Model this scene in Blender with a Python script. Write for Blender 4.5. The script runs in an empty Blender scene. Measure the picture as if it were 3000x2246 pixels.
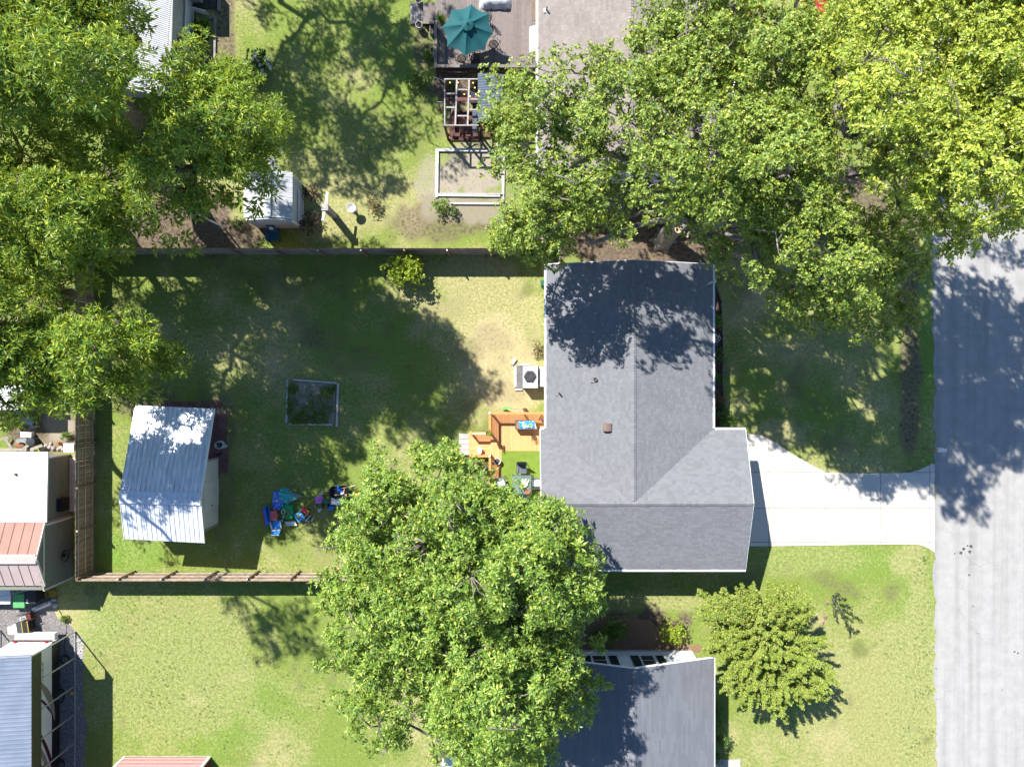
import bpy, math, random
import numpy as np
from mathutils import Vector, Matrix

# ------------------------------------------------------------------ camera, sky, sun, exposure
H = 42.0          # drone height in metres (from the 1.83 m fence's lean in the photograph)
F = 2078.0        # focal length in photograph pixels (24 mm equivalent lens)
scene = bpy.context.scene
C = scene.collection
random.seed(7)
cam_d = bpy.data.cameras.new("camera")
cam_d.sensor_fit = 'HORIZONTAL'
cam_d.sensor_width = 36.0
cam_d.lens = 36.0 * F / 3000.0
cam_d.clip_end = 2000.0
cam = bpy.data.objects.new("camera", cam_d)
cam.location = (0, 0, H)
C.objects.link(cam)
scene.camera = cam

SUN = Vector((-0.585, 0.745, 1.0)).normalized()
w = bpy.data.worlds.new("World")
scene.world = w
w.use_nodes = True
nt = w.node_tree
bg = nt.nodes["Background"]
sky = nt.nodes.new("ShaderNodeTexSky")
sky.sky_type = 'NISHITA'
sky.sun_disc = False
sky.sun_elevation = math.asin(SUN.z)
sky.sun_rotation = math.atan2(SUN.x, SUN.y)
sky.air_density = 1.0
sky.dust_density = 0.05
sky.ozone_density = 5.0
nt.links.new(sky.outputs[0], bg.inputs[0])
bg.inputs[1].default_value = 0.085
sd = bpy.data.lights.new("sun", 'SUN')
sd.energy = 5.0
sd.angle = math.radians(0.5)
sd.color = (1.0, 0.965, 0.91)
so = bpy.data.objects.new("sun", sd)
so.rotation_euler = (-SUN).to_track_quat('-Z', 'Y').to_euler()
so.location = (-20, 25, 60)
C.objects.link(so)
vs = scene.view_settings
vs.view_transform = 'Standard'
vs.look = 'None'
vs.gamma = 1.0
vs.use_curve_mapping = False
vs.exposure = 1.2
scene.cycles.max_bounces = 6
scene.cycles.transparent_max_bounces = 6
scene.cycles.use_denoising = True

# ------------------------------------------------------------------ helpers
def P(px, py, z=0.0):
    """photograph pixel -> world point at height z (camera looks straight down)"""
    k = (H - z) / F
    return Vector(((px - 1500.0) * k, (1123.0 - py) * k, z))

WL = {}
MATS = {}

def M(name, c1, c2=None, sc=6.0, rough=0.75, metal=0.0, bump=0.0, bsc=80.0, orand=0.0, irand=0.0,
      spec=0.3, stretch=None, fine=0.0, fsc=90.0, contrast=(0.35, 0.65), ramp=None):
    """procedural material: two tones mixed by noise, per-piece brightness change, fine grain and bump"""
    if name in MATS:
        return MATS[name]
    m = bpy.data.materials.new(name)
    m.use_nodes = True
    t = m.node_tree
    N, L = t.nodes, t.links
    b = N["Principled BSDF"]
    b.inputs["Roughness"].default_value = rough
    b.inputs["Metallic"].default_value = metal
    b.inputs["Specular IOR Level"].default_value = spec
    geo = N.new("ShaderNodeNewGeometry")
    vec = geo.outputs["Position"]
    if stretch:
        mp = N.new("ShaderNodeMapping")
        mp.inputs["Scale"].default_value = stretch
        L.new(vec, mp.inputs[0])
        vec = mp.outputs[0]
    c2 = c2 or tuple(min(1, x * 0.8) for x in c1)
    n1 = N.new("ShaderNodeTexNoise")
    n1.inputs["Scale"].default_value = sc
    n1.inputs["Detail"].default_value = 5
    L.new(vec, n1.inputs["Vector"])
    mr = N.new("ShaderNodeMapRange")
    mr.inputs[1].default_value, mr.inputs[2].default_value = contrast
    L.new(n1.outputs[0], mr.inputs[0])
    mx = N.new("ShaderNodeMix")
    mx.data_type = 'RGBA'
    mx.inputs[6].default_value = (*c1, 1)
    mx.inputs[7].default_value = (*c2, 1)
    L.new(mr.outputs[0], mx.inputs[0])
    col = mx.outputs[2]
    if fine or orand or irand:
        hs = N.new("ShaderNodeHueSaturation")
        L.new(col, hs.inputs["Color"])
        val = None
        def add(sock, k):
            nonlocal val
            a = N.new("ShaderNodeMath")
            a.operation = 'MULTIPLY_ADD'
            L.new(sock, a.inputs[0])
            a.inputs[1].default_value = k
            if val is None:
                a.inputs[2].default_value = 1.0 - k * 0.5
            else:
                s = N.new("ShaderNodeMath")
                s.operation = 'SUBTRACT'
                L.new(val, s.inputs[0])
                s.inputs[1].default_value = k * 0.5
                L.new(s.outputs[0], a.inputs[2])
            val = a.outputs[0]
        if orand:
            oi = N.new("ShaderNodeObjectInfo")
            add(oi.outputs["Random"], orand)
        if irand:
            add(geo.outputs["Random Per Island"], irand)
        if fine:
            n2 = N.new("ShaderNodeTexNoise")
            n2.inputs["Scale"].default_value = fsc
            n2.inputs["Detail"].default_value = 3
            L.new(vec, n2.inputs["Vector"])
            add(n2.outputs[0], fine)
        L.new(val, hs.inputs["Value"])
        col = hs.outputs[0]
    L.new(col, b.inputs["Base Color"])
    if bump:
        nb = N.new("ShaderNodeTexNoise")
        nb.inputs["Scale"].default_value = bsc
        nb.inputs["Detail"].default_value = 4
        L.new(vec, nb.inputs["Vector"])
        bp = N.new("ShaderNodeBump")
        bp.inputs["Strength"].default_value = bump
        bp.inputs["Distance"].default_value = 0.02
        L.new(nb.outputs[0], bp.inputs["Height"])
        L.new(bp.outputs[0], b.inputs["Normal"])
    MATS[name] = m
    return m

def leaf_mat(name, stops, trans=0.35, rough=0.42, tcol=(0.30, 0.42, 0.05)):
    """leaf material, colour of every leaf picked from a ramp by a random number per leaf"""
    if name in MATS:
        return MATS[name]
    m = bpy.data.materials.new(name)
    m.use_nodes = True
    N, L = m.node_tree.nodes, m.node_tree.links
    b = N["Principled BSDF"]
    b.inputs["Roughness"].default_value = rough
    b.inputs["Specular IOR Level"].default_value = 0.5
    geo = N.new("ShaderNodeNewGeometry")
    cr = N.new("ShaderNodeValToRGB")
    el = cr.color_ramp.elements
    while len(el) < len(stops):
        el.new(0.5)
    for e, (p, c) in zip(el, stops):
        e.position = p
        e.color = (*c, 1)
    L.new(geo.outputs["Random Per Island"], cr.inputs[0])
    L.new(cr.outputs[0], b.inputs["Base Color"])
    tr = N.new("ShaderNodeBsdfTranslucent")
    hm = N.new("ShaderNodeMix")
    hm.data_type = 'RGBA'
    hm.inputs[0].default_value = 0.6
    L.new(cr.outputs[0], hm.inputs[6])
    hm.inputs[7].default_value = (*tcol, 1)
    L.new(hm.outputs[2], tr.inputs[0])
    ms = N.new("ShaderNodeMixShader")
    ms.inputs[0].default_value = trans*.62
    L.new(b.outputs[0], ms.inputs[1])
    L.new(tr.outputs[0], ms.inputs[2])
    L.new(ms.outputs[0], N["Material Output"].inputs[0])
    MATS[name] = m
    return m

def tag(o, label=None, cat=None, group=None, kind=None):
    if label: o["label"] = label
    if cat: o["category"] = cat
    if group: o["group"] = group
    if kind: o["kind"] = kind
    return o

def thing(name, label, cat, loc, group=None):
    o = bpy.data.objects.new(name, None)
    o.empty_display_size = 0.3
    o.location = loc
    C.objects.link(o)
    WL[o.name] = Vector(loc)
    return tag(o, label, cat, group)

class MB:
    """collects shapes in world coordinates, then links them as one mesh object"""
    def __init__(s):
        s.v, s.f = [], []
    def add(s, vs, fs):
        k = len(s.v)
        s.v += [tuple(q) for q in vs]
        s.f += [tuple(i + k for i in f) for f in fs]
        return s
    def box(s, c, d, rz=0.0, m=None):
        x, y, z = (q / 2 for q in d)
        vs = [Vector(p) for p in ((-x,-y,-z),(x,-y,-z),(x,y,-z),(-x,y,-z),(-x,-y,z),(x,-y,z),(x,y,z),(-x,y,z))]
        R = m if m is not None else Matrix.Rotation(rz, 3, 'Z')
        c = Vector(c)
        return s.add([R @ q + c for q in vs], [(3,2,1,0),(4,5,6,7),(0,1,5,4),(1,2,6,5),(2,3,7,6),(3,0,4,7)])
    def bx(s, x0, x1, y0, y1, z0, z1):
        return s.box(((x0+x1)/2,(y0+y1)/2,(z0+z1)/2), (abs(x1-x0),abs(y1-y0),abs(z1-z0)))
    def beam(s, a, b, w, h, up=(0,0,1)):
        a, b = Vector(a), Vector(b)
        d = (b - a).normalized()
        u = Vector(up)
        sd_ = d.cross(u)
        if sd_.length < 1e-4:
            sd_ = d.cross(Vector((1,0,0)))
        sd_.normalize()
        u = sd_.cross(d)
        R = Matrix((sd_, d, u)).transposed()
        return s.box((a + b) / 2, (w, (b - a).length, h), m=R)
    def prism(s, poly, z0, z1):
        n = len(poly)
        ar = sum(poly[i][0]*poly[(i+1)%n][1]-poly[(i+1)%n][0]*poly[i][1] for i in range(n))
        if ar < 0: poly = poly[::-1]
        vs = [(p[0],p[1],z0) for p in poly] + [(p[0],p[1],z1) for p in poly]
        fs = [tuple(range(n-1,-1,-1)), tuple(range(n,2*n))]
        fs += [(i,(i+1)%n,n+(i+1)%n,n+i) for i in range(n)]
        return s.add(vs, fs)
    def slab(s, pts, t):
        """planar 3D polygon (counter-clockwise from above) given thickness t downwards"""
        n = len(pts)
        pts = [Vector(p) for p in pts]
        ar = sum(pts[i].x*pts[(i+1)%n].y-pts[(i+1)%n].x*pts[i].y for i in range(n))
        if ar < 0: pts = pts[::-1]
        vs = [p - Vector((0,0,t)) for p in pts] + pts
        fs = [tuple(range(n-1,-1,-1)), tuple(range(n,2*n))]
        fs += [(i,(i+1)%n,n+(i+1)%n,n+i) for i in range(n)]
        return s.add(vs, fs)
    def lathe(s, c, prof, n=16, sx=1.0, sy=1.0, rz=0.0):
        c = Vector(c)
        vs, fs = [], []
        for r, z in prof:
            for i in range(n):
                a = 2*math.pi*i/n
                q = Vector((r*sx*math.cos(a), r*sy*math.sin(a), z))
                q = Matrix.Rotation(rz, 3, 'Z') @ q
                vs.append(c + q)
        for j in range(len(prof)-1):
            for i in range(n):
                fs.append((j*n+i, j*n+(i+1)%n, (j+1)*n+(i+1)%n, (j+1)*n+i))
        fs.append(tuple(range(n-1,-1,-1)))
        k = (len(prof)-1)*n
        fs.append(tuple(range(k, k+n)))
        return s.add(vs, fs)
    def tube(s, pts, rad, n=6):
        pts = [Vector(p) for p in pts]
        if not hasattr(rad, '__len__'): rad = [rad]*len(pts)
        vs, fs = [], []
        for i, p in enumerate(pts):
            d = (pts[min(i+1,len(pts)-1)] - pts[max(i-1,0)])
            if d.length < 1e-6: d = Vector((0,0,1))
            d.normalize()
            a = d.cross(Vector((0,0,1)) if abs(d.z) < 0.9 else Vector((1,0,0))).normalized()
            b = d.cross(a)
            for k in range(n):
                t = 2*math.pi*k/n
                vs.append(p + (a*math.cos(t) + b*math.sin(t))*rad[i])
        for i in range(len(pts)-1):
            for k in range(n):
                fs.append((i*n+k, i*n+(k+1)%n, (i+1)*n+(k+1)%n, (i+1)*n+k))
        fs.append(tuple(range(n-1,-1,-1)))
        k = (len(pts)-1)*n
        fs.append(tuple(range(k,k+n)))
        return s.add(vs, fs)
    def quad(s, *p):
        return s.add(p, [tuple(range(len(p)))])
    def mesh(s, name, mat, off):
        me = bpy.data.meshes.new(name)
        me.from_pydata([(a-off[0], b-off[1], c-off[2]) for a,b,c in s.v], [], s.f)
        if isinstance(mat, (list, tuple)):
            for q in mat: me.materials.append(q)
        else:
            me.materials.append(mat)
        me.update()
        return me
    def build(s, name, mat, parent=None, smooth=False, label=None, cat=None, group=None, kind=None):
        if parent is not None:
            off = WL[parent.name]
        else:
            a = np.array(s.v)
            off = Vector(((a[:,0].min()+a[:,0].max())/2, (a[:,1].min()+a[:,1].max())/2, a[:,2].min()))
        o = bpy.data.objects.new(name, s.mesh(name, mat, off))
        C.objects.link(o)
        if parent is not None:
            o.parent = parent
        else:
            o.location = off
        WL[o.name] = Vector(off)
        if smooth:
            o.data.polygons.foreach_set("use_smooth", [True]*len(o.data.polygons))
        return tag(o, label, cat, group, kind)

def inst(me, name, parent, loc, rz=0.0, rx=0.0, ry=0.0, scale=None):
    """one more object that shares mesh data; loc in world coordinates"""
    o = bpy.data.objects.new(name, me)
    C.objects.link(o)
    o.parent = parent
    o.location = Vector(loc) - WL[parent.name]
    o.rotation_euler = (rx, ry, rz)
    if scale: o.scale = scale
    return o

def unit_box(name, d, mat):
    return MB().box((0,0,d[2]/2), d).mesh(name, mat, (0,0,0))

def np_mesh(name, verts, faces, mat):
    """fast quad mesh from numpy arrays"""
    me = bpy.data.meshes.new(name)
    nv, nf, k = len(verts), len(faces), faces.shape[1]
    me.vertices.add(nv)
    me.vertices.foreach_set("co", verts.astype(np.float32).ravel())
    me.loops.add(nf*k)
    me.loops.foreach_set("vertex_index", faces.astype(np.int32).ravel())
    me.polygons.add(nf)
    me.polygons.foreach_set("loop_start", np.arange(0, nf*k, k, dtype=np.int32))
    me.polygons.foreach_set("loop_total", np.full(nf, k, dtype=np.int32))
    me.materials.append(mat)
    me.update(calc_edges=True)
    me.shade_flat()
    return me

def link_np(name, verts, faces, mat, parent, kind=None, label=None, cat=None):
    off = np.array(WL[parent.name]) if parent is not None else np.zeros(3)
    o = bpy.data.objects.new(name, np_mesh(name, verts - off, faces, mat))
    C.objects.link(o)
    if parent is not None: o.parent = parent
    WL[o.name] = Vector(off)
    return tag(o, label, cat, kind=kind)

def clip_poly(poly, axis, val, keep_less):
    out = []
    n = len(poly)
    for i in range(n):
        a, b = poly[i], poly[(i+1)%n]
        ia = (a[axis] <= val) if keep_less else (a[axis] >= val)
        ib = (b[axis] <= val) if keep_less else (b[axis] >= val)
        if ia: out.append(a)
        if ia != ib:
            t = (val-a[axis])/(b[axis]-a[axis])
            out.append((a[0]+(b[0]-a[0])*t, a[1]+(b[1]-a[1])*t))
    return out

def inset_cells(poly, xs, ys, gap=0.012):
    cells = []
    for i in range(len(xs)-1):
        for j in range(len(ys)-1):
            q = poly
            for ax, v, less in ((0,xs[i]+gap,False),(0,xs[i+1]-gap,True),(1,ys[j]+gap,False),(1,ys[j+1]-gap,True)):
                if len(q) >= 3: q = clip_poly(q, ax, v, less)
            if len(q) >= 3:
                ar = abs(sum(q[k][0]*q[(k+1)%len(q)][1]-q[(k+1)%len(q)][0]*q[k][1] for k in range(len(q))))/2
                if ar > 0.02: cells.append(q)
    return cells

def in_poly(x, y, poly):
    r = False
    j = len(poly)-1
    for i in range(len(poly)):
        xi, yi = poly[i]; xj, yj = poly[j]
        if (yi > y) != (yj > y) and x < (xj-xi)*(y-yi)/(yj-yi)+xi:
            r = not r
        j = i
    return r

def poly_dist(x, y, poly):
    d = 1e9
    n = len(poly)
    for i in range(n):
        ax, ay = poly[i]; bx, by = poly[(i+1)%n]
        dx, dy = bx-ax, by-ay
        t = max(0, min(1, ((x-ax)*dx+(y-ay)*dy)/(dx*dx+dy*dy+1e-9)))
        d = min(d, math.hypot(ax+dx*t-x, ay+dy*t-y))
    return d

# ------------------------------------------------------------------ foliage
def unitv(a):
    return a/np.maximum(np.linalg.norm(a, axis=-1, keepdims=True), 1e-9)

def rosettes(rg, cen, axis, k, ln, wd, t0, t1, droop=0.15):
    """k leaves radiating round every twig tip; returns verts and quad faces"""
    n = len(cen)
    a = unitv(axis)
    ref = np.where(np.abs(a[:, 2:3]) < 0.9, np.array([[0,0,1.0]]), np.array([[1.0,0,0]]))
    u = unitv(np.cross(a, ref)); v = np.cross(a, u)
    ph = (np.arange(k)[None,:]*2*math.pi/k + rg.uniform(0, 6.28, (n,1)) + rg.normal(0, .35, (n,k)))[..., None]
    th = rg.uniform(t0, t1, (n,k))[..., None]
    d = np.cos(th)*a[:,None] + np.sin(th)*(np.cos(ph)*u[:,None] + np.sin(ph)*v[:,None])
    nn = unitv(a[:,None] - (a[:,None]*d).sum(-1, keepdims=True)*d + rg.normal(0, .32, (n,k,3)))
    s = unitv(np.cross(d, nn))
    L_ = (ln*rg.uniform(.65, 1.25, (n,k)))[..., None]
    W_ = (wd*rg.uniform(.7, 1.2, (n,k)))[..., None]
    p = cen[:,None] + d*L_*.12
    mid = p + d*L_*.5
    tip = p + d*L_ - np.array([0,0,1.0])*L_*droop
    V = np.stack([p, mid + s*W_*.5, tip, mid - s*W_*.5], axis=2).reshape(-1, 3)
    f = np.arange(len(V)).reshape(-1, 4)
    return V, f

def shell_points(rg, n, zmin=-0.35):
    d = unitv(rg.normal(size=(n*3, 3)))
    return d[d[:,2] > zmin][:n]

def foliage(rg, lobes, per_tip, k, ln, wd, t0, t1, tip_sep=1.05, tip_r=(.5,.9), flat=.7, cover=.62, up=.6, zmin=.0, skip=.15):
    """lobes (x,y,z,r) -> twig tips on their shells -> rosettes of leaves; returns verts, faces, tips per lobe"""
    cs, ax, tips = [], [], []
    for (x,y,z,r) in lobes:
        nt_ = max(3, int(4*math.pi*r*r*cover/(tip_sep*tip_sep)))
        d = shell_points(rg, nt_, zmin)
        c = np.array([x,y,z])
        d = d[rg.random(len(d)) > skip]
        rr = r*rg.uniform(.72, 1.14, (len(d),1))
        tp = c + d*rr*np.array([1,1,flat])
        tips.append((c, tp))
        for t, dd in zip(tp, d):
            tr = rg.uniform(*tip_r)
            m = max(4, int(per_tip*rg.uniform(.6, 1.3)*(tr/.7)**2))
            e = unitv(rg.normal(size=(m,3)))
            e[:,2] = np.where(rg.random(m) < .75, np.abs(e[:,2]), e[:,2])
            rad = tr*rg.uniform(.25, 1.0, (m,1))**.6
            q = t + e*rad*np.array([1,1,.6])
            cs.append(q)
            ax.append(e*.85 + dd*.45 + np.array([-.12,.16,up*.55]) + rg.normal(0,.25,(m,3)))
    V, f = rosettes(rg, np.concatenate(cs), np.concatenate(ax), k, ln, wd, t0, t1)
    return V, f, tips

def wob(rg, a, b, n, amp):
    a, b = np.array(a), np.array(b)
    ts = np.linspace(0, 1, n+1)
    pts = a + (b-a)*ts[:,None]
    L_ = np.linalg.norm(b-a)
    pts[1:-1] += rg.normal(0, amp*L_, (n-1, 3))
    return pts

def tree(name, label, base, lobes, fol, leafm, barkm, trunk_r, fork_z, seed, lean=(0,0), group=None, tipfrac=.5, dead=0, under=.0):
    rg = np.random.default_rng(seed)
    root = thing(name, label, "tree", (base[0], base[1], 0), group)
    V, f, tips = foliage(rg, lobes, **fol)
    if under:
        # inner leaves one storey lower, shaded by the outer crown
        ul = [(x+rg.normal(0,.5), y+rg.normal(0,.5), max(2.2, z-rg.uniform(1.7,2.8)), r*.95) for (x,y,z,r) in lobes if rg.random() < under]
        fu = dict(fol); fu.update(per_tip=max(6, int(fol["per_tip"]*.42)), ln=fol["ln"]*1.35, wd=fol["wd"]*1.45, skip=.1)
        V2, f2, _t = foliage(rg, ul, **fu)
        V, f = np.concatenate([V, V2]), np.concatenate([f, f2+len(V)])
    link_np("crown", V, f, leafm, root)
    # skeleton: every lobe hangs on the nearest lobe that lies nearer the fork
    fork = np.array([base[0]+lean[0], base[1]+lean[1], fork_z])
    cen = np.array([l[:3] for l in lobes])
    rad = np.array([l[3] for l in lobes])
    cen[:,2] -= rad*.35
    df = np.linalg.norm(cen-fork, axis=1)
    order = np.argsort(df)
    par = {}
    for n_, i in enumerate(order):
        best, bd = -1, df[i]*1.02
        for j in order[:n_]:
            dd = np.linalg.norm(cen[i]-cen[j]) + .45*df[j]
            if dd < bd:
                bd, best = dd, j
        par[i] = best
    load = {i: rad[i]**2 for i in par}
    for i in order[::-1]:
        if par[i] >= 0: load[par[i]] += load[i]
    tot = sum(load[i] for i in par if par[i] < 0)
    rr = lambda l: max(.035, trunk_r*.85*math.sqrt(l/tot))
    tb = MB()
    bz = [(base[0], base[1], -.05), (base[0], base[1], .25)]
    mid = np.array([base[0], base[1], 0])*.5 + fork*.5 + np.array([rg.normal(0,.12), rg.normal(0,.12), 0])
    tb.tube([bz[0], bz[1], mid, fork, fork + np.array([0,0,.3])],
            [trunk_r*1.35, trunk_r*1.1, trunk_r*.97, trunk_r*.9, trunk_r*.6], 14)
    for k_ in range(6):
        a_ = k_*1.047+rg.uniform(-.3,.3)
        u_ = np.array([math.cos(a_), math.sin(a_), 0])
        b_ = np.array([base[0], base[1], 0])
        tb.tube([b_+u_*trunk_r*.7+np.array([0,0,.5]), b_+u_*trunk_r*1.0+np.array([0,0,.2]), b_+u_*trunk_r*1.4+np.array([0,0,.03]), b_+u_*trunk_r*1.8-np.array([0,0,.06])],
                [trunk_r*.35, trunk_r*.34, trunk_r*.22, trunk_r*.1], 7)
    tb.v = [tuple(np.array(q)+rg.normal(0, trunk_r*.035, 3)) for q in tb.v]
    tb.build("trunk", barkm, root, smooth=True)
    lb = MB()
    for i in par:
        a = fork if par[i] < 0 else cen[par[i]]
        r1 = rr(load[i]); r0 = r1*1.18
        pts = wob(rg, a, cen[i], 3, .06)
        lb.tube(pts, [r0, r0*.7+r1*.3, r1, r1*.85], 6)
    for (c, tp), ic in zip(tips, cen):
        c2 = ic
        for t in tp:
            if rg.random() < tipfrac:
                lb.tube(wob(rg, c2, t, 2, .09), [.035, .024, .01], 4)
    # bare twigs that show pale above the leaves
    for _ in range(dead):
        c, tp = tips[rg.integers(len(tips))]
        t = tp[np.argmax(tp[:,2])]
        d = unitv(rg.normal(size=3)*np.array([1,1,.25]))
        a = t + np.array([0,0,.25])
        lb.tube(wob(rg, a-d*.5, a+d*rg.uniform(.5,1.1), 3, .07), [.04,.03,.022,.012], 4)
        for _k in range(4):
            d2 = unitv(d + rg.normal(size=3)*np.array([.8,.8,.3]))
            b0 = a + d*rg.uniform(0,.5)
            lb.tube(wob(rg, b0, b0+d2*rg.uniform(.3,.7), 2, .08), [.02,.014,.006], 4)
    lb.build("limbs", barkm, root, smooth=True)
    return root

def lobes_in(poly, sep, rmax, z_edge, z_top, seed, holes=(), jitter=.8, rmin=.7, zf=None, over=1.0):
    """lobes spread through a crown outline given in photograph pixels; height rises to the middle like a dome"""
    rg = np.random.default_rng(seed)
    xs = [p[0] for p in poly]; ys = [p[1] for p in poly]
    pts = []
    tries = 0
    dm = 0
    while tries < 6000:
        tries += 1
        x, y = rg.uniform(min(xs), max(xs)), rg.uniform(min(ys), max(ys))
        if not in_poly(x, y, poly) or any(in_poly(x, y, h) for h in holes): continue
        if any((x-q[0])**2+(y-q[1])**2 < sep*sep for q in pts): continue
        d = poly_dist(x, y, poly)
        for h in holes: d = min(d, poly_dist(x, y, h))
        if d < 9: continue
        pts.append((x, y, d))
        dm = max(dm, d)
    out = []
    for x, y, d in pts:
        t = min(1, d/dm)
        z = z_edge + (z_top-z_edge)*math.sqrt(1-(1-t)**2) + rg.normal(0, jitter)
        if zf: z += zf(x, y)
        sc = F/(H-z)
        r = max(rmin, min(rmax, d/sc*.95*over+.1)*rg.uniform(.85,1.1))
        p = P(x, y, z)
        out.append((p.x, p.y, z, r))
    return out

def bush(name, label, cx, cy, r, h, mat, seed, stemm, cat="shrub", group=None, n_l=10, k=7, ln=.1, wd=.05,
         per=28, t0=.5, t1=1.3, sy=1.0, z0=0.0, up=.6, tip_sep=.45, tip_r=(.18,.32)):
    rg = np.random.default_rng(seed)
    root = thing(name, label, cat, (cx, cy, z0), group)
    lobes = []
    for i in range(n_l):
        a = rg.uniform(0, 6.28); q = r*.62*math.sqrt(rg.uniform(0,1)); zz = z0 + h*(.35+.4*rg.uniform()*(1-q/r*.6))
        lobes.append((cx+q*math.cos(a), cy+q*math.sin(a)*sy, zz, r*rg.uniform(.34,.5)))
    V, f, tips = foliage(rg, lobes, per, k, ln, wd, t0, t1, tip_sep=tip_sep, tip_r=tip_r, flat=.85, up=up, zmin=-.35, skip=0)
    V[:,2] = np.maximum(V[:,2], z0+.01)
    link_np("foliage", V, f, mat, root)
    sb = MB()
    for l in lobes:
        sb.tube(wob(rg, (cx+rg.normal(0,r*.06), cy+rg.normal(0,r*.06), z0-.02), l[:3], 3, .05), [.03,.024,.018,.01], 5)
    sb.build("stems", stemm, root)
    return root
# ------------------------------------------------------------------ shared materials
wood_f = M("fence_wood", (.30,.205,.13), (.20,.14,.095), sc=3, stretch=(6,6,1.2), orand=.45, fine=.3, rough=.85)
wood_gr = M("weathered_wood", (.26,.24,.225), (.18,.165,.155), sc=4, orand=.3, fine=.3, rough=.9)
wood_rail = M("rail_wood", (.42,.37,.32), (.30,.26,.22), sc=4, orand=.25, fine=.3, rough=.85)
deck_or = M("orange_stain", (.68,.335,.14), (.59,.28,.115), sc=5, stretch=(8,1.2,8), orand=.22, fine=.2, rough=.65)
deck_gr = M("grey_deck", (.20,.165,.15), (.15,.125,.115), sc=4, stretch=(8,1.2,8), orand=.25, fine=.22, rough=.85)
red_br = M("red_brown_stain", (.105,.038,.03), (.07,.025,.022), sc=4, orand=.3, fine=.25, rough=.7)
white_p = M("white_paint", (.74,.74,.73), (.68,.68,.67), sc=3, fine=.1, orand=.06, rough=.5)
white_s = M("white_siding", (.70,.71,.72), (.64,.65,.67), sc=2, fine=.08, orand=.06, rough=.5)
black_p = M("black_plastic", (.018,.018,.02), (.028,.028,.03), rough=.5)
black_m = M("black_metal", (.02,.02,.022), (.035,.03,.03), rough=.4, metal=.3)
grey_m = M("galvanised_metal", (.46,.48,.50), (.36,.38,.40), sc=8, rough=.4, metal=.5, fine=.15)
conc = M("concrete", (.40,.38,.35), (.33,.315,.29), sc=1.5, fine=.16, fsc=60, orand=.08, rough=.9)
soil = M("soil", (.10,.075,.057), (.05,.037,.028), sc=7, fine=.6, fsc=40, bump=.5, rough=1.0)
bark_g = M("pale_bark", (.25,.22,.19), (.11,.095,.082), sc=4, fine=.35, fsc=30, bump=.4, rough=.95)
bark_b = M("brown_bark", (.16,.125,.10), (.10,.078,.062), sc=6, fine=.35, fsc=30, bump=.4, rough=.95)
glass_m = M("dark_glass", (.03,.045,.055), (.04,.055,.065), rough=.08, spec=.8)
shingle_g = M("grey_shingle", (.166,.170,.182), (.156,.16,.172), sc=.8, irand=.2, fine=.22, fsc=70, rough=.95)
shingle_g2 = M("blue_grey_shingle", (.15,.156,.172), (.135,.141,.157), sc=.6, irand=.16, fine=.2, fsc=70, rough=.95)
shingle_t = M("tan_shingle", (.235,.205,.185), (.20,.175,.157), sc=.8, irand=.2, fine=.2, fsc=70, rough=.95)
stem_m = M("stem_brown", (.13,.09,.06), (.09,.06,.04), rough=.9)

leaf_dk = leaf_mat("shrub_leaf", [(0,(.03,.075,.012)),(.5,(.06,.13,.02)),(.9,(.11,.2,.03)),(1,(.2,.26,.05))])
leaf_yel = leaf_mat("yellow_green_leaf", [(0,(.12,.22,.014)),(.5,(.23,.33,.02)),(1,(.42,.46,.04))], tcol=(.4,.42,.03))
leaf_lime = leaf_mat("bright_green_leaf", [(0,(.05,.12,.012)),(.5,(.11,.21,.02)),(1,(.24,.33,.03))], tcol=(.35,.45,.03))
leaf_mar = leaf_mat("maroon_leaf", [(0,(.025,.01,.014)),(.7,(.05,.016,.02)),(1,(.16,.05,.04))], trans=.2, tcol=(.2,.03,.03))
leaf_weed = leaf_mat("weed_leaf", [(0,(.03,.08,.015)),(.6,(.07,.14,.025)),(1,(.14,.2,.05))], trans=.25)
leaf_dry = leaf_mat("dry_leaf", [(0,(.12,.07,.03)),(.6,(.22,.14,.06)),(1,(.12,.15,.04))], trans=.2)
leaf_fl = leaf_mat("white_petal", [(0,(.6,.62,.52)),(1,(.8,.8,.72))], trans=.2, tcol=(.7,.7,.6))

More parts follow.
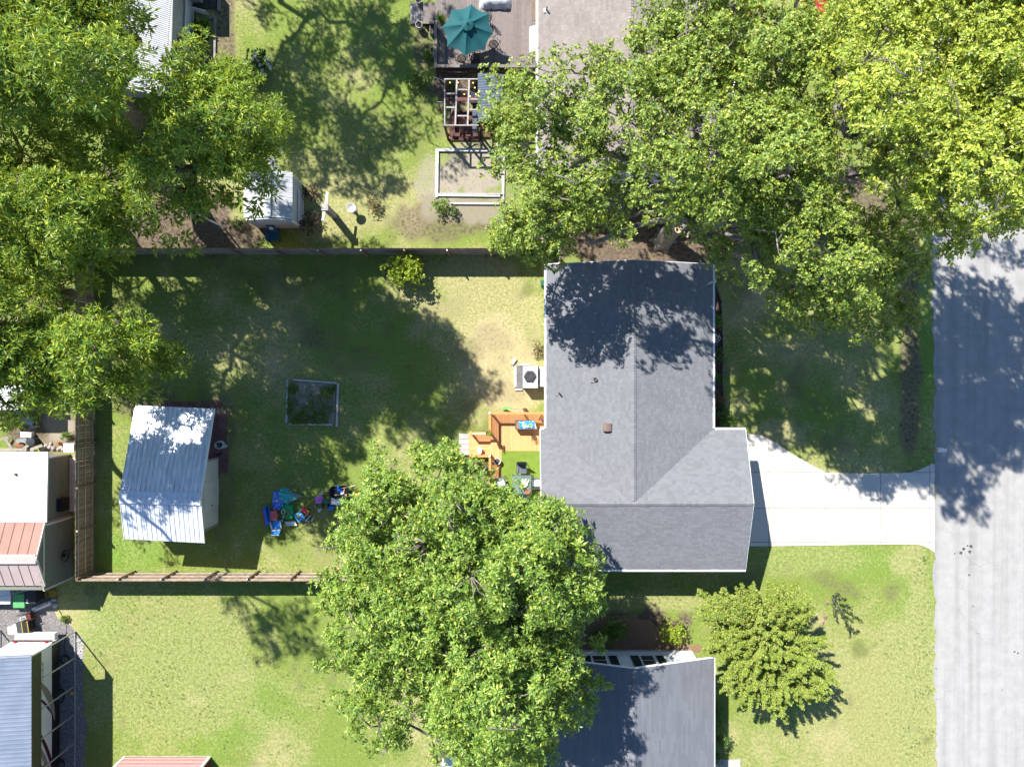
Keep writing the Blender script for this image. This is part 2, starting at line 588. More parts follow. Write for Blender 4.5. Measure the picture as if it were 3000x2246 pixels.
# ------------------------------------------------------------------ ground
def make_ground():
    x0, x1, y0, y1, st = -38.0, 38.0, -30.0, 32.0, 0.25
    nx, ny = int((x1-x0)/st)+1, int((y1-y0)/st)+1
    X, Y = np.meshgrid(np.linspace(x0,x1,nx), np.linspace(y0,y1,ny))
    px, py = 1500+X*F/H, 1123-Y*F/H
    rg = np.random.default_rng(5)
    def field(s):
        g = rg.normal(size=(int((y1-y0)/s)+3, int((x1-x0)/s)+3))
        u, v = (X-x0)/s, (Y-y0)/s
        i, j = v.astype(int), u.astype(int)
        a, b = v-i, u-j
        a, b = a*a*(3-2*a), b*b*(3-2*b)
        return g[i,j]*(1-a)*(1-b)+g[i+1,j]*a*(1-b)+g[i,j+1]*(1-a)*b+g[i+1,j+1]*a*b
    n1 = field(4.0)*.5+field(1.6)*.4+field(.7)*.3
    n2 = field(3.0)*.5+field(1.1)*.45+field(.5)*.35
    def blob(cx, cy, rx, ry, k=1.0, soft=.45, nz=.28):
        d = np.sqrt(((px-cx)/rx)**2+((py-cy)/ry)**2) + n2*nz
        return np.clip((1-d)/soft+.5, 0, 1)*k
    dry = np.clip(.26+n1*.30, 0, 1)
    soilm = np.clip((n2-.55)*.8, 0, .5)
    sand = np.zeros_like(X)
    lush = np.zeros_like(X)
    for a in [(1440,900,190,180,.62),(1480,1080,140,180,.85),(1390,1180,100,100,.5),(1040,600,190,120,.55),(950,520,160,90,.45),
              (2290,1270,110,60,.6),(2860,2000,60,300,0),(2560,2080,330,300,.48),(2350,1650,220,60,.35),(2690,1900,40,420,.45),
              (480,1960,330,250,.40),(1900,1760,180,35,.45),(2660,1650,60,60,.5),(2450,900,150,120,.35),(2300,820,120,160,.35),
              (1060,420,180,120,.3),(560,1800,200,60,.3),(1250,550,90,90,.4),(2480,2200,400,120,.35),(1550,1040,70,140,.5)]:
        dry = np.maximum(dry, blob(*a))
    for a in [(1900,700,420,85,1.0),(1700,690,220,75,.9),(2120,730,110,60,.7),(500,670,200,110,1.0),(620,690,150,60,.9),(250,650,260,140,.85),
              (1380,1030,60,45,.5),(1450,1000,70,50,.42),(1300,900,60,40,.35),(1480,1150,60,40,.4),(920,985,60,55,.6),(880,950,45,60,.45),(990,1010,40,60,.4),(2665,1040,32,420,.8),(2540,600,260,110,.85),(2350,560,230,120,.8),
              (1400,640,180,60,.75),(1250,660,150,55,.7),(660,120,28,200,.8),(640,220,50,60,.6),(120,1240,150,100,.9),(620,1260,60,120,.6),
              (650,1440,40,130,.5),(430,1180,120,45,.6),(1030,1060,90,45,.4),(1900,1850,130,60,1.0),(1780,1860,110,50,.9),(1560,1010,40,60,.35),
              (1380,1420,70,90,.7),(1500,1560,160,90,.6),(100,900,160,250,.6),(2200,480,300,200,.6),(265,1730,28,22,.6),(270,1140,30,500,.45),
              (1340,265,70,60,1.0),(1230,360,30,160,.35),(1240,120,40,90,.7),(2640,640,70,90,.8),(1000,1620,90,60,.35),(840,1600,60,40,.3),(700,800,50,20,.4)]:
        soilm = np.maximum(soilm, blob(*a, nz=.35))
    for a in [(1385,510,95,66,.85),(1260,520,35,80,.6),(1390,440,110,28,.65),(1400,625,100,45,.62),(170,1230,60,60,.8),(130,1300,90,25,.5),
              (1500,560,50,60,.4),(640,20,0.1,1,0)]:
        sand = np.maximum(sand, blob(*a, nz=.45))
    for a in [(2670,1900,90,420,.45),(560,2050,320,220,.5),(380,1620,90,60,.7),(1330,1250,90,160,.5),(300,1840,80,60,.7),(800,1120,300,220,.35),
              (2440,1650,300,60,.5),(2715,1050,16,420,.9),(1900,1720,260,30,.4)]:
        lush = np.maximum(lush, blob(*a))
    V = np.stack([X, Y, np.zeros_like(X)], -1).reshape(-1,3)
    idx = np.arange(nx*ny).reshape(ny,nx)
    Fq = np.stack([idx[:-1,:-1], idx[:-1,1:], idx[1:,1:], idx[1:,:-1]], -1).reshape(-1,4)
    # wide skirt out to the horizon, same sheet
    B = 600.0
    sk = np.array([(-B,-B,0),(B,-B,0),(B,B,0),(-B,B,0)], float)
    k = len(V)
    c = [idx[0,0], idx[0,-1], idx[-1,-1], idx[-1,0]]
    ring = []
    for i in range(4):
        ring.append([k+i, k+(i+1)%4, c[(i+1)%4], c[i]])
    V = np.concatenate([V, sk]); Fq = np.concatenate([Fq, np.array(ring)])
    m = bpy.data.materials.new("lawn")
    m.use_nodes = True
    N, L = m.node_tree.nodes, m.node_tree.links
    b = N["Principled BSDF"]
    b.inputs["Roughness"].default_value = .95
    b.inputs["Specular IOR Level"].default_value = .15
    geo = N.new("ShaderNodeNewGeometry")
    def noise(s, det=4):
        n = N.new("ShaderNodeTexNoise")
        n.inputs["Scale"].default_value = s
        n.inputs["Detail"].default_value = det
        L.new(geo.outputs["Position"], n.inputs["Vector"])
        return n.outputs[0]
    nA, nB, nC, nM = noise(2.6, 6), noise(11, 4), noise(38, 3), noise(5.5, 9)
    def math_(op, a, bb):
        q = N.new("ShaderNodeMath"); q.operation = op
        for i, s in enumerate((a, bb)):
            if hasattr(s, "links"): L.new(s, q.inputs[i])
            else: q.inputs[i].default_value = s
        return q.outputs[0]
    def mask(att, lo, hi, nz):
        at = N.new("ShaderNodeAttribute"); at.attribute_name = att
        s = math_('ADD', at.outputs["Fac"], nz)
        mr = N.new("ShaderNodeMapRange"); mr.inputs[1].default_value = lo; mr.inputs[2].default_value = hi
        L.new(s, mr.inputs[0])
        return mr.outputs[0]
    nz1 = math_('ADD', math_('MULTIPLY', math_('SUBTRACT', nM, .5), .9), math_('MULTIPLY', math_('SUBTRACT', nB, .5), .55))
    nz2 = math_('ADD', math_('MULTIPLY', math_('SUBTRACT', nM, .5), 1.3), math_('MULTIPLY', math_('SUBTRACT', nC, .5), .7))
    def mix(f, a, bcol):
        q = N.new("ShaderNodeMix"); q.data_type = 'RGBA'
        L.new(f, q.inputs[0])
        for i, s in ((6,a),(7,bcol)):
            if hasattr(s, "links"): L.new(s, q.inputs[i])
            else: q.inputs[i].default_value = (*s, 1)
        return q.outputs[2]
    def ctr(sock, lo=.36, hi=.64):
        mr = N.new("ShaderNodeMapRange"); mr.inputs[1].default_value = lo; mr.inputs[2].default_value = hi
        L.new(sock, mr.inputs[0])
        return mr.outputs[0]
    green = mix(nB, (.128,.182,.032), (.21,.262,.058))
    green = mix(mask("lush", .25, 1.0, nz1), green, (.14,.25,.04))
    col = mix(mask("dry", .18, 1.0, nz1), green, (.43,.35,.20))
    so_ = mix(ctr(nM), (.17,.125,.093), (.085,.061,.047))
    col = mix(mask("soil", .25, .95, nz2), col, so_)
    sa = mix(ctr(nM), (.38,.33,.265), (.24,.205,.165))
    col = mix(mask("sand", .3, .85, nz2), col, sa)
    hs = N.new("ShaderNodeHueSaturation")
    L.new(col, hs.inputs["Color"])
    L.new(math_('ADD', math_('ADD', math_('MULTIPLY', nC, .3), math_('MULTIPLY', nM, .35)), .675), hs.inputs["Value"])
    L.new(hs.outputs[0], b.inputs["Base Color"])
    bp = N.new("ShaderNodeBump"); bp.inputs["Strength"].default_value = .6; bp.inputs["Distance"].default_value = .04
    L.new(noise(55, 3), bp.inputs["Height"]); L.new(bp.outputs[0], b.inputs["Normal"])
    o = bpy.data.objects.new("ground", np_mesh("ground", V, Fq, m))
    C.objects.link(o)
    tag(o, kind="structure")
    for nm, ar in (("dry",dry),("soil",soilm),("sand",sand),("lush",lush)):
        at = o.data.attributes.new(nm, 'FLOAT', 'POINT')
        at.data.foreach_set("value", np.concatenate([ar.ravel(), np.array([.3,0,0,0]) if nm == "dry" else np.zeros(4)]).astype(np.float32))
    # short grass standing on the lawn, thinner where it is dry, none on bare soil
    n = 430000
    gx, gy = rg.uniform(-30.5,30.5,n), rg.uniform(-23,23,n)
    i, j = ((gy-y0)/st).round().astype(int), ((gx-x0)/st).round().astype(int)
    keep = rg.random(n) > (soilm[i,j]*1.3 + sand[i,j]*1.2 + dry[i,j]*.35)
    bare = [(1640,2210,750,1680),(1560,2160,-10,540),(2725,3000,-10,2246),(1425,1600,1190,1640),(0,255,1740,2246),(0,215,1310,1730),
            (2180,2740,1380,1600),(1690,2110,1890,2246),(1270,1580,-10,410),(375,650,1180,1560),(335,560,0,280),(715,880,530,665)]
    gpx, gpy = 1500+gx*F/H, 1123-gy*F/H
    for a,b_,c_,d_ in bare:
        keep &= ~((gpx>a)&(gpx<b_)&(gpy>c_)&(gpy<d_))
    gx, gy, i, j = gx[keep], gy[keep], i[keep], j[keep]
    n = len(gx)
    a = rg.uniform(0, 6.28, n); l = rg.uniform(.02,.06,n)*(1+.7*lush[i,j]); wd = rg.uniform(.008,.016,n)
    ux, uy = np.cos(a), np.sin(a); ln = rg.uniform(.01,.06,n); b2 = rg.uniform(0,6.28,n)
    A = np.stack([gx-ux*wd, gy-uy*wd, np.full(n,.001)],-1); B_ = np.stack([gx+ux*wd, gy+uy*wd, np.full(n,.001)],-1)
    Cc = np.stack([gx+np.cos(b2)*ln, gy+np.sin(b2)*ln, l],-1)
    V = np.stack([A,B_,Cc],1).reshape(-1,3)
    gm = leaf_mat("grass_blade", [(0,(.10,.155,.03)),(.5,(.17,.23,.048)),(.85,(.24,.285,.075)),(1,(.36,.34,.15))], trans=.25, rough=.7, tcol=(.25,.3,.05))
    g = bpy.data.objects.new("lawn_grass", np_mesh("lawn_grass", V, np.arange(n*3).reshape(-1,3), gm))
    C.objects.link(g)
    tag(g, "short mown grass growing over the yards", "grass", kind="stuff")
make_ground()
def scatter(name, label, n, seed, k, ln, wd, t0, t1, mat, zones, cat):
    rg = np.random.default_rng(seed)
    cs = []
    while len(cs) < n:
        a, b, c, d = zones[rg.integers(len(zones))]
        x, y = rg.uniform(a, b), rg.uniform(c, d)
        m_ = rg.integers(1, 7)
        for _ in range(m_):
            q = P(x+rg.normal(0,12), y+rg.normal(0,12)); cs.append((q.x, q.y, .015))
    cs = np.array(cs[:n])
    V, f = rosettes(rg, cs, np.array([0,0,1.0])+rg.normal(0,.25,(n,3)), k, ln, wd, t0, t1, droop=.05)
    V[:,2] = np.maximum(V[:,2], .006)
    link_np(name, V, f, mat, None, "stuff", label, cat)
LZ = [(290,1280,760,1660),(290,1300,760,1660),(260,940,1720,2240),(260,940,1720,2240),(650,1270,20,720),(2130,2640,800,1370),(2120,2640,1620,2240),(2650,2725,1620,2240),(1640,2180,1690,1760)]
scatter("lawn_weeds", "small broad-leaved weeds dotted through the lawns", 1100, 17, 6, .065, .03, 1.0, 1.5, leaf_weed, LZ, "weeds")
scatter("fallen_leaves", "dry fallen leaves scattered over the lawns", 1500, 18, 1, .09, .05, 1.2, 1.57, leaf_dry, LZ+[(1650,2180,650,760)]*2+[(350,640,600,720)], "leaves")

def sheet(name, pts_px, z, mat, thick=.02, ragged=0.0, kind="structure", parent=None):
    pts = [P(x, y, 0) for x, y in pts_px]
    poly = []
    for i, a in enumerate(pts):
        b = pts[(i+1)%len(pts)]
        n = max(1, int((b-a).length/.35)) if ragged else 1
        for k in range(n):
            q = a+(b-a)*(k/n)
            poly.append((q.x+random.gauss(0,ragged), q.y+random.gauss(0,ragged)))
    mb = MB().prism(poly, z-thick, z)
    o = mb.build(name, mat, parent)
    if parent is None: tag(o, kind=kind)
    return o

# road
def road_material():
    m = M("asphalt", (.325,.315,.302), (.285,.277,.266), sc=1.6, fine=.5, fsc=22, bump=.35, bsc=60, rough=.95)
    N, L = m.node_tree.nodes, m.node_tree.links
    b = N["Principled BSDF"]
    src = b.inputs["Base Color"].links[0].from_socket
    geo = N.new("ShaderNodeNewGeometry")
    def mult(fac_sock, src, c):
        q = N.new("ShaderNodeMix"); q.data_type = 'RGBA'; q.blend_type = 'MULTIPLY'
        L.new(fac_sock, q.inputs[0]); L.new(src, q.inputs[6]); q.inputs[7].default_value = (*c,1)
        return q.outputs[2]
    # long wear streaks along the direction of travel
    mp = N.new("ShaderNodeMapping"); mp.inputs["Scale"].default_value = (2.2,.05,1)
    L.new(geo.outputs["Position"], mp.inputs[0])
    n = N.new("ShaderNodeTexNoise"); n.inputs["Scale"].default_value = 1.0; n.inputs["Detail"].default_value = 6
    L.new(mp.outputs[0], n.inputs["Vector"])
    r = N.new("ShaderNodeMapRange"); r.inputs[1].default_value=.45; r.inputs[2].default_value=.75
    L.new(n.outputs[0], r.inputs[0])
    src = mult(r.outputs[0], src, (.78,.775,.77))
    # hairline cracks
    vo = N.new("ShaderNodeTexVoronoi"); vo.feature='DISTANCE_TO_EDGE'; vo.inputs["Scale"].default_value=.22
    nw = N.new("ShaderNodeTexNoise"); nw.inputs["Scale"].default_value=1.5
    L.new(geo.outputs["Position"], nw.inputs["Vector"])
    ad = N.new("ShaderNodeVectorMath"); ad.operation='ADD'
    L.new(geo.outputs["Position"], ad.inputs[0]); L.new(nw.outputs[1], ad.inputs[1])
    L.new(ad.outputs[0], vo.inputs["Vector"])
    r2 = N.new("ShaderNodeMapRange"); r2.inputs[1].default_value=.001; r2.inputs[2].default_value=.004; r2.inputs[3].default_value=.7; r2.inputs[4].default_value=0
    L.new(vo.outputs[0], r2.inputs[0])
    n3 = N.new("ShaderNodeTexNoise"); n3.inputs["Scale"].default_value=.35
    L.new(geo.outputs["Position"], n3.inputs["Vector"])
    r3 = N.new("ShaderNodeMapRange"); r3.inputs[1].default_value=.5; r3.inputs[2].default_value=.62
    L.new(n3.outputs[0], r3.inputs[0])
    mm = N.new("ShaderNodeMath"); mm.operation='MULTIPLY'
    L.new(r2.outputs[0], mm.inputs[0]); L.new(r3.outputs[0], mm.inputs[1])
    src = mult(mm.outputs[0], src, (.5,.5,.5))
    L.new(src, b.inputs["Base Color"])
    return m
road_m = road_material()
road = sheet("road", [(2729,-500),(2729,400),(2732,800),(2737,1300),(2736,1620),(2740,1900),(2744,2900),(3260,2900),(3260,-500)], .012, road_m, thick=.06, ragged=.06)
stain_m = M("oil_stain", (.06,.055,.052), (.09,.085,.08), rough=.7)
for k, (sx, sy, r) in enumerate([(2815,1619,5),(2823,1607,5),(2834,1598,3),(2844,1600,5),(2841,1615,5),(2797,1621,2.5),(2839,1683,3),(2850,1775,2),(2972,1908,3),(2982,1912,2.5),(2935,2020,2)]):
    c = P(sx, sy); rr = r/49.5
    MB().prism([(c.x+rr*random.uniform(.7,1.3)*math.cos(a*.785), c.y+rr*random.uniform(.7,1.3)*math.sin(a*.785)) for a in range(8)], .0125, .0155).build("tar_spot", stain_m, road)

# driveway: poured slabs between control joints
drv = [(2170,1268),(2189,1270),(2214,1272),(2236,1277),(2262,1290),(2287,1306),(2316,1326),(2346,1344),(2376,1362),(2405,1376),(2428,1382),(2451,1385),
       (2550,1386),(2642,1385),(2668,1382),(2692,1376),(2711,1367),(2730,1357),(2737,1360),(2737,1617),(2722,1607),(2705,1598),(2686,1594),(2642,1593),(2170,1600)]
drv_w = [tuple(P(x,y).xy) for x,y in drv]
drive = sheet("driveway", drv, .010, M("joint_dark", (.20,.18,.16)), thick=.05)
conc_d = M("driveway_concrete", (.54,.50,.44), (.44,.405,.35), sc=.55, contrast=(.4,.85), fine=.14, fsc=50, orand=.06, rough=.9)
xs = [P(x,0).x for x in (2150,2252,2416,2579,2723,2745)]
ys = sorted(P(0,y).y for y in (1250,1383,1488,1587,1640))
for q in inset_cells(drv_w, xs, ys, .017):
    MB().prism(q, .0105, .035).build("slab", conc_d, drive)

# gravel yard by the motorhome
gravel_m = M("gravel", (.20,.19,.19), (.13,.12,.12), sc=18, fine=.9, fsc=24, bump=.9, bsc=30, rough=1.0)
sheet("gravel_yard", [(-200,1735),(120,1735),(150,1760),(175,1800),(215,1830),(232,1860),(240,1960),(248,2060),(246,2160),(252,2500),(-200,2500)], .008, gravel_m, ragged=.09)
def pebbles(name, label, poly_px, n, rmin, rmax, stops, seed, z0=.008):
    rg = np.random.default_rng(seed)
    xs = [p[0] for p in poly_px]; ys = [p[1] for p in poly_px]
    pts = []
    while len(pts) < n:
        x, y = rg.uniform(min(xs),max(xs)), rg.uniform(min(ys),max(ys))
        if in_poly(x,y,poly_px): pts.append(P(x,y))
    c = np.array([(p.x,p.y,z0) for p in pts])
    r = rg.uniform(rmin,rmax,(n,1))*rg.uniform(.6,1,(n,1))
    oc = np.array([(1,0,0),(0,1,0),(-1,0,0),(0,-1,0),(0,0,1.)])
    sc = rg.uniform(.6,1.3,(n,5,3))*np.array([1,1,.7]); sc[:,4,2]=rg.uniform(.5,.9,n)
    V = (c[:,None]+oc[None]*r[:,None]*sc).reshape(-1,3)
    base = np.arange(n)[:,None,None]*5
    Fq = (base+np.array([[0,1,4],[1,2,4],[2,3,4],[3,0,4]])[None]).reshape(-1,3)
    m = leaf_mat(name+"_stone", stops, trans=.0, rough=.9)
    return link_np(name, V, Fq, m, None, "stuff", label, "stones")
pebbles("gravel_stones", "loose grey gravel beside the motorhome carport", [(0,1765),(120,1765),(170,1810),(225,1850),(243,1960),(250,2246),(120,2246),(175,1900),(0,1890)], 9000, .02,.05,
        [(0,(.10,.095,.095)),(.5,(.22,.21,.20)),(.85,(.34,.32,.30)),(1,(.45,.36,.30))], 3)
pebbles("border_stones", "pale broken stones along the carport's outer rail", [(224,1860),(243,1870),(246,1930),(230,1925)], 160, .05,.10,
        [(0,(.3,.28,.27)),(1,(.5,.47,.44))], 4)
# mulch beds
mulch_m = M("mulch", (.10,.055,.038), (.055,.03,.022), sc=14, fine=.8, fsc=35, bump=.8, bsc=40, rough=1.0)
sheet("front_mulch_bed", [(2075,835),(2098,835),(2112,880),(2114,950),(2118,1030),(2115,1100),(2120,1180),(2124,1250),(2075,1250)], .012, mulch_m, ragged=.03)
straw_m = M("pine_straw", (.27,.16,.10), (.17,.10,.065), sc=14, fine=.6, fsc=35, bump=.8, bsc=40, rough=1.0)
sheet("side_mulch_bed", [(1690,1830),(1760,1805),(1840,1800),(1900,1815),(1960,1860),(2010,1885),(2050,1890),(2070,1910),(1690,1912)], .012, straw_m, ragged=.05)
edge_m = M("bed_edging", (.16,.13,.11), (.11,.09,.075), rough=.9)
mbx = MB()
mbx.tube([P(x,y,.03) for x,y in ((2099,836),(2113,880),(2115,950),(2119,1030),(2116,1100),(2121,1180),(2126,1250))], .035, 6)
mbx.build("bed_edging", edge_m, label="low brown edging strip along the front mulch bed", cat="edging")
# ------------------------------------------------------------------ building helpers
def shingles(parent, pts, e, u, mat, ex=.145, tw=.24, seed=1, name="shingle_courses"):
    """courses of separate, slightly lifted tabs over a sloping roof plane"""
    rg = np.random.default_rng(seed)
    e, u = Vector(e).normalized(), Vector(u).normalized()
    n = e.cross(u)
    if n.z < 0: n = -n
    o = Vector(pts[0])
    q = [((Vector(p)-o).dot(e), (Vector(p)-o).dot(u)) for p in pts]
    v0, v1 = min(a[1] for a in q), max(a[1] for a in q)
    V, Fq = [], []
    r = 0
    while v0 + r*ex < v1-.02:
        va = v0+r*ex; vb = min(va+ex*1.02, v1); vm = (va+vb)/2
        xs = []
        for i in range(len(q)):
            a, b = q[i], q[(i+1)%len(q)]
            if (a[1] > vm) != (b[1] > vm):
                xs.append(a[0]+(b[0]-a[0])*(vm-a[1])/(b[1]-a[1]))
        xs.sort()
        if len(xs) >= 2:
            s = xs[0] - rg.uniform(0, tw)
            while s < xs[-1]:
                w_ = tw*rg.choice([.55,.8,1.0,1.25])
                a, b = max(s, xs[0]), min(s+w_-.006, xs[-1])
                s += w_
                if b-a < .03: continue
                t = .006+rg.uniform(0,.009)
                k = len(V)
                lo = o+u*va; hi = o+u*vb
                V += [lo+e*a, lo+e*b, lo+e*a+n*t, lo+e*b+n*t, hi+e*b+n*.003, hi+e*a+n*.003]
                Fq += [(k,k+1,k+3,k+2), (k+2,k+3,k+4,k+5)]
        r += 1
    return link_np(name, np.array([tuple(p) for p in V]), np.array(Fq), mat, parent, "stuff")

def ridge_caps(parent, a, b, n1, n2, mat, w=.15, step=.16):
    """overlapping bent cap pieces along a ridge; n1, n2 point down the two slopes"""
    a, b, n1, n2 = Vector(a), Vector(b), Vector(n1).normalized(), Vector(n2).normalized()
    d = (b-a).normalized(); L_ = (b-a).length
    V, Fq = [], []
    k = 0
    for i in range(int(L_/step)):
        p = a+d*(i*step); p2 = a+d*min(L_, (i+1.05)*step)
        up0, up1 = Vector((0,0,.040)), Vector((0,0,.026))
        V += [p+n1*w+up0, p+up0+Vector((0,0,.01)), p+n2*w+up0, p2+n1*w+up1, p2+up1+Vector((0,0,.01)), p2+n2*w+up1]
        V += [p+n1*w+up0-Vector((0,0,.03)), p+n2*w+up0-Vector((0,0,.03))]
        Fq += [(k,k+1,k+4,k+3),(k+1,k+2,k+5,k+4),(k+6,k+7,k+2,k)]
        k += 8
    return link_np("ridge_caps", np.array([tuple(p) for p in V]), np.array(Fq), mat, parent, "stuff")

def metal_roof(parent, a, b, c, d, n, mat, rib=.035, ribw=.05, name="roof_panel", minor=0):
    """n separate metal panels between eave a-b and ridge d-c, each with a raised rib"""
    a, b, c, d = map(Vector, (a,b,c,d))
    for i in range(n):
        t0, t1 = i/n, (i+1)/n
        A, B, C_, D = a.lerp(b,t0), a.lerp(b,t1-.0004), d.lerp(c,t1-.0004), d.lerp(c,t0)
        mb = MB().slab([A,B,C_,D], .02)
        nn = (B-A).cross(D-A).normalized()
        if nn.z < 0: nn = -nn
        for f_ in [0.0]+[(k+1)/(minor+1) for k in range(minor)]:
            h = rib if f_ == 0 else rib*.5
            A2, D2 = A.lerp(B, f_), D.lerp(C_, f_)
            sd_ = (B-A).normalized()*ribw*.6
            mb.beam(A2+sd_+nn*h*.5, D2+sd_+nn*h*.5, ribw if f_ == 0 else ribw*.6, h, up=nn)
        mb.build(name, mat, parent)

def corrugated(parent, a, b, c, d, n, amp, mat, name="corrugated_sheet", k=5):
    """one wavy sheet: waves run from eave a-b to ridge d-c"""
    a, b, c, d = map(Vector, (a,b,c,d))
    nn = (b-a).cross(d-a).normalized()
    if nn.z < 0: nn = -nn
    V, Fq = [], []
    m = n*k
    for i in range(m+1):
        t = i/m
        h = amp*.5*(1+math.cos(2*math.pi*t*n))
        V += [a.lerp(b,t)+nn*h, d.lerp(c,t)+nn*h]
    for i in range(m):
        Fq.append((2*i,2*i+2,2*i+3,2*i+1))
    return link_np(name, np.array([tuple(p) for p in V]), np.array(Fq), mat, parent)

def siding(parent, a, b, z0, z1, bh, mat, out, ext=None, th=.02):
    """lap boards, each its own piece, on the wall from a to b (xy); out = outward unit vector"""
    a, b, out = Vector((a[0],a[1],0)), Vector((b[0],b[1],0)), Vector((out[0],out[1],0))
    n = int(round((z1-z0)/bh))
    for i in range(n):
        za = z0+i*bh; zb = za+bh
        t0, t1 = (0,1) if ext is None else ext((za+zb)/2)
        if t1-t0 < .03: continue
        A, B = a.lerp(b,t0), a.lerp(b,t1)
        V = [A+out*.004, B+out*.004, B+out*(th+.012), A+out*(th+.012)]
        mb = MB()
        lo = [p+Vector((0,0,za)) for p in (A+out*.002, B+out*.002, B+out*(th+.014), A+out*(th+.014))]
        hi = [p+Vector((0,0,zb-.002)) for p in (A+out*.002, B+out*.002, B+out*.010, A+out*.010)]
        mb.add(lo+hi, [(0,1,2,3),(7,6,5,4),(0,4,5,1),(1,5,6,2),(2,6,7,3),(3,7,4,0)])
        mb.build("siding_board", mat, parent)

def wall_block(parent, x0, x1, y0, y1, z1, mat, name="wall"):
    return MB().bx(x0,x1,y0,y1,-.05,z1).build(name, mat, parent)

# ------------------------------------------------------------------ main house (grey shingle roof, T plan)
def main_house():
    E, R = 3.0, 4.33
    xW, xE, yN, xr = 1.877, 11.05, 6.55, 6.463
    sW, sE, sN, sS, yr = 1.558, 12.84, -2.53, -10.23, -6.38
    h = thing("main_house", "long grey shingled house with T-shaped roof beside the orange deck", "house", (7, -2, 0))
    wall = M("house_siding", (.62,.60,.57), (.56,.54,.51), sc=2, fine=.1)
    MB().bx(2.25,10.68,-6.3,6.15,-.05,2.86).build("wall", wall, h)
    MB().bx(2.0,12.4,-9.85,-2.95,-.05,2.84).build("wall", wall, h)
    # gable walls
    for pts in ([(2.25,6.14),(10.68,6.14)],):
        (x0,y),(x1,_) = pts
        MB().add([(x0,y,2.86),(x1,y,2.86),(xr,y,4.1),(x0,y-.12,2.86),(x1,y-.12,2.86),(xr,y-.12,4.1)],
                 [(0,2,1),(3,4,5),(0,1,4,3),(1,2,5,4),(2,0,3,5)]).build("gable_wall", wall, h)
    for x in (12.38, 2.15):
        MB().add([(x,-9.8,2.84),(x,-2.98,2.84),(x,yr,4.05),(x-.12,-9.8,2.84),(x-.12,-2.98,2.84),(x-.12,yr,4.05)],
                 [(0,1,2),(3,5,4),(0,3,4,1),(1,4,5,2),(2,5,3,0)]).build("gable_wall", wall, h)
    rf = MB()
    planes = {
        "w": [(xW,yN,E),(xr,yN,R),(xr,yr,R),(xW,sN,E)],
        "e": [(xE,sN,E),(xr,yr,R),(xr,yN,R),(xE,yN,E)],
        "nw": [(sW,sN,E),(xW,sN,E),(xr,yr,R),(sW,yr,R)],
        "ne": [(xE,sN,E),(sE,sN,E),(sE,yr,R),(xr,yr,R)],
        "s": [(sW,sS,E),(sE,sS,E),(sE,yr,R),(sW,yr,R)]}
    for p in planes.values():
        rf.slab(p, .1)
    roof = rf.build("roof", shingle_g, h)
    sl = (R-E)/(xr-xW); sl2 = (R-E)/(yr-sN)
    shingles(roof, planes["w"], (0,1,0), (1,0,sl), shingle_g, seed=1)
    shingles(roof, planes["e"], (0,1,0), (-1,0,sl), shingle_g, seed=2)
    for k, key in enumerate(("nw","ne")):
        shingles(roof, planes[key], (1,0,0), (0,-1,(R-E)/(sN-yr)), shingle_g, seed=3+k)
    shingles(roof, planes["s"], (1,0,0), (0,1,(R-E)/(yr-sS)), shingle_g, seed=5)
    ridge_caps(roof, (xr,yr+.15,R), (xr,yN,R), (1,0,-sl), (-1,0,-sl), shingle_g)
    ridge_caps(roof, (sW,yr,R), (sE,yr,R), (0,1,-.345), (0,-1,-.345), shingle_g)
    # gutters and fascia
    g = lambda a, b, w=.11, t=.12, nm="gutter": MB().beam(a, b, w, t).build(nm, white_p, h)
    g((xW-.05,yN-.02,E-.05),(xW-.05,sN+.06,E-.05))
    g((xE+.05,yN-.02,E-.05),(xE+.05,sN+.06,E-.05))
    g((sW,sS-.045,E-.05),(sE,sS-.045,E-.05))
    g((xE+.11,sN+.045,E-.05),(sE,sN+.045,E-.05))
    g((sW,sN+.045,E-.05),(xW-.11,sN+.045,E-.05))
    def rake(a, b):
        MB().beam(a, b, .03, .14).build("rake_board", white_p, h)
    rake((sE+.018,sS,E-.09),(sE+.018,yr,R-.09)); rake((sE+.018,sN,E-.09),(sE+.018,yr,R-.09))
    rake((sW-.018,sS,E-.09),(sW-.018,yr,R-.09)); rake((sW-.018,sN,E-.09),(sW-.018,yr,R-.09))
    rake((xW,yN+.018,E-.09),(xr,yN+.018,R-.09)); rake((xE,yN+.018,E-.09),(xr,yN+.018,R-.09))
    # roof furniture
    zat = lambda x: E+(min(x-xW, xE-x))*sl
    p = P(1742,1111,3.75); z = zat(p.x)
    vp = MB().box((p.x-.04,p.y,z+.02),(.36,.34,.03)).build("vent_flashing", M("flashing_grey",(.2,.19,.19),rough=.5), h)
    MB().lathe((p.x+.03,p.y,z),[(.11,0),(.10,.16),(.075,.16),(.07,.10),(.02,.09)],14).build("vent_pipe", M("vent_brown",(.10,.085,.08),rough=.6), vp)
    p = P(1636,1152,3.35); z = zat(p.x)
    MB().box((p.x,p.y,z+.02),(.26,.26,.02)).build("vent_flashing", MATS["flashing_grey"], h)
    MB().lathe((p.x+.05,p.y,z),[(.05,0),(.04,.34),(.03,.34)],10).build("vent_pipe", black_p, h)
    p = P(1779,1251,3.95); z = zat(p.x)
    mb = MB()
    prof = [(-.23,0),(-.22,.14),(-.10,.21),(.05,.22),(.20,.18),(.24,.06),(.24,0)]
    vs = [(p.x+a, p.y+s*.21, z+b_) for s in (-1,1) for a,b_ in prof]
    n = len(prof)
    mb.add(vs, [tuple(range(n)), tuple(range(2*n-1,n-1,-1))]+[(i+1,i,n+i,n+i+1) for i in range(n-1)])
    mb.build("box_vent", M("vent_hood_brown",(.19,.13,.105),(.14,.10,.085),rough=.45), h)
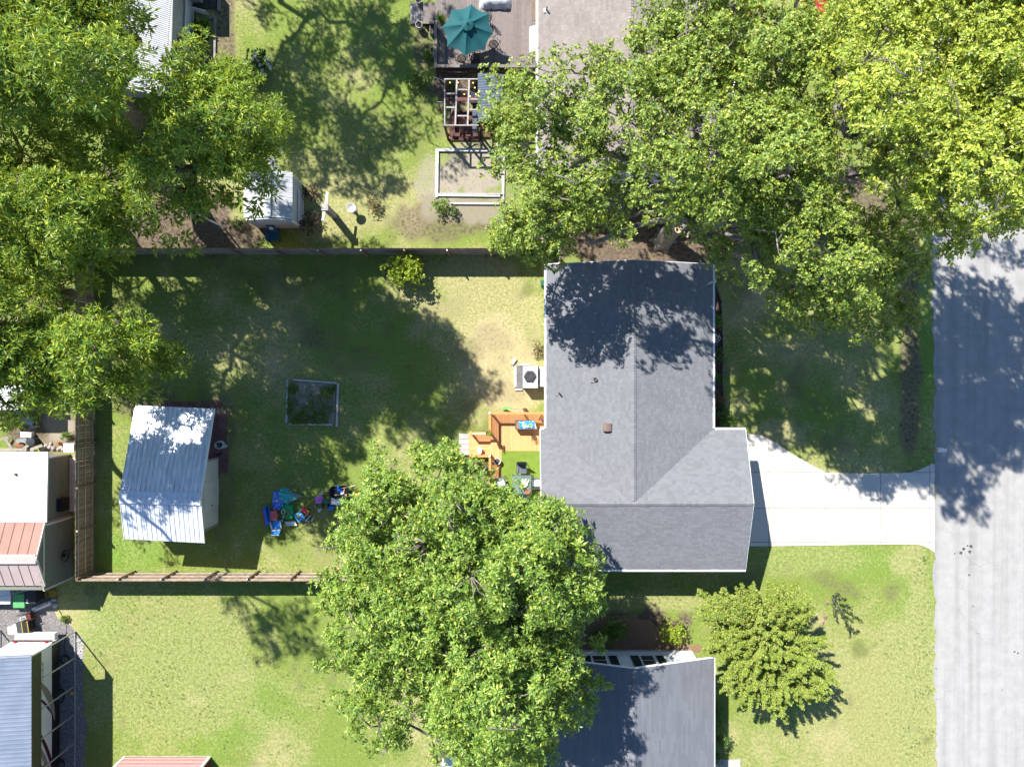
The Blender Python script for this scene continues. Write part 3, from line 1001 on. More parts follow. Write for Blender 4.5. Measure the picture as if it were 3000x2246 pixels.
    # service mast and weatherhead on the front eave
    mast = MB().tube([P(2060,838,3.35),P(2075,831,3.6),P(2091,824,4.0)],[.05,.05,.055],8).build("service_mast", grey_m, h, smooth=True)
    q = P(2093,823,4.0)
    MB().lathe((q.x,q.y,q.z-.08),[(.06,0),(.11,.06),(.10,.15),(.03,.2)],12).build("weatherhead", grey_m, mast, smooth=True)
    # doors and windows
    win = M("window_white",(.72,.72,.72))
    def window(x, y, z, w, hh, nx, ny):
        f = MB().box((x+nx*.03,y+ny*.03,z),(w if ny else .06, w if nx else .06, hh)).build("window", win, h)
        MB().box((x+nx*.065,y+ny*.065,z),((w-.14) if ny else .012, (w-.14) if nx else .012, hh-.14)).build("pane", glass_m, f)
    for y in (4.4, 1.2): window(10.68,y,1.6,1.2,1.2,1,0)
    for y in (4.6, 2.4): window(2.25,y,1.7,1.0,1.0,-1,0)
    for x in (4.0, 8.4): window(x,-9.85,1.6,1.3,1.1,0,-1)
    d = MB().bx(2.13,2.25,-.9,0,.55,2.6).build("back_door", win, h)
    MB().bx(2.105,2.129,-.75,-.15,1.5,2.45).build("pane", glass_m, d)
    gd = MB().bx(12.4,12.44,-8.9,-4.2,0,2.3).build("garage_door", win, h)
    for i in range(4):
        MB().bx(12.442,12.46,-8.8,-4.3,.08+i*.56,.58+i*.56).build("door_panel", white_p, gd)
    fd = MB().bx(10.68,10.72,-1.9,-.95,.2,2.3).build("front_door", M("door_red",(.25,.05,.04)), h)
    MB().lathe((10.74,-1.1,1.2),[(.03,0),(.03,.05)],8).build("handle", black_m, fd)
main_house()
wire_m = M("black_wire",(.02,.02,.02))
pts = [P(2094,822,4.02), P(2140,812,4.35), P(2210,797,4.9), P(2330,768,5.9), P(2560,700,7.3), P(2900,600,8.5), P(3100,560,9)]
MB().tube(pts, .014, 5).build("service_wire", wire_m, label="thin overhead service wire running from the roof mast towards the road", cat="wire")

# ------------------------------------------------------------------ south neighbour
def south_house():
    E, R = 2.7, 4.2
    xW, xE, xr, yN, yS = 1.82, 11.2, 6.51, -15.19, -26.5
    h = thing("south_house", "white sided house with blue-grey roof south of the grey house", "house", (6.5,-20,0))
    MB().bx(2.45,10.55,-26.3,-15.79,-.05,2.62).build("wall", white_s, h)
    MB().add([(2.45,-15.79,2.62),(10.55,-15.79,2.62),(xr,-15.79,3.95),(2.45,-15.95,2.62),(10.55,-15.95,2.62),(xr,-15.95,3.95)],
             [(0,2,1),(3,4,5),(0,1,4,3),(1,2,5,4),(2,0,3,5)]).build("gable_wall", white_s, h)
    gw = lambda z: (0,1) if z < 2.62 else ((z-2.62)/1.36*.5, 1-(z-2.62)/1.36*.5)
    siding(h, (2.45,-15.79), (10.55,-15.79), .25, 3.9, .115, white_s, (0,1), gw)
    MB().bx(2.42,10.58,-15.8,-15.74,-.05,.25).build("foundation", conc, h)
    for x in (2.47,10.53):
        MB().bx(x-.06,x+.06,-15.8,-15.735,.25,2.6).build("corner_board", white_p, h)
    rf = MB().slab([(xW,yS,E),(xr,yS,R),(xr,yN,R),(xW,yN,E)], .1).slab([(xr,yS,R),(xE,yS,E),(xE,yN,E),(xr,yN,R)], .1)
    roof = rf.build("roof", shingle_g2, h)
    sl = (R-E)/(xr-xW)
    shingles(roof, [(xW,yS,E),(xr,yS,R),(xr,yN,R),(xW,yN,E)], (0,1,0), (1,0,sl), shingle_g2, tw=.9, ex=.15, seed=11)
    shingles(roof, [(xE,yS,E),(xE,yN,E),(xr,yN,R),(xr,yS,R)], (0,1,0), (-1,0,sl), shingle_g2, tw=.9, ex=.15, seed=12)
    ridge_caps(roof, (xr,yS,R), (xr,yN,R), (1,0,-sl), (-1,0,-sl), shingle_g2)
    for a, b in (((xW,yN+.02,E-.06),(xr,yN+.02,R-.06)), ((xE,yN+.02,E-.06),(xr,yN+.02,R-.06))):
        MB().beam(a, b, .03, .16).build("rake_board", white_p, h)
    MB().beam((xE+.03,yS,E-.06),(xE+.03,yN,E-.06),.05,.12).build("fascia", white_p, h)
    shut = M("dark_green_shutter",(.02,.035,.03),(.03,.045,.04),rough=.5)
    zx = lambda zx_: (1650+zx_/4.608)
    # windows with dark shutters in the white gable, placed by their upper edges seen from the drone
    for (s0,s1,w0,w1,t0,t1) in ((268,340,390,575,600,690),(908,1000,1042,1220,1240,1322)):
        zt = 1.0
        X = lambda q, z: P(zx(q), 1930, z).x
        cx0, cx1 = X(s0,1.2), X(t1,1.2)
        wl, wr = X(w0,1.3), X(w1,1.3)
        f = MB().bx(wl-.06,wr+.06,-15.755,-15.70,1.0,2.45).build("window", white_p, h)
        MB().bx(wl+.03,wr-.03,-15.70,-15.685,1.06,1.68).build("pane", glass_m, f)
        MB().bx(wl+.03,wr-.03,-15.70,-15.685,1.76,2.38).build("pane", glass_m, f)
        MB().bx(wl-.1,wr+.1,-15.755,-15.66,.93,1.0).build("sill", white_p, f)
        for a, b in ((X(s0,1.1), X(s1+22,1.1)), (X(t0,1.1)+.05, X(t1+22,1.1)+.05)):
            s = MB().bx(a,b,-15.755,-15.72,.95,2.5).build("shutter", shut, h)
            for i in range(12):
                MB().bx(a+.04,b-.04,-15.72,-15.705,1.02+i*.12,1.10+i*.12).build("slat", shut, s)
    st = MB().bx(P(2085,0).x, P(2168,0).x, P(0,2300).y, P(0,2222).y, .005, .09).build("door_step", conc, h)
south_house()

# ------------------------------------------------------------------ north neighbour (tan shingles)
def north_house():
    E, R = 2.8, 4.35
    xW, xE, xr, yS, yN = 1.44, 12.2, 6.3, 11.35, 27.0
    h = thing("north_house", "house with pale tan shingle roof half hidden under the oaks", "house", (6.5,19,0))
    MB().bx(1.95,11.7,11.85,26.8,-.05,2.6).build("wall", white_s, h)
    MB().add([(1.95,11.85,2.6),(11.7,11.85,2.6),(xr,11.85,4.1),(1.95,12.0,2.6),(11.7,12.0,2.6),(xr,12.0,4.1)],
             [(0,1,2),(3,5,4),(0,3,4,1),(1,4,5,2),(2,5,3,0)]).build("gable_wall", white_s, h)
    siding(h, (1.95,11.85), (11.7,11.85), .3, 2.6, .115, white_s, (0,-1))
    siding(h, (1.95,11.85), (1.95,26.8), .3, 2.6, .115, white_s, (-1,0))
    Ee = E
    A = [(xW,yS,E),(xr,yS,R),(xr,yN,R),(xW,yN,E)]
    B = [(xr,yS,R),(xE,yS,Ee),(xE,yN,Ee),(xr,yN,R)]
    roof = MB().slab(A,.1).slab(B,.1).build("roof", shingle_t, h)
    sl, sl2 = (R-E)/(xr-xW), (R-Ee)/(xE-xr)
    shingles(roof, A, (0,1,0), (1,0,sl), shingle_t, seed=21)
    shingles(roof, [B[1],B[2],B[3],B[0]], (0,1,0), (-1,0,sl2), shingle_t, seed=22)
    ridge_caps(roof, (xr,yS,R), (xr,yN,R), (1,0,-sl2), (-1,0,-sl), shingle_t)
    MB().beam((xW-.06,yS,E-.05),(xW-.06,yN,E-.05),.12,.12).build("gutter", white_p, h)
    MB().beam((xE+.06,yS,Ee-.05),(xE+.06,yN,Ee-.05),.12,.12).build("gutter", white_p, h)
    p = P(1602,27,3.1); z = E+(p.x-xW)*sl
    MB().lathe((p.x,p.y,z),[(.05,-.02),(.04,.36),(.03,.36)],10).build("vent_pipe", black_p, h)
    MB().box((p.x-.05,p.y,z+.02),(.25,.25,.02)).build("vent_flashing", grey_m, h)
    a, b = P(1551,78,2.5), P(1574,152,2.5)
    MB().add([(a.x,a.y,2.42),(b.x,a.y,2.68),(b.x,b.y,2.68),(a.x,b.y,2.42),(a.x,a.y,2.34),(b.x,a.y,2.6),(b.x,b.y,2.6),(a.x,b.y,2.34)],
             [(3,2,1,0),(4,5,6,7),(0,1,5,4),(1,2,6,5),(2,3,7,6),(3,0,4,7)]).build("door_awning", white_p, h)
    q = P(1562,165,2.2)
    MB().tube([(q.x+.2,q.y+.05,2.4),(q.x,q.y,2.2),(q.x-.02,q.y-.02,.2)],.05,8).build("downpipe", white_p, h)
north_house()

# ------------------------------------------------------------------ north-west neighbour: metal-roofed cottage
tin_w = M("pale_metal_roof",(.48,.49,.50),(.41,.42,.43),sc=3,rough=.65,spec=.2,fine=.12,orand=.08)
def nw_house():
    h = thing("metal_roof_cottage", "pale grey cottage with ribbed metal roof under the pecan trees", "house", (-21.5,18,0))
    base_n, base_s = P(562,-60,0), P(552,268,0)
    wm = M("grey_wall",(.36,.36,.35),(.31,.31,.30),sc=2,fine=.1,orand=.06)
    x0, x1 = -24.6, -19.05
    MB().prism([(x0,16.9),(x1-.05,16.9),(x1+.15,24.3),(x0,24.3)], -.05, 2.35).build("wall", wm, h)
    # narrow upright boards on the wall seen from the yard
    for i in range(34):
        y = 16.95+i*.16
        xx = x1-.05+.2*(y-16.9)/7.4
        MB().bx(xx-.01,xx+.022,y,y+.148,.02,2.34).build("wall_board", wm, h)
    MB().bx(x0,-18.25,22.42,24.3,-.05,2.6).build("bump_out_wall", M("green_grey_wall",(.30,.32,.31)), h)
    MB().beam((x1+.14,22.38,.1),(x1+.14,22.38,2.3),.09,.09).build("corner_board", white_p, h)
    xr = -22.1
    eE, eW, R = 2.35, 2.3, 3.15
    E1, E2 = P(480,284,2.38), P(507,-40,2.38)
    corrugated(h, (E1.x,E1.y,eE),(E2.x+.05,E2.y+1.6,eE),(xr+.2,24.8,R),(xr-.1,16.4,R), 70, .035, tin_w)
    corrugated(h, (x0-.4,24.8,eW),(x0-.5,16.4,eW),(xr-.1,16.4,R),(xr+.2,24.8,R), 70, .035, tin_w)
    MB().beam((xr-.1,16.4,R+.05),(xr+.2,24.8,R+.05),.3,.03).build("ridge_cap", tin_w, h)
    for a, b in (((E1.x,16.36,eE),(xr-.1,16.36,R)),((x0-.5,16.36,eW),(xr-.1,16.36,R))):
        MB().beam(a,b,.04,.14).build("rake_board", white_p, h)
    MB().add([(x0,16.92,2.3),(x1-.05,16.92,2.3),(xr,16.92,3.05),(x0,17.02,2.3),(x1-.05,17.02,2.3),(xr,17.02,3.05)],
             [(0,1,2),(3,5,4),(0,3,4,1),(1,4,5,2),(2,5,3,0)]).build("gable_wall", wm, h)
    # sun ornament hung on the wall
    c = P(517,120,1.6)
    y0 = c.y
    orn = thing("sun_ornament", "rust-coloured sun ornament hung on the cottage's grey wall", "ornament", (x1+.12,y0,1.2))
    mb = MB()
    R0 = Matrix.Rotation(math.pi/2,3,'Y')
    cx = -18.93; cz = 1.5
    vs = [(cx,y0+.26*math.cos(a*.3927),cz+.26*math.sin(a*.3927)) for a in range(16)]
    mb.add(vs+[(cx+.05,y0,cz)], [(i,(i+1)%16,16) for i in range(16)])
    mb.build("disc", M("rust",(.22,.09,.03),(.12,.05,.02),sc=10), orn)
    for i in range(10):
        a = i*.628
        MB().add([(cx,y0+.27*math.cos(a-.12),cz+.27*math.sin(a-.12)),(cx,y0+.27*math.cos(a+.12),cz+.27*math.sin(a+.12)),(cx+.02,y0+.55*math.cos(a),cz+.55*math.sin(a)),
                  (cx-.02,y0+.27*math.cos(a-.12),cz+.27*math.sin(a-.12))],[(0,1,2),(3,2,1),(0,2,3)]).build("ray", M("dark_rust",(.07,.035,.02)), orn)
nw_house()

def lattice(name, label, a, b, z0, z1, parent=None):
    """white criss-cross trellis panel between ground points a and b"""
    a, b = Vector(a), Vector(b)
    t = thing(name, label, "trellis", (a.x,a.y,0)) if parent is None else parent
    L_ = (b-a).length; d = (b-a)/L_
    hgt = z1-z0; st = .16
    def pt(s, z): return (a.x+d.x*s, a.y+d.y*s, z)
    k = -hgt
    while k < L_:
        s0, s1 = max(0,k), min(L_,k+hgt)
        if s1-s0 > .05:
            MB().beam(pt(s0,z0+s0-k), pt(s1,z0+s1-k), .012, .035).build("lath", white_p, t)
            MB().beam(pt(s0,z1-(s0-k)), pt(s1,z1-(s1-k)), .012, .035).build("lath", white_p, t)
        k += st
    for z in (z0, z1):
        MB().beam(pt(0,z), pt(L_,z), .04, .04).build("rail", white_p, t)
    return t
lattice("trellis", "white lattice trellis along the cottage's grey wall", (-18.80,22.15,0), (-18.95,17.3,0), .1, 1.1)
lattice("trellis", "short white lattice trellis standing by the cottage's dark boardwalk", (-18.7,21.95,0), (-17.9,21.75,0), .1, .6)
bw = thing("boardwalk", "dark wide-board walkway at the cottage's corner", "walkway", (-18.3,23,0))
dk = M("dark_boards",(.035,.03,.028),(.05,.042,.04),orand=.4,fine=.3)
for i in range(3):
    MB().bx(-19.0+.2+i*.47,-19.0+.62+i*.47,22.1,25,.1,.15).build("plank", dk, bw)
MB().bx(-17.38,-17.25,22.0,25,.0,.17).build("kerb_board", wood_gr, bw)
tb = thing("bed_border", "weathered timber border round the bed beside the trellis", "garden border", (-18,20,0))
MB().beam((-17.55,21.6,.06),(-17.6,16.6,.06),.12,.12).build("timber", wood_gr, tb)
MB().beam((-18.6,21.55,.06),(-17.65,21.6,.06),.12,.12).build("timber", wood_gr, tb)
sheet("border_soil_bed", [(563,57),(612,57),(608,300),(556,300)], .01, soil)

# ------------------------------------------------------------------ workshop with white and pink metal roofs
green_s = M("green_siding",(.17,.18,.135),(.15,.16,.12),sc=2,fine=.12,orand=.12,rough=.6)
trim_t = M("pale_trim",(.56,.51,.46),(.50,.45,.40))
tin_white = M("white_metal_roof",(.72,.72,.71),(.66,.66,.65),sc=1,rough=.45,fine=.08)
tin_pink = M("pink_metal_roof",(.30,.185,.15),(.265,.16,.13),sc=1,rough=.85,spec=.08,fine=.1,orand=.05)
tin_pink2 = M("pale_pink_metal_roof",(.45,.35,.32),(.41,.32,.29),sc=1,rough=.45,fine=.1,orand=.04)
def workshop():
    h = thing("workshop", "green sided workshop with white and pink metal roofs behind the fence", "workshop", (-28,-8,0))
    # white lean-to part
    yN, yM, yS = P(0,1330).y, P(0,1512).y, P(0,1690).y
    xE1, xE2 = -26.2, -26.02
    MB().bx(-33,xE1,yM,yN,-.05,2.05).build("wall", green_s, h)
    siding(h, (xE1,yN), (xE1,yM), .15, 2.1, .15, green_s, (1,0))
    MB().bx(xE1-.02,xE1+.05,yN-.06,yN+.03,0,2.1).build("corner_board", trim_t, h)
    MB().bx(xE1-.02,xE1+.05,yM-.03,yM+.1,0,2.2).build("corner_board", trim_t, h)
    a, b = P(138,1323,2.3), P(129,1530,2.62)
    metal_roof(h, (-33,a.y,2.3),(a.x,a.y,2.3),(b.x+.08,b.y+.02,2.6),(-33,b.y+.02,2.6), 13, tin_white, .03, .04)
    MB().beam((a.x+.02,a.y,2.25),(b.x+.1,b.y,2.55),.04,.1).build("rake_board", white_p, h)
    sp = P(48,1389,2.4)
    MB().lathe((sp.x,sp.y,2.42),[(.09,0),(.07,.1),(.02,.12)],8).build("roof_vent", M("rust",(.22,.09,.03)), h)
    MB().bx(xE1+.04,xE1+.5,yM+.3,yN-.2,-.02,.10).build("concrete_apron", trim_t, h)
    # pink gable part
    MB().bx(-33,xE2,yS,yM-.02,-.05,2.6).build("wall", green_s, h)
    yr = P(0,1637,3.45).y
    R, E = 3.45, 2.72
    w2 = yM-.02
    def ext(z):
        if z < 2.6: return (0,1)
        k = (z-2.6)/(R-.1-2.6)
        tr = (w2-yr)/(w2-yS)
        return (tr*k, 1-(1-tr)*k)
    MB().add([(xE2,yS,2.6),(xE2,w2,2.6),(xE2,yr,R-.1),(xE2-.1,yS,2.6),(xE2-.1,w2,2.6),(xE2-.1,yr,R-.1)],
             [(0,1,2),(3,5,4),(0,3,4,1),(1,4,5,2),(2,5,3,0)]).build("gable_wall", green_s, h)
    siding(h, (xE2,w2), (xE2,yS), .15, 3.35, .15, green_s, (1,0), ext)
    MB().bx(xE2-.02,xE2+.06,w2-.05,w2+.06,0,2.6).build("corner_board", trim_t, h)
    MB().bx(xE2-.02,xE2+.06,yS-.06,yS+.05,0,2.6).build("corner_board", trim_t, h)
    MB().beam((xE2+.05,w2,2.66),(xE2+.05,yS,2.66),.03,.12).build("band_board", trim_t, h)
    n0, n1 = P(130,1529,E), P(107,1637,R)
    s0 = P(128,1715,E)
    metal_roof(h, (-33,n0.y,E),(n0.x,n0.y,E),(n0.x,n1.y,R),(-33,n1.y,R), 13, tin_pink, .03, .035)
    metal_roof(h, (-33,s0.y,E),(s0.x,s0.y,E),(s0.x,n1.y,R),(-33,n1.y,R), 13, tin_pink2, .03, .035)
    MB().beam((-33,n1.y+.13,R),(n0.x+.01,n1.y+.13,R),.26,.03).beam((-33,n1.y-.13,R),(n0.x+.01,n1.y-.13,R),.26,.03).build("ridge_cap", tin_pink2, h)
    for y_ in (n0.y, s0.y):
        MB().beam((n0.x+.03,y_,E-.03),(n0.x+.03,n1.y,R-.03),.05,.12).build("rake_board", trim_t, h)
    # meter and hose fixed to the wall
    m = MB().bx(xE1+.02,xE1+.30,P(0,1487).y,P(0,1451).y,.5,1.25)
    mt = m.build("meter_box", black_p, h)
    MB().bx(xE1+.3,xE1+.34,P(0,1483).y,P(0,1455).y,.55,1.2).build("cover", black_m, mt)
workshop()
hr = thing("garden_hose", "black garden hose hung in coils on the green workshop wall", "hose", (-25.93,-9.9,.6))
for k in range(4):
    MB().tube([(-25.86+.02*k, P(0,1615).y+.30*math.cos(a*.4), .95+.34*math.sin(a*.4)+.02*k) for a in range(17)], .022, 6).build("coil", black_p, hr)
MB().tube([(-25.86,P(0,1615).y+.2,.7),(-25.8,P(0,1600).y,.3),(-25.75,P(0,1590).y,.05)], .022, 6).build("tail", black_p, hr)
MB().bx(-25.97,-25.86,P(0,1618).y,P(0,1610).y,.85,1.05).build("bracket", black_m, hr)

# ------------------------------------------------------------------ backyard shed
shed_m = M("weathered_white_roof",(.66,.68,.71),(.40,.44,.51),sc=2.2,stretch=(5,.7,1),contrast=(.42,.74),rough=.5,metal=.2,fine=.25,fsc=25,orand=.1)
def yard_shed():
    h = thing("yard_shed", "cream metal shed with weathered white saltbox roof inside the fence", "shed", (-19.5,-5.5,0))
    cream = M("cream_metal",(.60,.62,.55),(.54,.56,.50),sc=2,rough=.5,fine=.1,orand=.05)
    nw, ne = P(396,1187,2.0), P(628,1197,2.0)
    rw, re = P(349,1455,3.65), P(587,1461,3.65)
    sw, se = P(363,1578,3.05), P(598,1590,3.05)
    metal_roof(h, nw, ne, re, rw, 17, shed_m, .028, .03)
    metal_roof(h, sw, se, re, rw, 17, shed_m, .028, .03)
    for a, b in ((rw,re),):
        up = Vector((0,0,.04))
        MB().beam(a+up+Vector((0,.16,-.05)), b+up+Vector((0,.16,-.05)), .36, .02).beam(a+up-Vector((0,.16,.04)), b+up-Vector((0,.16,.04)), .36, .02).build("ridge_cap", shed_m, h)
    MB().beam(ne-Vector((0,0,.05)), re-Vector((0,0,.05)), .04,.1).build("rake_board", white_p, h)
    MB().beam(se-Vector((0,0,.05)), re-Vector((0,0,.05)), .04,.1).build("rake_board", white_p, h)
    # closed room under the south half
    xw, xe, yn, ys = -21.5, -17.4, P(0,1343).y, P(0,1532).y
    MB().bx(xw,xe,ys,yn,-.05,2.55).build("wall", cream, h)
    n = 13
    for i in range(n):
        y = yn+(ys-yn)*i/n; y2 = yn+(ys-yn)*(i+1)/n
        MB().bx(xe+.001,xe+.025,y2+.01,y-.01,.05,2.5).build("wall_panel", cream, h)
    d = MB().bx(xe+.026,xe+.06,P(0,1478).y,P(0,1400).y,.06,2.1).build("door", cream, h)
    MB().box((xe+.08,P(0,1474).y+.05,1.05),(.05,.06,.12)).build("handle", black_m, d)
    MB().bx(xe-.02,xe+.07,yn,yn+.1,0,2.4).build("corner_board", M("tan_trim",(.32,.27,.2)), h)
    MB().bx(xe-.02,xe+.07,ys-.1,ys,0,2.4).build("corner_board", MATS["tan_trim"], h)
    # open porch under the north half
    for x, y in ((-21.1,-1.55),(-16.95,-1.6)):
        MB().bx(x-.05,x+.05,y-.05,y+.05,0,2.02).build("porch_post", wood_gr, h)
    MB().beam((-21.2,-1.58,1.93),(-16.85,-1.58,1.93),.06,.1).build("porch_beam", wood_gr, h)
yard_shed()
pav = thing("brick_paving", "dull red paver strip along the shed's porch", "paving", (-17.2,-3,0))
pv_m = M("red_paver",(.17,.085,.08),(.12,.062,.06),orand=.4,fine=.3)
pme = unit_box("paver", (.39,.29,.05), pv_m)
for i in range(13):
    for j in range(3):
        if (j == 2 and i < 1): continue
        inst(pme, "paver", pav, (-17.9+j*.40+random.uniform(-.01,.01)+(.1 if i > 6 else 0), -1.55-i*.30, -.02+random.uniform(0,.012)), random.uniform(-.02,.02))
for i in range(10):
    inst(pme, "paver", pav, (-21.0+i*.41, -1.22+random.uniform(-.02,.02), -.02+random.uniform(0,.02)), random.uniform(-.04,.04))

# ------------------------------------------------------------------ small white shed in the north yard
def garden_shed():
    h = thing("garden_shed", "small white metal shed near the clothes pole in the north yard", "shed", (-14,10,0))
    wm = M("shed_wall",(.50,.50,.49),(.45,.45,.44),sc=2,fine=.08,orand=.05)
    E, R = 1.95, 2.4
    eNE, eSE, eNW, eSW = P(857,505,E), P(857,638,E), P(717,515,E), P(714,640,E)
    rN, rS = P(783,503,R), P(777,631,R)
    metal_roof(h, (eSE.x,eSE.y,E),(eSE.x,eNE.y,E),(rN.x,eNE.y,R),(rN.x,eSE.y,R), 9, tin_w, .02,.03, minor=3)
    metal_roof(h, (eSW.x,eSE.y,E),(eSW.x,eNE.y,E),(rN.x,eNE.y,R),(rN.x,eSE.y,R), 9, tin_w, .02,.03, minor=3)
    MB().beam((rN.x+.09,eSE.y,R+.02),(rN.x+.09,eNE.y,R+.02),.2,.02).beam((rN.x-.09,eSE.y,R+.02),(rN.x-.09,eNE.y,R+.02),.2,.02).build("ridge_cap", white_p, h)
    x0, x1, y0, y1 = eSW.x+.12, P(884,0).x, P(0,668).y, eNE.y-.15
    MB().bx(x0,x1,y0,y1,-.05,1.93).build("wall", wm, h)
    for i in range(18):
        y = y0+.01+(y1-y0-.02)*i/18
        MB().bx(x1,x1+.018,y+.006,y+(y1-y0)/18-.006,.02,1.9).build("wall_panel", wm, h)
    for i in range(12):
        x = x0+(x1-x0)*i/12
        MB().bx(x+.006,x+(x1-x0)/12-.006,y0-.018,y0,.02,1.9).build("wall_panel", wm, h)
    MB().bx(x1-.02,x1+.05,y0-.05,y0+.03,0,1.9).build("corner_trim", white_p, h)
    MB().bx(x1-.02,x1+.05,y1-.03,y1+.04,0,1.9).build("corner_trim", white_p, h)
    for s in (-1,1):
        MB().beam((rN.x,eSE.y-.02,R-.04),(rN.x+s*(eSE.x-rN.x),eSE.y-.02,E-.04),.04,.12).build("rake_board", white_p, h)
    MB().add([(x0,y0+.01,1.93),(x1,y0+.01,1.93),(rN.x,y0+.01,2.33),(x0,y0+.08,1.93),(x1,y0+.08,1.93),(rN.x,y0+.08,2.33)],
             [(0,1,2),(3,5,4),(0,3,4,1),(1,4,5,2),(2,5,3,0)]).build("gable_wall", wm, h)
    return x1, y0, y1
gx1, gy0, gy1 = garden_shed()
lattice("trellis", "white lattice trellis leaning on the small white shed", (gx1+.12,gy0+2.0,0), (gx1+.12,gy0+.25,0), .1, 1.0)

# ------------------------------------------------------------------ red striped wall at the bottom edge
rs = thing("red_barn", "red metal barn with white horizontal stripes at the bottom edge", "barn", (-20.4,-25,0))
red_r = M("red_metal_wall",(.30,.032,.018),(.26,.028,.016),rough=.6,fine=.1,orand=.08)
bx0, bx1, by = -22.94, -17.9, -22.1
MB().bx(bx0,bx1,by-7,by,-.05,2.5).build("wall", red_r, rs)
for i in range(16):
    z = .06+i*.15
    MB().bx(bx0+.06,bx1-.06,by+.001,by+.02,z,z+.122).build("wall_panel", red_r, rs)
    MB().bx(bx0+.06,bx1-.06,by+.001,by+.03,z+.124,z+.148).build("white_batten", white_p, rs)
for x in (bx0,bx1):
    MB().bx(x-.07,x+.07,by-.05,by+.05,0,2.5).build("corner_trim", white_p, rs)
MB().bx(bx0,bx1,by,by+.06,-.02,.055).build("sill", conc, rs)
xm = (bx0+bx1)/2
metal_roof(rs, (bx0-.15,by-7,2.5),(bx0-.15,by+.02,2.5),(xm,by+.02,3.3),(xm,by-7,3.3), 12, red_r)
metal_roof(rs, (bx1+.15,by-7,2.5),(bx1+.15,by+.02,2.5),(xm,by+.02,3.3),(xm,by-7,3.3), 12, red_r)
# ------------------------------------------------------------------ fences
picket_me = MB().add([(-.068,-.009,.02),(.068,-.009,.02),(.068,-.009,1.80),(.045,-.009,1.83),(-.045,-.009,1.83),(-.068,-.009,1.80),
                      (-.068,.009,.02),(.068,.009,.02),(.068,.009,1.80),(.045,.009,1.83),(-.045,.009,1.83),(-.068,.009,1.80)],
                     [(0,1,2,3,4,5),(11,10,9,8,7,6),(0,6,7,1),(1,7,8,2),(2,8,9,3),(3,9,10,4),(4,10,11,5),(5,11,6,0)]).mesh("picket", wood_f, (0,0,0))
solar_m = M("white_lamp",(.75,.75,.74))
def fence(name, label, a, b, side, gap=.004, post0=1.2):
    """a, b ground ends; side = unit vector towards the yard where posts and rails stand"""
    a, b, s = Vector((*a,0)), Vector((*b,0)), Vector((*side,0))
    L_ = (b-a).length; d = (b-a)/L_
    t = thing(name, label, "fence", a)
    rz = math.atan2(d.y, d.x)
    n = int(L_/(.137+gap))
    for i in range(n):
        p = a+d*((i+.5)*L_/n)
        inst(picket_me, "picket", t, p+Vector((0,0,random.uniform(-.012,.008))), rz+random.uniform(-.01,.01), rx=random.uniform(-.004,.004), ry=random.uniform(-.004,.004), scale=((L_/n-gap)/.136,1,1))
    pos = [0.06]
    q = post0
    while q < L_-.6:
        pos.append(q); q += 2.44
    pos.append(L_-.06)
    for x in pos:
        p = a+d*x+s*.105
        po = MB().box(p+Vector((0,0,.92)), (.09,.09,1.86), rz).build("post", wood_f, t)
        if random.random() < .45:
            MB().box(p+s*.02+Vector((0,0,1.87)), (.07,.07,.025), rz).build("solar_cap", solar_m, po)
    for i in range(len(pos)-1):
        for z in (.28,.95,1.62):
            A, B = a+d*(pos[i]+.002)+s*.034+Vector((0,0,z)), a+d*(pos[i+1]-.002)+s*.034+Vector((0,0,z))
            MB().beam(A, B, .038, .088).build("rail", wood_rail, t)
    return t
fence("fence", "long wooden fence along the north side of the backyard", (-24.7,7.66), (2.72,7.66), (0,-1), post0=1.5)
fence("fence", "wooden picket fence on the backyard's west side beside the workshop", (-24.74,7.58), (-24.74,-11.1), (1,0), gap=.007, post0=1.3)
fence("fence", "wooden fence with pale rails along the backyard's south side", (-24.72,-11.19), (1.3,-11.19), (0,1), post0=2.4)
fence("fence", "short wooden fence return joining the grey house's corner", (2.74,7.56), (2.74,6.62), (-1,0), post0=5)

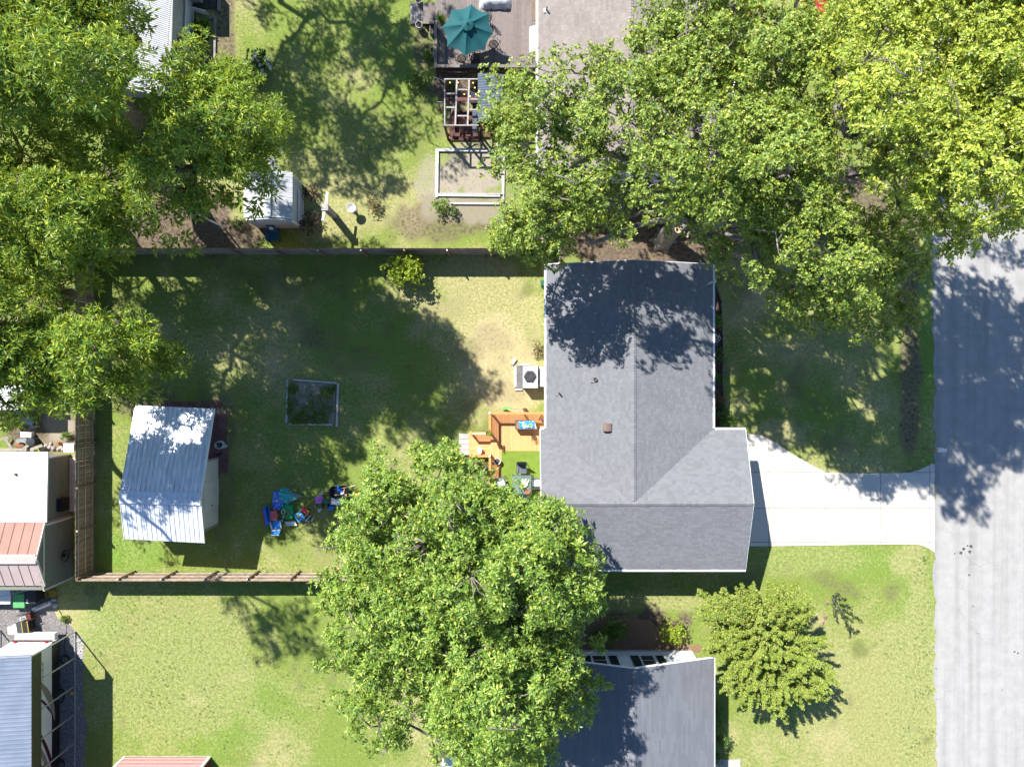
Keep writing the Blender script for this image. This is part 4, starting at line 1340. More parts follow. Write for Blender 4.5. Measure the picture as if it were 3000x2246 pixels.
# ------------------------------------------------------------------ orange deck
X = lambda px, z=.62: P(px,1300,z).x
Y = lambda py, z=.62: P(1500,py,z).y
def deck():
    t = thing("orange_deck", "orange stained wooden deck with railings behind the grey house", "deck", (-.5,-4.5,0))
    zt = .62
    x0, x1 = X(1440), 2.0
    y0, y1 = -9.4, Y(1212)
    pitch = .155
    n = int((x1-x0)/pitch)
    for i in range(n):
        xa = x0+i*pitch
        MB().bx(xa, xa+pitch-.009, y0, y1, zt-.03, zt).build("deck_board", deck_or, t)
    MB().bx(x0-.05,x0-.002,y0,y1,.3,zt-.035).build("rim_joist", deck_or, t)
    MB().bx(x0,x1,y1+.002,y1+.05,.3,zt-.035).build("rim_joist", deck_or, t)
    for x in (x0+.1,x0+1.2,x0+2.2,x1-.1):
        for y in (y0+.1,-6.5,-4.0,y1-.1):
            MB().bx(x-.06,x+.06,y-.06,y+.06,-.02,zt-.034).build("deck_post", deck_or, t)
    # landing towards the yard, boards across
    lx0, lx1, ly0, ly1 = X(1376,.45), x0-.052, Y(1334,.45), Y(1268,.45)
    k = int((ly1-ly0)/.155)
    for i in range(k):
        ya = ly0+i*(ly1-ly0)/k
        MB().bx(lx0,lx1,ya,ya+(ly1-ly0)/k-.008,.42,.45).build("landing_board", deck_or, t)
    MB().bx(lx0-.04,lx0-.002,ly0,ly1,.02,.42).build("riser", deck_or, t)
    cap = M("rail_cap",(.62,.28,.09),(.52,.22,.07),sc=5,orand=.12,fine=.15,rough=.6)
    capl = M("pale_rail",(.60,.40,.24),(.52,.34,.2),sc=5,orand=.1,fine=.15)
    top = zt+.95
    bal = MB().bx(-.018,.018,-.018,.018,0,.80).mesh("baluster", deck_or, (0,0,0))
    def rail(a, b, z0, zt_, cm, step=.125, posts=True, slope=0.0):
        a, b = Vector((*a,0)), Vector((*b,0))
        d = b-a; L_ = d.length; d /= L_
        up = Vector((0,0,1))
        MB().beam(a+up*(zt_+slope), b+up*zt_, .14, .035).build("rail_cap", cm, t)
        MB().beam(a+up*(zt_-.06+slope), b+up*(zt_-.06), .04, .08).build("top_rail", deck_or, t)
        MB().beam(a+up*(z0+.1+slope), b+up*(z0+.1), .04, .08).build("bottom_rail", deck_or, t)
        m = int(L_/step)
        for i in range(1,m):
            p = a+d*(i*L_/m)
            inst(bal, "baluster", t, (p.x,p.y,z0+.08), scale=(1,1,(zt_-z0-.12)/.80))
    def post(x, y, z0, z1, lamp=False):
        p = MB().bx(x-.05,x+.05,y-.05,y+.05,z0,z1).build("rail_post", deck_or, t)
        if lamp:
            MB().lathe((x,y,z1),[(.06,0),(.075,.03),(.05,.07),(.01,.09)],10).build("post_lamp", solar_m, p)
    rx, ry = X(1434,1.5), Y(1210,1.5)
    rx += .03
    rail((rx,ry),(1.85,ry), zt, top, cap)
    rail((rx,ry-.08),(rx,Y(1270,1.5)), zt, top, cap)
    rail((rx,Y(1338,1.5)),(rx,y0), zt, top, cap)
    for x,y,l in ((rx,ry,True),(rx,Y(1272,1.5),False),(rx,Y(1336,1.5),True),(rx,-6.6,False),(X(1532,1.5),ry,False),(rx,y0,False)):
        post(x,y,.3,top+.02,l)
    lxp = X(1379,1.2)
    for y_, cm in ((Y(1269,1.2),capl),(Y(1335,1.2),cap)):
        rail((lxp,y_),(rx-.09,y_), .45, 1.28, cm, step=.13)
        post(lxp-.02,y_,0,1.34)
    return t
deck()
st = thing("garden_steps", "pale grey slab step at the foot of the orange deck", "step", (X(1360,.2),Y(1300,.2),0))
for i,(ya,yb,xo) in enumerate(((1270,1285,0),(1286,1300,0),(1301,1316,0),(1317,1332,-2))):
    MB().bx(X(1345+xo,.2),X(1375,.2)-.03,Y(yb,.2),Y(ya,.2),0,.22).build("slab", conc, st)
turf = sheet
ZT = .624
tm = M("artificial_turf",(.16,.235,.03),(.13,.195,.026),sc=3,fine=.5,fsc=60,bump=.5,rough=.95)
MB().bx(X(1469),1.98,-7.9,Y(1320),ZT,ZT+.014).build("turf_mat", tm, label="bright green artificial turf mat on the orange deck", cat="mat")

# planter trough with a soil bag
def planter():
    a, b = P(1509,1231,1.15), P(1567,1257,1.15)
    x0,x1,y0,y1 = a.x,b.x,b.y,a.y
    t = thing("planter_trough", "raised dark planter trough standing on the orange deck", "planter", ((x0+x1)/2,(y0+y1)/2,ZT))
    z1 = 1.18; z0 = .88
    for q in ((x0,x1,y0,y0+.03),(x0,x1,y1-.03,y1),(x0,x0+.03,y0+.031,y1-.031),(x1-.03,x1,y0+.031,y1-.031)):
        MB().bx(*q,z0,z1).build("side_panel", M("planter_grey",(.10,.09,.09),(.14,.13,.12)), t)
    MB().bx(x0+.031,x1-.031,y0+.031,y1-.031,z0,z1-.05).build("soil_fill", M("pale_soil",(.28,.19,.13),(.18,.12,.085),sc=20,fine=.5,bump=.5), t)
    for x in (x0+.04,x1-.04):
        for y in (y0+.04,y1-.04):
            MB().bx(x-.025,x+.025,y-.025,y+.025,ZT-.004,z0-.001).build("leg", black_m, t)
    bag = thing("soil_bag", "blue and white plastic soil bag lying in the deck planter", "bag", ((x0+x1)/2+.15,(y0+y1)/2,z1-.05))
    rg = np.random.default_rng(2)
    nx_, ny_ = 14, 9
    V, Fq = [], []
    for j in range(ny_+1):
        for i in range(nx_+1):
            u, v = i/nx_*2-1, j/ny_*2-1
            hgt = .11*(1-abs(u)**3)*(1-abs(v)**3)+rg.normal(0,.010)
            V.append(((x0+x1)/2+.15+u*.47-.05*v, (y0+y1)/2+v*.23+.02*math.sin(u*3), z1-.045+max(0,hgt)))
    for j in range(ny_):
        for i in range(nx_):
            k = j*(nx_+1)+i
            Fq.append((k,k+1,k+nx_+2,k+nx_+1))
    bm = M("soil_bag_print",(.02,.22,.62),(.75,.80,.80),sc=3.4,contrast=(.47,.53),rough=.3)
    mb = MB().add(V,Fq); mb.build("bag_body", bm, bag, smooth=True)
    c = ((x0+x1)/2+.3,(y0+y1)/2-.02,z1+.066)
    MB().lathe(c,[(.1,0),(.09,.006),(.02,.007)],10,1.3,.7,.4).build("green_print", M("bag_green",(.1,.4,.05)), bag)
planter()

def pot(name, label, px, py, r, h, z0, mat, fill=None, fillm=None, sx=1, sy=1, cat="pot", rz=0):
    c = P(px, py, z0+h)
    t = thing(name, label, cat, (c.x,c.y,z0))
    MB().lathe((c.x,c.y,z0),[(r*.72,0),(r*.8,h*.3),(r*.97,h*.93),(r*1.04,h*.94),(r*1.04,h),(r*.88,h),(r*.85,h*.82)],18,sx,sy,rz).build("bowl", mat, t, smooth=False)
    if fillm: MB().lathe((c.x,c.y,z0+h*.83),[(r*.84,0),(r*.5,.015),(.01,.02)],14,sx,sy,rz).build("fill", fillm, t)
    return t, c
white_c = M("white_ceramic",(.72,.70,.68),(.64,.62,.6),rough=.4)
brown_c = M("brown_pot",(.16,.09,.065),(.11,.065,.05),rough=.6)
pot("flower_pot","round whitish flower pot on the deck beside the turf mat",1457,1351,.19,.32,ZT,white_c,fillm=soil)
pot("bucket","white oval tub standing on the deck landing",1405,1319,.18,.3,.45,white_c,fillm=white_p,sx=.75,sy=1.15,cat="tub")
pot("large_pot","large dark pot of soil on the ground below the deck railing",1385,1361,.27,.42,0,M("dark_pot",(.07,.055,.05),(.10,.08,.07)),fillm=M("pale_soil",(.28,.19,.13)))
t_, c_ = pot("rail_pot","brown flower pot with a yellow-green plant on the deck rail",1430,1269,.13,.2,1.61,brown_c,fillm=soil)
rg0 = np.random.default_rng(9)
V, f = rosettes(rg0, np.array([c_])+rg0.normal(0,.06,(14,3))+np.array([.08,0,.08]), rg0.normal(0,.5,(14,3))+np.array([.5,0,1]), 7, .16,.04,.5,1.4)
link_np("foliage", V, f, leaf_yel, t_)
t_, c_ = pot("plant_pot","small black pot with a withered plant on the deck",1563,1278,.12,.18,ZT,black_p,fillm=soil)
V, f = rosettes(rg0, np.array([c_])+rg0.normal(0,.08,(14,3))+np.array([.03,-.08,.1]), rg0.normal(0,.5,(14,3))+np.array([0,0,1]), 6, .14,.02,.4,1.4)
link_np("foliage", V, f, leaf_dry, t_)

# patio set
sling = M("grey_sling",(.10,.115,.135),(.08,.095,.115),rough=.6,fine=.1)
frame_g = M("grey_frame",(.17,.18,.19),(.13,.14,.15),rough=.35,metal=.4)
def patio_chair(px, py, rz, label, towel=None):
    c = P(px,py,1.0)
    t = thing("patio_chair", label, "chair", (c.x,c.y,ZT+.014), "patio chairs round the glass table")
    R = Matrix.Rotation(rz,3,'Z')
    W = lambda x,y,z: R@Vector((x,y,0))+Vector((c.x,c.y,ZT+.014+z))
    MB().add([W(-.26,-.27,.42),W(.26,-.27,.42),W(.26,.25,.38),W(-.26,.25,.38)],[(0,1,2,3)]).add([W(-.26,-.27,.40),W(.26,-.27,.40),W(.26,.25,.36),W(-.26,.25,.36)],[(3,2,1,0)]).build("seat", sling, t)
    MB().add([W(-.26,.25,.38),W(.26,.25,.38),W(.26,.45,1.0),W(-.26,.45,1.0)],[(0,1,2,3)]).add([W(-.26,.275,.38),W(.26,.275,.38),W(.26,.475,1.0),W(-.26,.475,1.0)],[(3,2,1,0)]).build("backrest", sling, t)
    for s in (-1,1):
        MB().tube([W(s*.28,-.27,0),W(s*.28,-.29,.42),W(s*.30,-.22,.63),W(s*.30,.28,.66)],.017,6).build("arm", frame_g, t)
        MB().tube([W(s*.28,.38,0),W(s*.28,.22,.38),W(s*.28,.46,1.02)],.017,6).build("leg", frame_g, t)
    if towel:
        tw = thing("towel", towel, "towel", W(0,.1,.44))
        cols = (M("towel_white",(.74,.73,.71)), M("towel_grey",(.30,.31,.34)))
        for i in range(8):
            x = -.2+i*.05
            MB().add([W(x,-.2,.455),W(x+.049,-.2,.455),W(x+.049,.26,.425),W(x,.26,.425),W(x+.049,.40,.93),W(x,.40,.93),
                      W(x,-.2,.44),W(x+.049,-.2,.44)],[(0,1,2,3),(3,2,4,5),(6,7,1,0)]).build("stripe", cols[i%2], tw)
    return t
patio_chair(1528,1373,0,"grey sling patio chair on the north side of the glass table")
patio_chair(1570,1414,-math.pi/2,"grey sling patio chair by the house wall east of the glass table","striped white towel on the patio chair next to the house wall")
patio_chair(1532,1462,math.pi,"grey sling patio chair on the south side of the glass table")
patio_chair(1468,1412,math.pi/2+.2,"grey sling patio chair west of the glass table near the railing","striped white towel on the patio chair near the deck railing")
def glass_table():
    a, b = P(1499.5,1391,1.36), P(1557,1447,1.36)
    t = thing("patio_table", "square glass patio table with dark metal frame on the turf", "table", ((a.x+b.x)/2,(a.y+b.y)/2,ZT+.014))
    gm = bpy.data.materials.new("table_glass"); gm.use_nodes = True
    N, L = gm.node_tree.nodes, gm.node_tree.links
    pb = N["Principled BSDF"]; pb.inputs["Base Color"].default_value=(.25,.33,.33,1); pb.inputs["Roughness"].default_value=.1
    tp = N.new("ShaderNodeBsdfTransparent"); tp.inputs[0].default_value=(.75,.85,.83,1)
    ms = N.new("ShaderNodeMixShader"); ms.inputs[0].default_value=.65
    L.new(pb.outputs[0],ms.inputs[1]); L.new(tp.outputs[0],ms.inputs[2]); L.new(ms.outputs[0],N["Material Output"].inputs[0])
    MB().bx(a.x+.03,b.x-.03,b.y+.03,a.y-.03,1.35,1.36).build("table_top", gm, t)
    for q in ((a.x,b.x,a.y-.03,a.y),(a.x,b.x,b.y,b.y+.03),(a.x,a.x+.03,b.y+.031,a.y-.031),(b.x-.03,b.x,b.y+.031,a.y-.031)):
        MB().bx(*q,1.335,1.365).build("frame_bar", frame_g, t)
    for x in (a.x+.04,b.x-.04):
        for y in (a.y-.04,b.y+.04):
            MB().bx(x-.02,x+.02,y-.02,y+.02,ZT+.014,1.334).build("leg", frame_g, t)
    c = thing("cloth", "crumpled white cloth lying on the glass patio table", "cloth", (a.x+.75,(a.y+b.y)/2,1.366))
    rg = np.random.default_rng(4)
    for i,(dx,dy,an) in enumerate(((.0,.10,1.9),(.10,.12,1.5),(.2,.06,1.15),(.05,-.12,1.4))):
        R = Matrix.Rotation(an,3,'Z'); p0 = Vector((a.x+.68+dx,(a.y+b.y)/2+dy,1.366))
        MB().tube([p0+R@Vector((s*.24,.02*math.sin(s*5),.05)) for s in (-1,-.6,-.2,.2,.6,1)],[.02,.05,.055,.05,.045,.02],8).build("fold", white_p, c, smooth=True)
    q = P(1546,1440,1.42)
    MB().lathe((q.x,q.y,1.366),[(.03,0),(.11,.03),(.13,.07),(.12,.07),(.09,.04),(.02,.03)],14).build("bowl", M("coral",(.55,.12,.07)), label="coral red bowl at the corner of the glass table", cat="bowl")
    q = P(1523,1424,1.4)
    MB().lathe((q.x,q.y,1.366),[(.035,0),(.04,.08),(.03,.08),(.028,.03)],10).build("cup", M("yellow_cup",(.65,.45,.04)), label="small yellow cup on the glass patio table", cat="cup")
glass_table()
# folded chair behind the house corner and a wall lamp
fc = thing("folded_chair", "folded brown wooden chair half under the eave by the deck", "chair", (X(1597,.9),Y(1238,.9),ZT))
for i in range(4):
    MB().beam((1.62+.05*i,-2.05-.07*i,ZT),(1.72+.05*i,-1.75-.07*i,ZT+.8),.04,.02).build("slat", wood_gr, fc)
for s in (0,.3):
    MB().beam((1.58+s,-2.1,ZT),(1.70+s,-1.78-.2*s,ZT+.85),.03,.03).build("leg", M("dark_pot",(.07,.055,.05)), fc)

# tools against the rail
tl = thing("leaf_rake", "green plastic leaf rake leaning along the deck's north railing", "rake", (X(1485,.5),Y(1196,.5),0))
a = P(1474,1196,.35)
gr = M("green_plastic",(.12,.38,.09),(.10,.32,.08),rough=.45)
for i in range(10):
    MB().beam(P(1496,1196,.5), P(1473,1191+i*1.1,.1), .02,.008).build("tine", gr, tl)
MB().beam(P(1494,1194,.52),P(1500,1198,.52),.1,.03).build("head", gr, tl)
MB().tube([P(1498,1196,.52),P(1542,1200,.9)],.014,6).build("handle", M("tool_handle",(.3,.22,.15)), tl)
sv = thing("shovel", "shovel with dark blade leaning beside the green rake", "shovel", (X(1530,.3),Y(1199,.3),0))
MB().tube([P(1502,1198,.9),P(1532,1199,.35)],.016,6).build("handle", M("tool_grey",(.5,.48,.45)), sv)
MB().lathe(P(1538,1199,.12),[(.02,0),(.11,.02),(.10,.05),(.02,.03)],10,1.4,.8).build("blade", M("dark_rust",(.07,.035,.02)), sv)

# ------------------------------------------------------------------ air conditioner
def hvac():
    a, b = P(1532,1072,.95), P(1575.5,1136,.95)
    t = thing("air_conditioner", "silver package air conditioner with black fan guard beside the house", "air conditioner", ((a.x+b.x)/2,(a.y+b.y)/2,.08))
    steel = M("grey_cabinet",(.42,.43,.43),(.37,.38,.38),rough=.45,fine=.08)
    MB().bx(a.x,b.x,b.y,a.y,.08,.93).build("cabinet", steel, t)
    MB().bx(a.x-.012,b.x+.012,b.y-.012,a.y+.012,.931,.955).build("top_panel", steel, t)
    c = P(1553,1103,.98)
    fg = MB().lathe((c.x,c.y,.956),[(.37,0),(.37,.03),(.30,.055),(.05,.06)],6).build("fan_guard", M("guard_black",(.045,.045,.05),(.06,.06,.065),rough=.5), t)
    for i in range(5):
        r = .12+i*.055
        MB().tube([(c.x+r*math.cos(k*.2618),c.y+r*math.sin(k*.2618),1.02) for k in range(25)],.006,4).build("guard_ring", black_m, fg)
    for i in range(9):
        y = b.y+.08+i*(a.y-b.y-.16)/8
        MB().bx(a.x-.02,a.x-.001,y-.03,y+.03,.2,.85).build("louvre", black_m, t)
    d0 = P(1577,1074,.7); d1 = P(1600,1132,.7)
    MB().bx(b.x+.13,2.2,d1.y,d0.y,.1,.72).build("duct", M("white_rusty",(.72,.70,.66),(.62,.40,.15),sc=2.3,contrast=(.55,.75),rough=.5), t)
    MB().bx(b.x+.013,b.x+.128,d1.y+.2,d0.y-.2,.2,.6).build("duct_neck", black_m, t)
    pad = thing("equipment_pad", "dark pad with pale block edging under the air conditioner", "pad", (a.x-.2,(a.y+b.y)/2,0))
    p0, p1 = P(1513,1071,.08), P(1531,1138,.08)
    MB().bx(p0.x,b.x+.1,p1.y,p0.y,0,.078).build("slab", M("dark_slab",(.10,.10,.105),(.15,.14,.14),sc=4), pad)
    for q in ((1506,1513,1072,1100),(1506,1513,1101,1133)):
        e, g = P(q[0],q[2],.06), P(q[1],q[3],.06)
        MB().bx(e.x,g.x-.01,g.y,e.y,0,.1).build("edge_block", white_c, pad)
    e = P(1520,1141,.05); MB().box((e.x,e.y,.05),(.4,.08,.1)).build("edge_block", white_c, pad)
    e = P(1538,1068,.05); MB().box((e.x,e.y,.04),(.6,.06,.08)).build("edge_block", white_c, pad)
    e = P(1505,1059,.05)
    MB().box((e.x,e.y,.06),(.18,.4,.12),-.6).build("concrete_block", conc, label="loose pale concrete block lying near the air conditioner", cat="block")
hvac()
MB().bx(P(1586,0,.6).x,P(1599,0,.6).x+.1,P(0,835,.6).y,P(0,822,.6).y,0,.62).add(
    *(lambda a: ([(a[0],a[1],.62),(a[2],a[1],.62),(a[2],a[3],.68),(a[0],a[3],.66)],[(0,1,2,3)]))((P(1585,0,.6).x,P(0,836,.6).y,P(1599,0,.6).x+.12,P(0,821,.6).y))
    ).build("utility_box", M("utility_green",(.02,.10,.075),(.025,.12,.09),rough=.4), label="dark green utility box against the grey house's back wall", cat="utility box")

# ------------------------------------------------------------------ garden beds
bed = thing("garden_bed", "weedy garden bed framed by four pale timbers in the backyard", "garden bed", (*P(913,1180).xy,0))
tim = M("pale_timber",(.46,.45,.44),(.36,.355,.35),sc=5,fine=.25,orand=.1,rough=.9)
for (xa,ya,xb,yb) in ((842,1112,839,1238),(858,1112,986,1122),(990,1123,986,1249),(846,1242,974,1244)):
    A, B = P(xa,ya,.12), P(xb,yb,.12)
    MB().beam((A.x,A.y,.06),(B.x,B.y,.06),.11,.14).build("timber", tim, bed)
pl = [P(x,y) for x,y in ((846,1116),(984,1125),(981,1240),(845,1238))]
MB().prism([(p.x,p.y) for p in pl],.0,.05).build("soil_fill", M("bed_soil",(.32,.275,.24),(.22,.19,.165),sc=6,fine=.5,bump=.6), bed)
rg = np.random.default_rng(12)
wp, wa = [], []
for (cx,cy,r,n) in ((860,1135,16,60),(858,1150,12,30),(955,1150,18,60),(975,1140,14,50),(905,1215,30,140),(880,1222,28,90),(940,1225,26,90),(860,1180,18,60),(915,1165,40,90),(960,1205,20,50),(870,1232,20,60),(950,1175,30,60),(850,1205,10,40)):
    for _ in range(int(n*.8)):
        a = rg.uniform(0,6.28); q = r*math.sqrt(rg.random())
        p = P(min(981,max(846,cx+q*math.cos(a))), min(1238,max(1120,cy+q*math.sin(a))))
        wp.append((p.x,p.y,.05+rg.uniform(.02,.22))); wa.append((rg.normal(0,.4),rg.normal(0,.4),1))
V, f = rosettes(rg, np.array(wp), np.array(wa), 6, .15,.03,.5,1.3)
link_np("weeds", V, f, leaf_lime, bed, "stuff")
br = thing("push_broom", "push broom with thin blue handle lying in the garden bed", "broom", (*P(880,1235).xy,.05))
MB().tube([P(872,1241,.2),P(932,1229,.22)],.014,6).build("handle", M("blue_handle",(.05,.28,.40),rough=.4), br)
MB().beam(P(869,1216,.15),P(876,1232,.15),.06,.06).build("head", M("teal_head",(.08,.30,.34)), br)
MB().beam(P(866,1218,.13),P(873,1232,.13),.07,.04).build("bristles", M("orange_bristle",(.40,.14,.06)), br)

# sand bed by the pergola
sb = thing("raised_sand_bed", "timber-framed sandy bed with silver inner rim in the north yard", "garden bed", (*P(1380,515).xy,0))
for (xa,ya,xb,yb,w_) in ((1279,436,1278,578,.14),(1282,437,1466,440,.12),(1476,436,1474,570,.13),(1282,571,1465,573,.12),(1320,595,1468,596,.10),(1475,572,1474,592,.09)):
    A, B = P(xa,ya,.15), P(xb,yb,.15)
    MB().beam((A.x,A.y,.05),(B.x,B.y,.05),w_,.12).build("timber", tim, sb)
cor = [P(x,y,.2) for x,y in ((1284,441),(1473,442),(1471,567),(1282,566))]
for i in range(4):
    MB().beam(cor[i]-Vector((0,0,.13)),cor[(i+1)%4]-Vector((0,0,.13)),.04,.12).build("metal_rim", grey_m, sb)
# ------------------------------------------------------------------ north neighbour's deck
def grey_deck():
    t = thing("grey_deck", "weathered grey plank deck beside the tan roofed house", "deck", (-1.5,19.5,0))
    zt = .75
    x0, x1 = P(1275,0,zt).x, 1.9
    y0, y1 = P(0,190,zt).y, 25.5
    pitch = .152
    n = int((x1-x0)/pitch)
    for i in range(n):
        xa = x0+i*pitch
        ym = y0+random.uniform(1.5,4.5)
        MB().bx(xa,xa+pitch-.008,y0,ym-.004,zt-.03,zt).build("deck_board", deck_gr, t)
        MB().bx(xa,xa+pitch-.008,ym+.004,y1,zt-.03,zt).build("deck_board", deck_gr, t)
    dkm = M("dark_stain",(.045,.03,.028),(.065,.045,.04),orand=.3)
    MB().bx(x0,x1,y0-.04,y0-.002,.1,zt-.032).build("rim_joist", dkm, t)
    for x in (x0+.1, x0+2.4, x1-.1):
        for y in (y0+.1, y0+3):
            MB().bx(x-.06,x+.06,y-.06,y+.06,-.02,zt-.031).build("deck_post", dkm, t)
    top = 1.66
    capm = M("grey_cap",(.19,.165,.155),(.15,.13,.12),sc=5,orand=.15)
    bal = MB().bx(-.018,.018,-.018,.018,0,.85).mesh("baluster", dkm, (0,0,0))
    ry, rx = P(0,194,top).y, P(1276,0,top).x
    MB().bx(rx-.07,x1-.35,ry-.08,ry+.08,top-.02,top+.02).build("rail_cap", capm, t)
    MB().bx(rx-.08,rx+.08,ry+.082,P(0,60,top).y,top-.02,top+.02).build("rail_cap", capm, t)
    for z in (top-.08, zt+.08):
        MB().bx(rx,x1-.35,ry-.02,ry+.02,z-.04,z+.04).build("rail", dkm, t)
        MB().bx(rx-.02,rx+.02,ry+.03,P(0,60,top).y,z-.04,z+.04).build("rail", dkm, t)
    k = int((x1-.35-rx)/.125)
    for i in range(1,k): inst(bal,"baluster",t,(rx+i*.125,ry-.04,zt))
    k = int((P(0,60,top).y-ry)/.125)
    for i in range(1,k): inst(bal,"baluster",t,(rx-.04,ry+i*.125,zt))
    for x,y in ((rx,ry),(rx,P(0,62,top).y),(-1.2,ry),(x1-.4,ry)):
        MB().bx(x-.05,x+.05,y-.05,y+.05,.05,top-.021).build("rail_post", dkm, t)
    # steps down to the lawn
    for i,(xa,xb,z) in enumerate(((1257,1274,.58),(1240,1257,.38),(1202,1240,.14))):
        A, B = P(xa,8,z), P(xb,70,z)
        for j in range(3 if i < 2 else 5):
            w_ = (B.x-A.x)/(3 if i < 2 else 5)
            MB().bx(A.x+j*w_,A.x+(j+1)*w_-.012,B.y,A.y,z-.04,z).build("tread", wood_gr if i == 2 else deck_gr, t)
        MB().bx(A.x,B.x-.02,B.y+.05,A.y-.05,0,z-.045).build("step_block", dkm, t)
grey_deck()

# umbrella over a dining set
def umbrella():
    c = P(1371,89,2.75); apex = P(1369,72,3.35)
    t = thing("patio_umbrella", "teal octagonal patio umbrella standing on the grey deck", "umbrella", (c.x,c.y,.75))
    tm = M("teal_fabric",(.006,.078,.088),(.007,.066,.075),sc=1.5,rough=.75,fine=.08)
    rim = [P(x,y,2.72) for x,y in ((1381,13),(1433,40),(1445,99),(1422,147),(1362,164),(1310,137),(1294,80),(1322,29))]
    cx = sum((p for p in rim), Vector())/8
    ap = Vector((cx.x,cx.y,3.38))
    can = None
    for i in range(8):
        A, B = rim[i], rim[(i+1)%8]
        V, Fq = [], []
        n, m = 6, 6
        for r in range(n+1):
            for s in range(m+1):
                e = A.lerp(B, s/m)
                e = e.lerp(cx, .09*(1-(2*s/m-1)**2)); e.z = 2.72
                p = ap.lerp(e, r/n)
                sag = .07*math.sin(math.pi*r/n)*(1-(2*s/m-1)**2)
                p.z -= sag
                V.append(p)
        for r in range(n):
            for s in range(m):
                k = r*(m+1)+s
                Fq.append((k,k+m+1,k+m+2,k+1))
        MB().add(V,Fq).build("canopy_panel", tm, t, smooth=True)
        MB().tube([ap-Vector((0,0,.05)), A-Vector((0,0,.03))],.012,5).build("rib", grey_m, t)
    top = [ap.lerp(r_, .24) + Vector((0,0,.10)) for r_ in rim]
    for i in range(8):
        MB().add([ap+Vector((0,0,.10)), top[i], top[(i+1)%8], top[i]-Vector((0,0,.05)), top[(i+1)%8]-Vector((0,0,.05))],[(0,1,2),(1,3,4,2)]).build("vent_panel", tm, t)
    MB().lathe((ap.x,ap.y,3.47),[(.03,0),(.04,.04),(.01,.09)],8).build("finial", black_m, t)
    MB().tube([(ap.x,ap.y,.75),(ap.x,ap.y,3.46)],.022,8).build("pole", grey_m, t)
    MB().lathe((ap.x,ap.y,.75),[(.26,0),(.26,.05),(.06,.09),(.05,.3)],14).build("base", black_m, t)
    return ap
uap = umbrella()
iron = M("wrought_iron",(.018,.017,.018),(.03,.028,.028),rough=.45,metal=.4)
def iron_chair(px, py, rz, label):
    c = P(px,py,1.2)
    t = thing("iron_chair", label, "chair", (c.x,c.y,.75), "wrought iron chairs round the umbrella table")
    R = Matrix.Rotation(rz,3,'Z')
    W = lambda x,y,z: R@Vector((x,y,0))+Vector((c.x,c.y,.75+z))
    s = MB().tube([W(.25*math.cos(a*.3927),.25*math.sin(a*.3927),.43) for a in range(17)],.02,6)
    for i in range(-3,4):
        q = math.sqrt(max(0,.25**2-(i*.07)**2))
        s.tube([W(i*.07,-q,.43),W(i*.07,q,.43)],.014,4).tube([W(-q,i*.07,.43),W(q,i*.07,.43)],.014,4)
    s.build("seat", iron, t)
    b = MB().tube([W(-.27,.22,.45),W(-.27,.32,.8),W(-.12,.37,.97),W(.12,.37,.97),W(.27,.32,.8),W(.27,.22,.45)],.02,6)
    for i in range(-2,3):
        b.tube([W(i*.09,.24,.46),W(i*.09+.05,.34,.9)],.012,4).tube([W(i*.09,.24,.46),W(i*.09-.05,.34,.9)],.012,4)
    b.build("backrest", iron, t)
    for sx in (-1,1):
        MB().tube([W(sx*.22,-.2,0),W(sx*.2,-.17,.43)],.017,6).build("leg", iron, t)
        MB().tube([W(sx*.22,.24,0),W(sx*.2,.2,.43)],.017,6).build("leg", iron, t)
        MB().tube([W(sx*.27,.26,.66),W(sx*.31,0,.66),W(sx*.27,-.2,.6),W(sx*.24,-.18,.43)],.015,6).build("arm", iron, t)
iron_chair(1446,130,-2.2,"black wrought iron chair with lattice back east of the teal umbrella")
iron_chair(1352,172,2.9,"round black iron chair below the teal umbrella's south point")
iron_chair(1392,172,3.3,"black iron chair in the shade right of the umbrella's south point")
iron_chair(1420,58,-1.1,"black iron chair mostly hidden under the umbrella's east side")
it = thing("iron_table", "round black iron table under the teal umbrella", "table", (uap.x,uap.y,.75))
m_ = MB()
for r in (.15,.3,.45,.58): m_.tube([(uap.x+r*math.cos(a*.2618),uap.y+r*math.sin(a*.2618),1.46) for a in range(25)],.018,5)
for a in range(12): m_.tube([(uap.x+.06*math.cos(a*.5236),uap.y+.06*math.sin(a*.5236),1.46),(uap.x+.58*math.cos(a*.5236),uap.y+.58*math.sin(a*.5236),1.46)],.013,4)
m_.build("table_top", iron, it)
for a in range(4):
    MB().tube([(uap.x+.35*math.cos(a*1.571+.4),uap.y+.35*math.sin(a*1.571+.4),.75),(uap.x+.3*math.cos(a*1.571+.4),uap.y+.3*math.sin(a*1.571+.4),1.45)],.017,5).build("leg", iron, it)
# covered furniture at the top edge
cv = P(1450,-6,1.1)
mb = MB(); rg = np.random.default_rng(6)
V, Fq = [], []
for j in range(7):
    for i in range(15):
        u, v = i/14*2-1, j/6*2-1
        z = .75+.5*(1-max(abs(u),abs(v))**4)+rg.normal(0,.02)
        V.append((cv.x+u*.95+rg.normal(0,.03), cv.y+v*.5+rg.normal(0,.03), max(.76,z)))
for j in range(6):
    for i in range(14):
        k = j*15+i; Fq.append((k,k+1,k+16,k+15))
mb.add(V,Fq).build("furniture_cover", M("silver_tarp",(.52,.53,.55),(.36,.37,.40),sc=3,rough=.4), smooth=True, label="crumpled silver tarp over furniture at the deck's top edge", cat="cover")
dm = P(1558,15,.77)
MB().bx(dm.x,dm.x+.32,dm.y-.9,dm.y+.4,.752,.765).build("door_mat", M("mat_brown",(.17,.12,.08),fine=.4), label="brown door mat by the white wall of the tan roofed house", cat="mat")
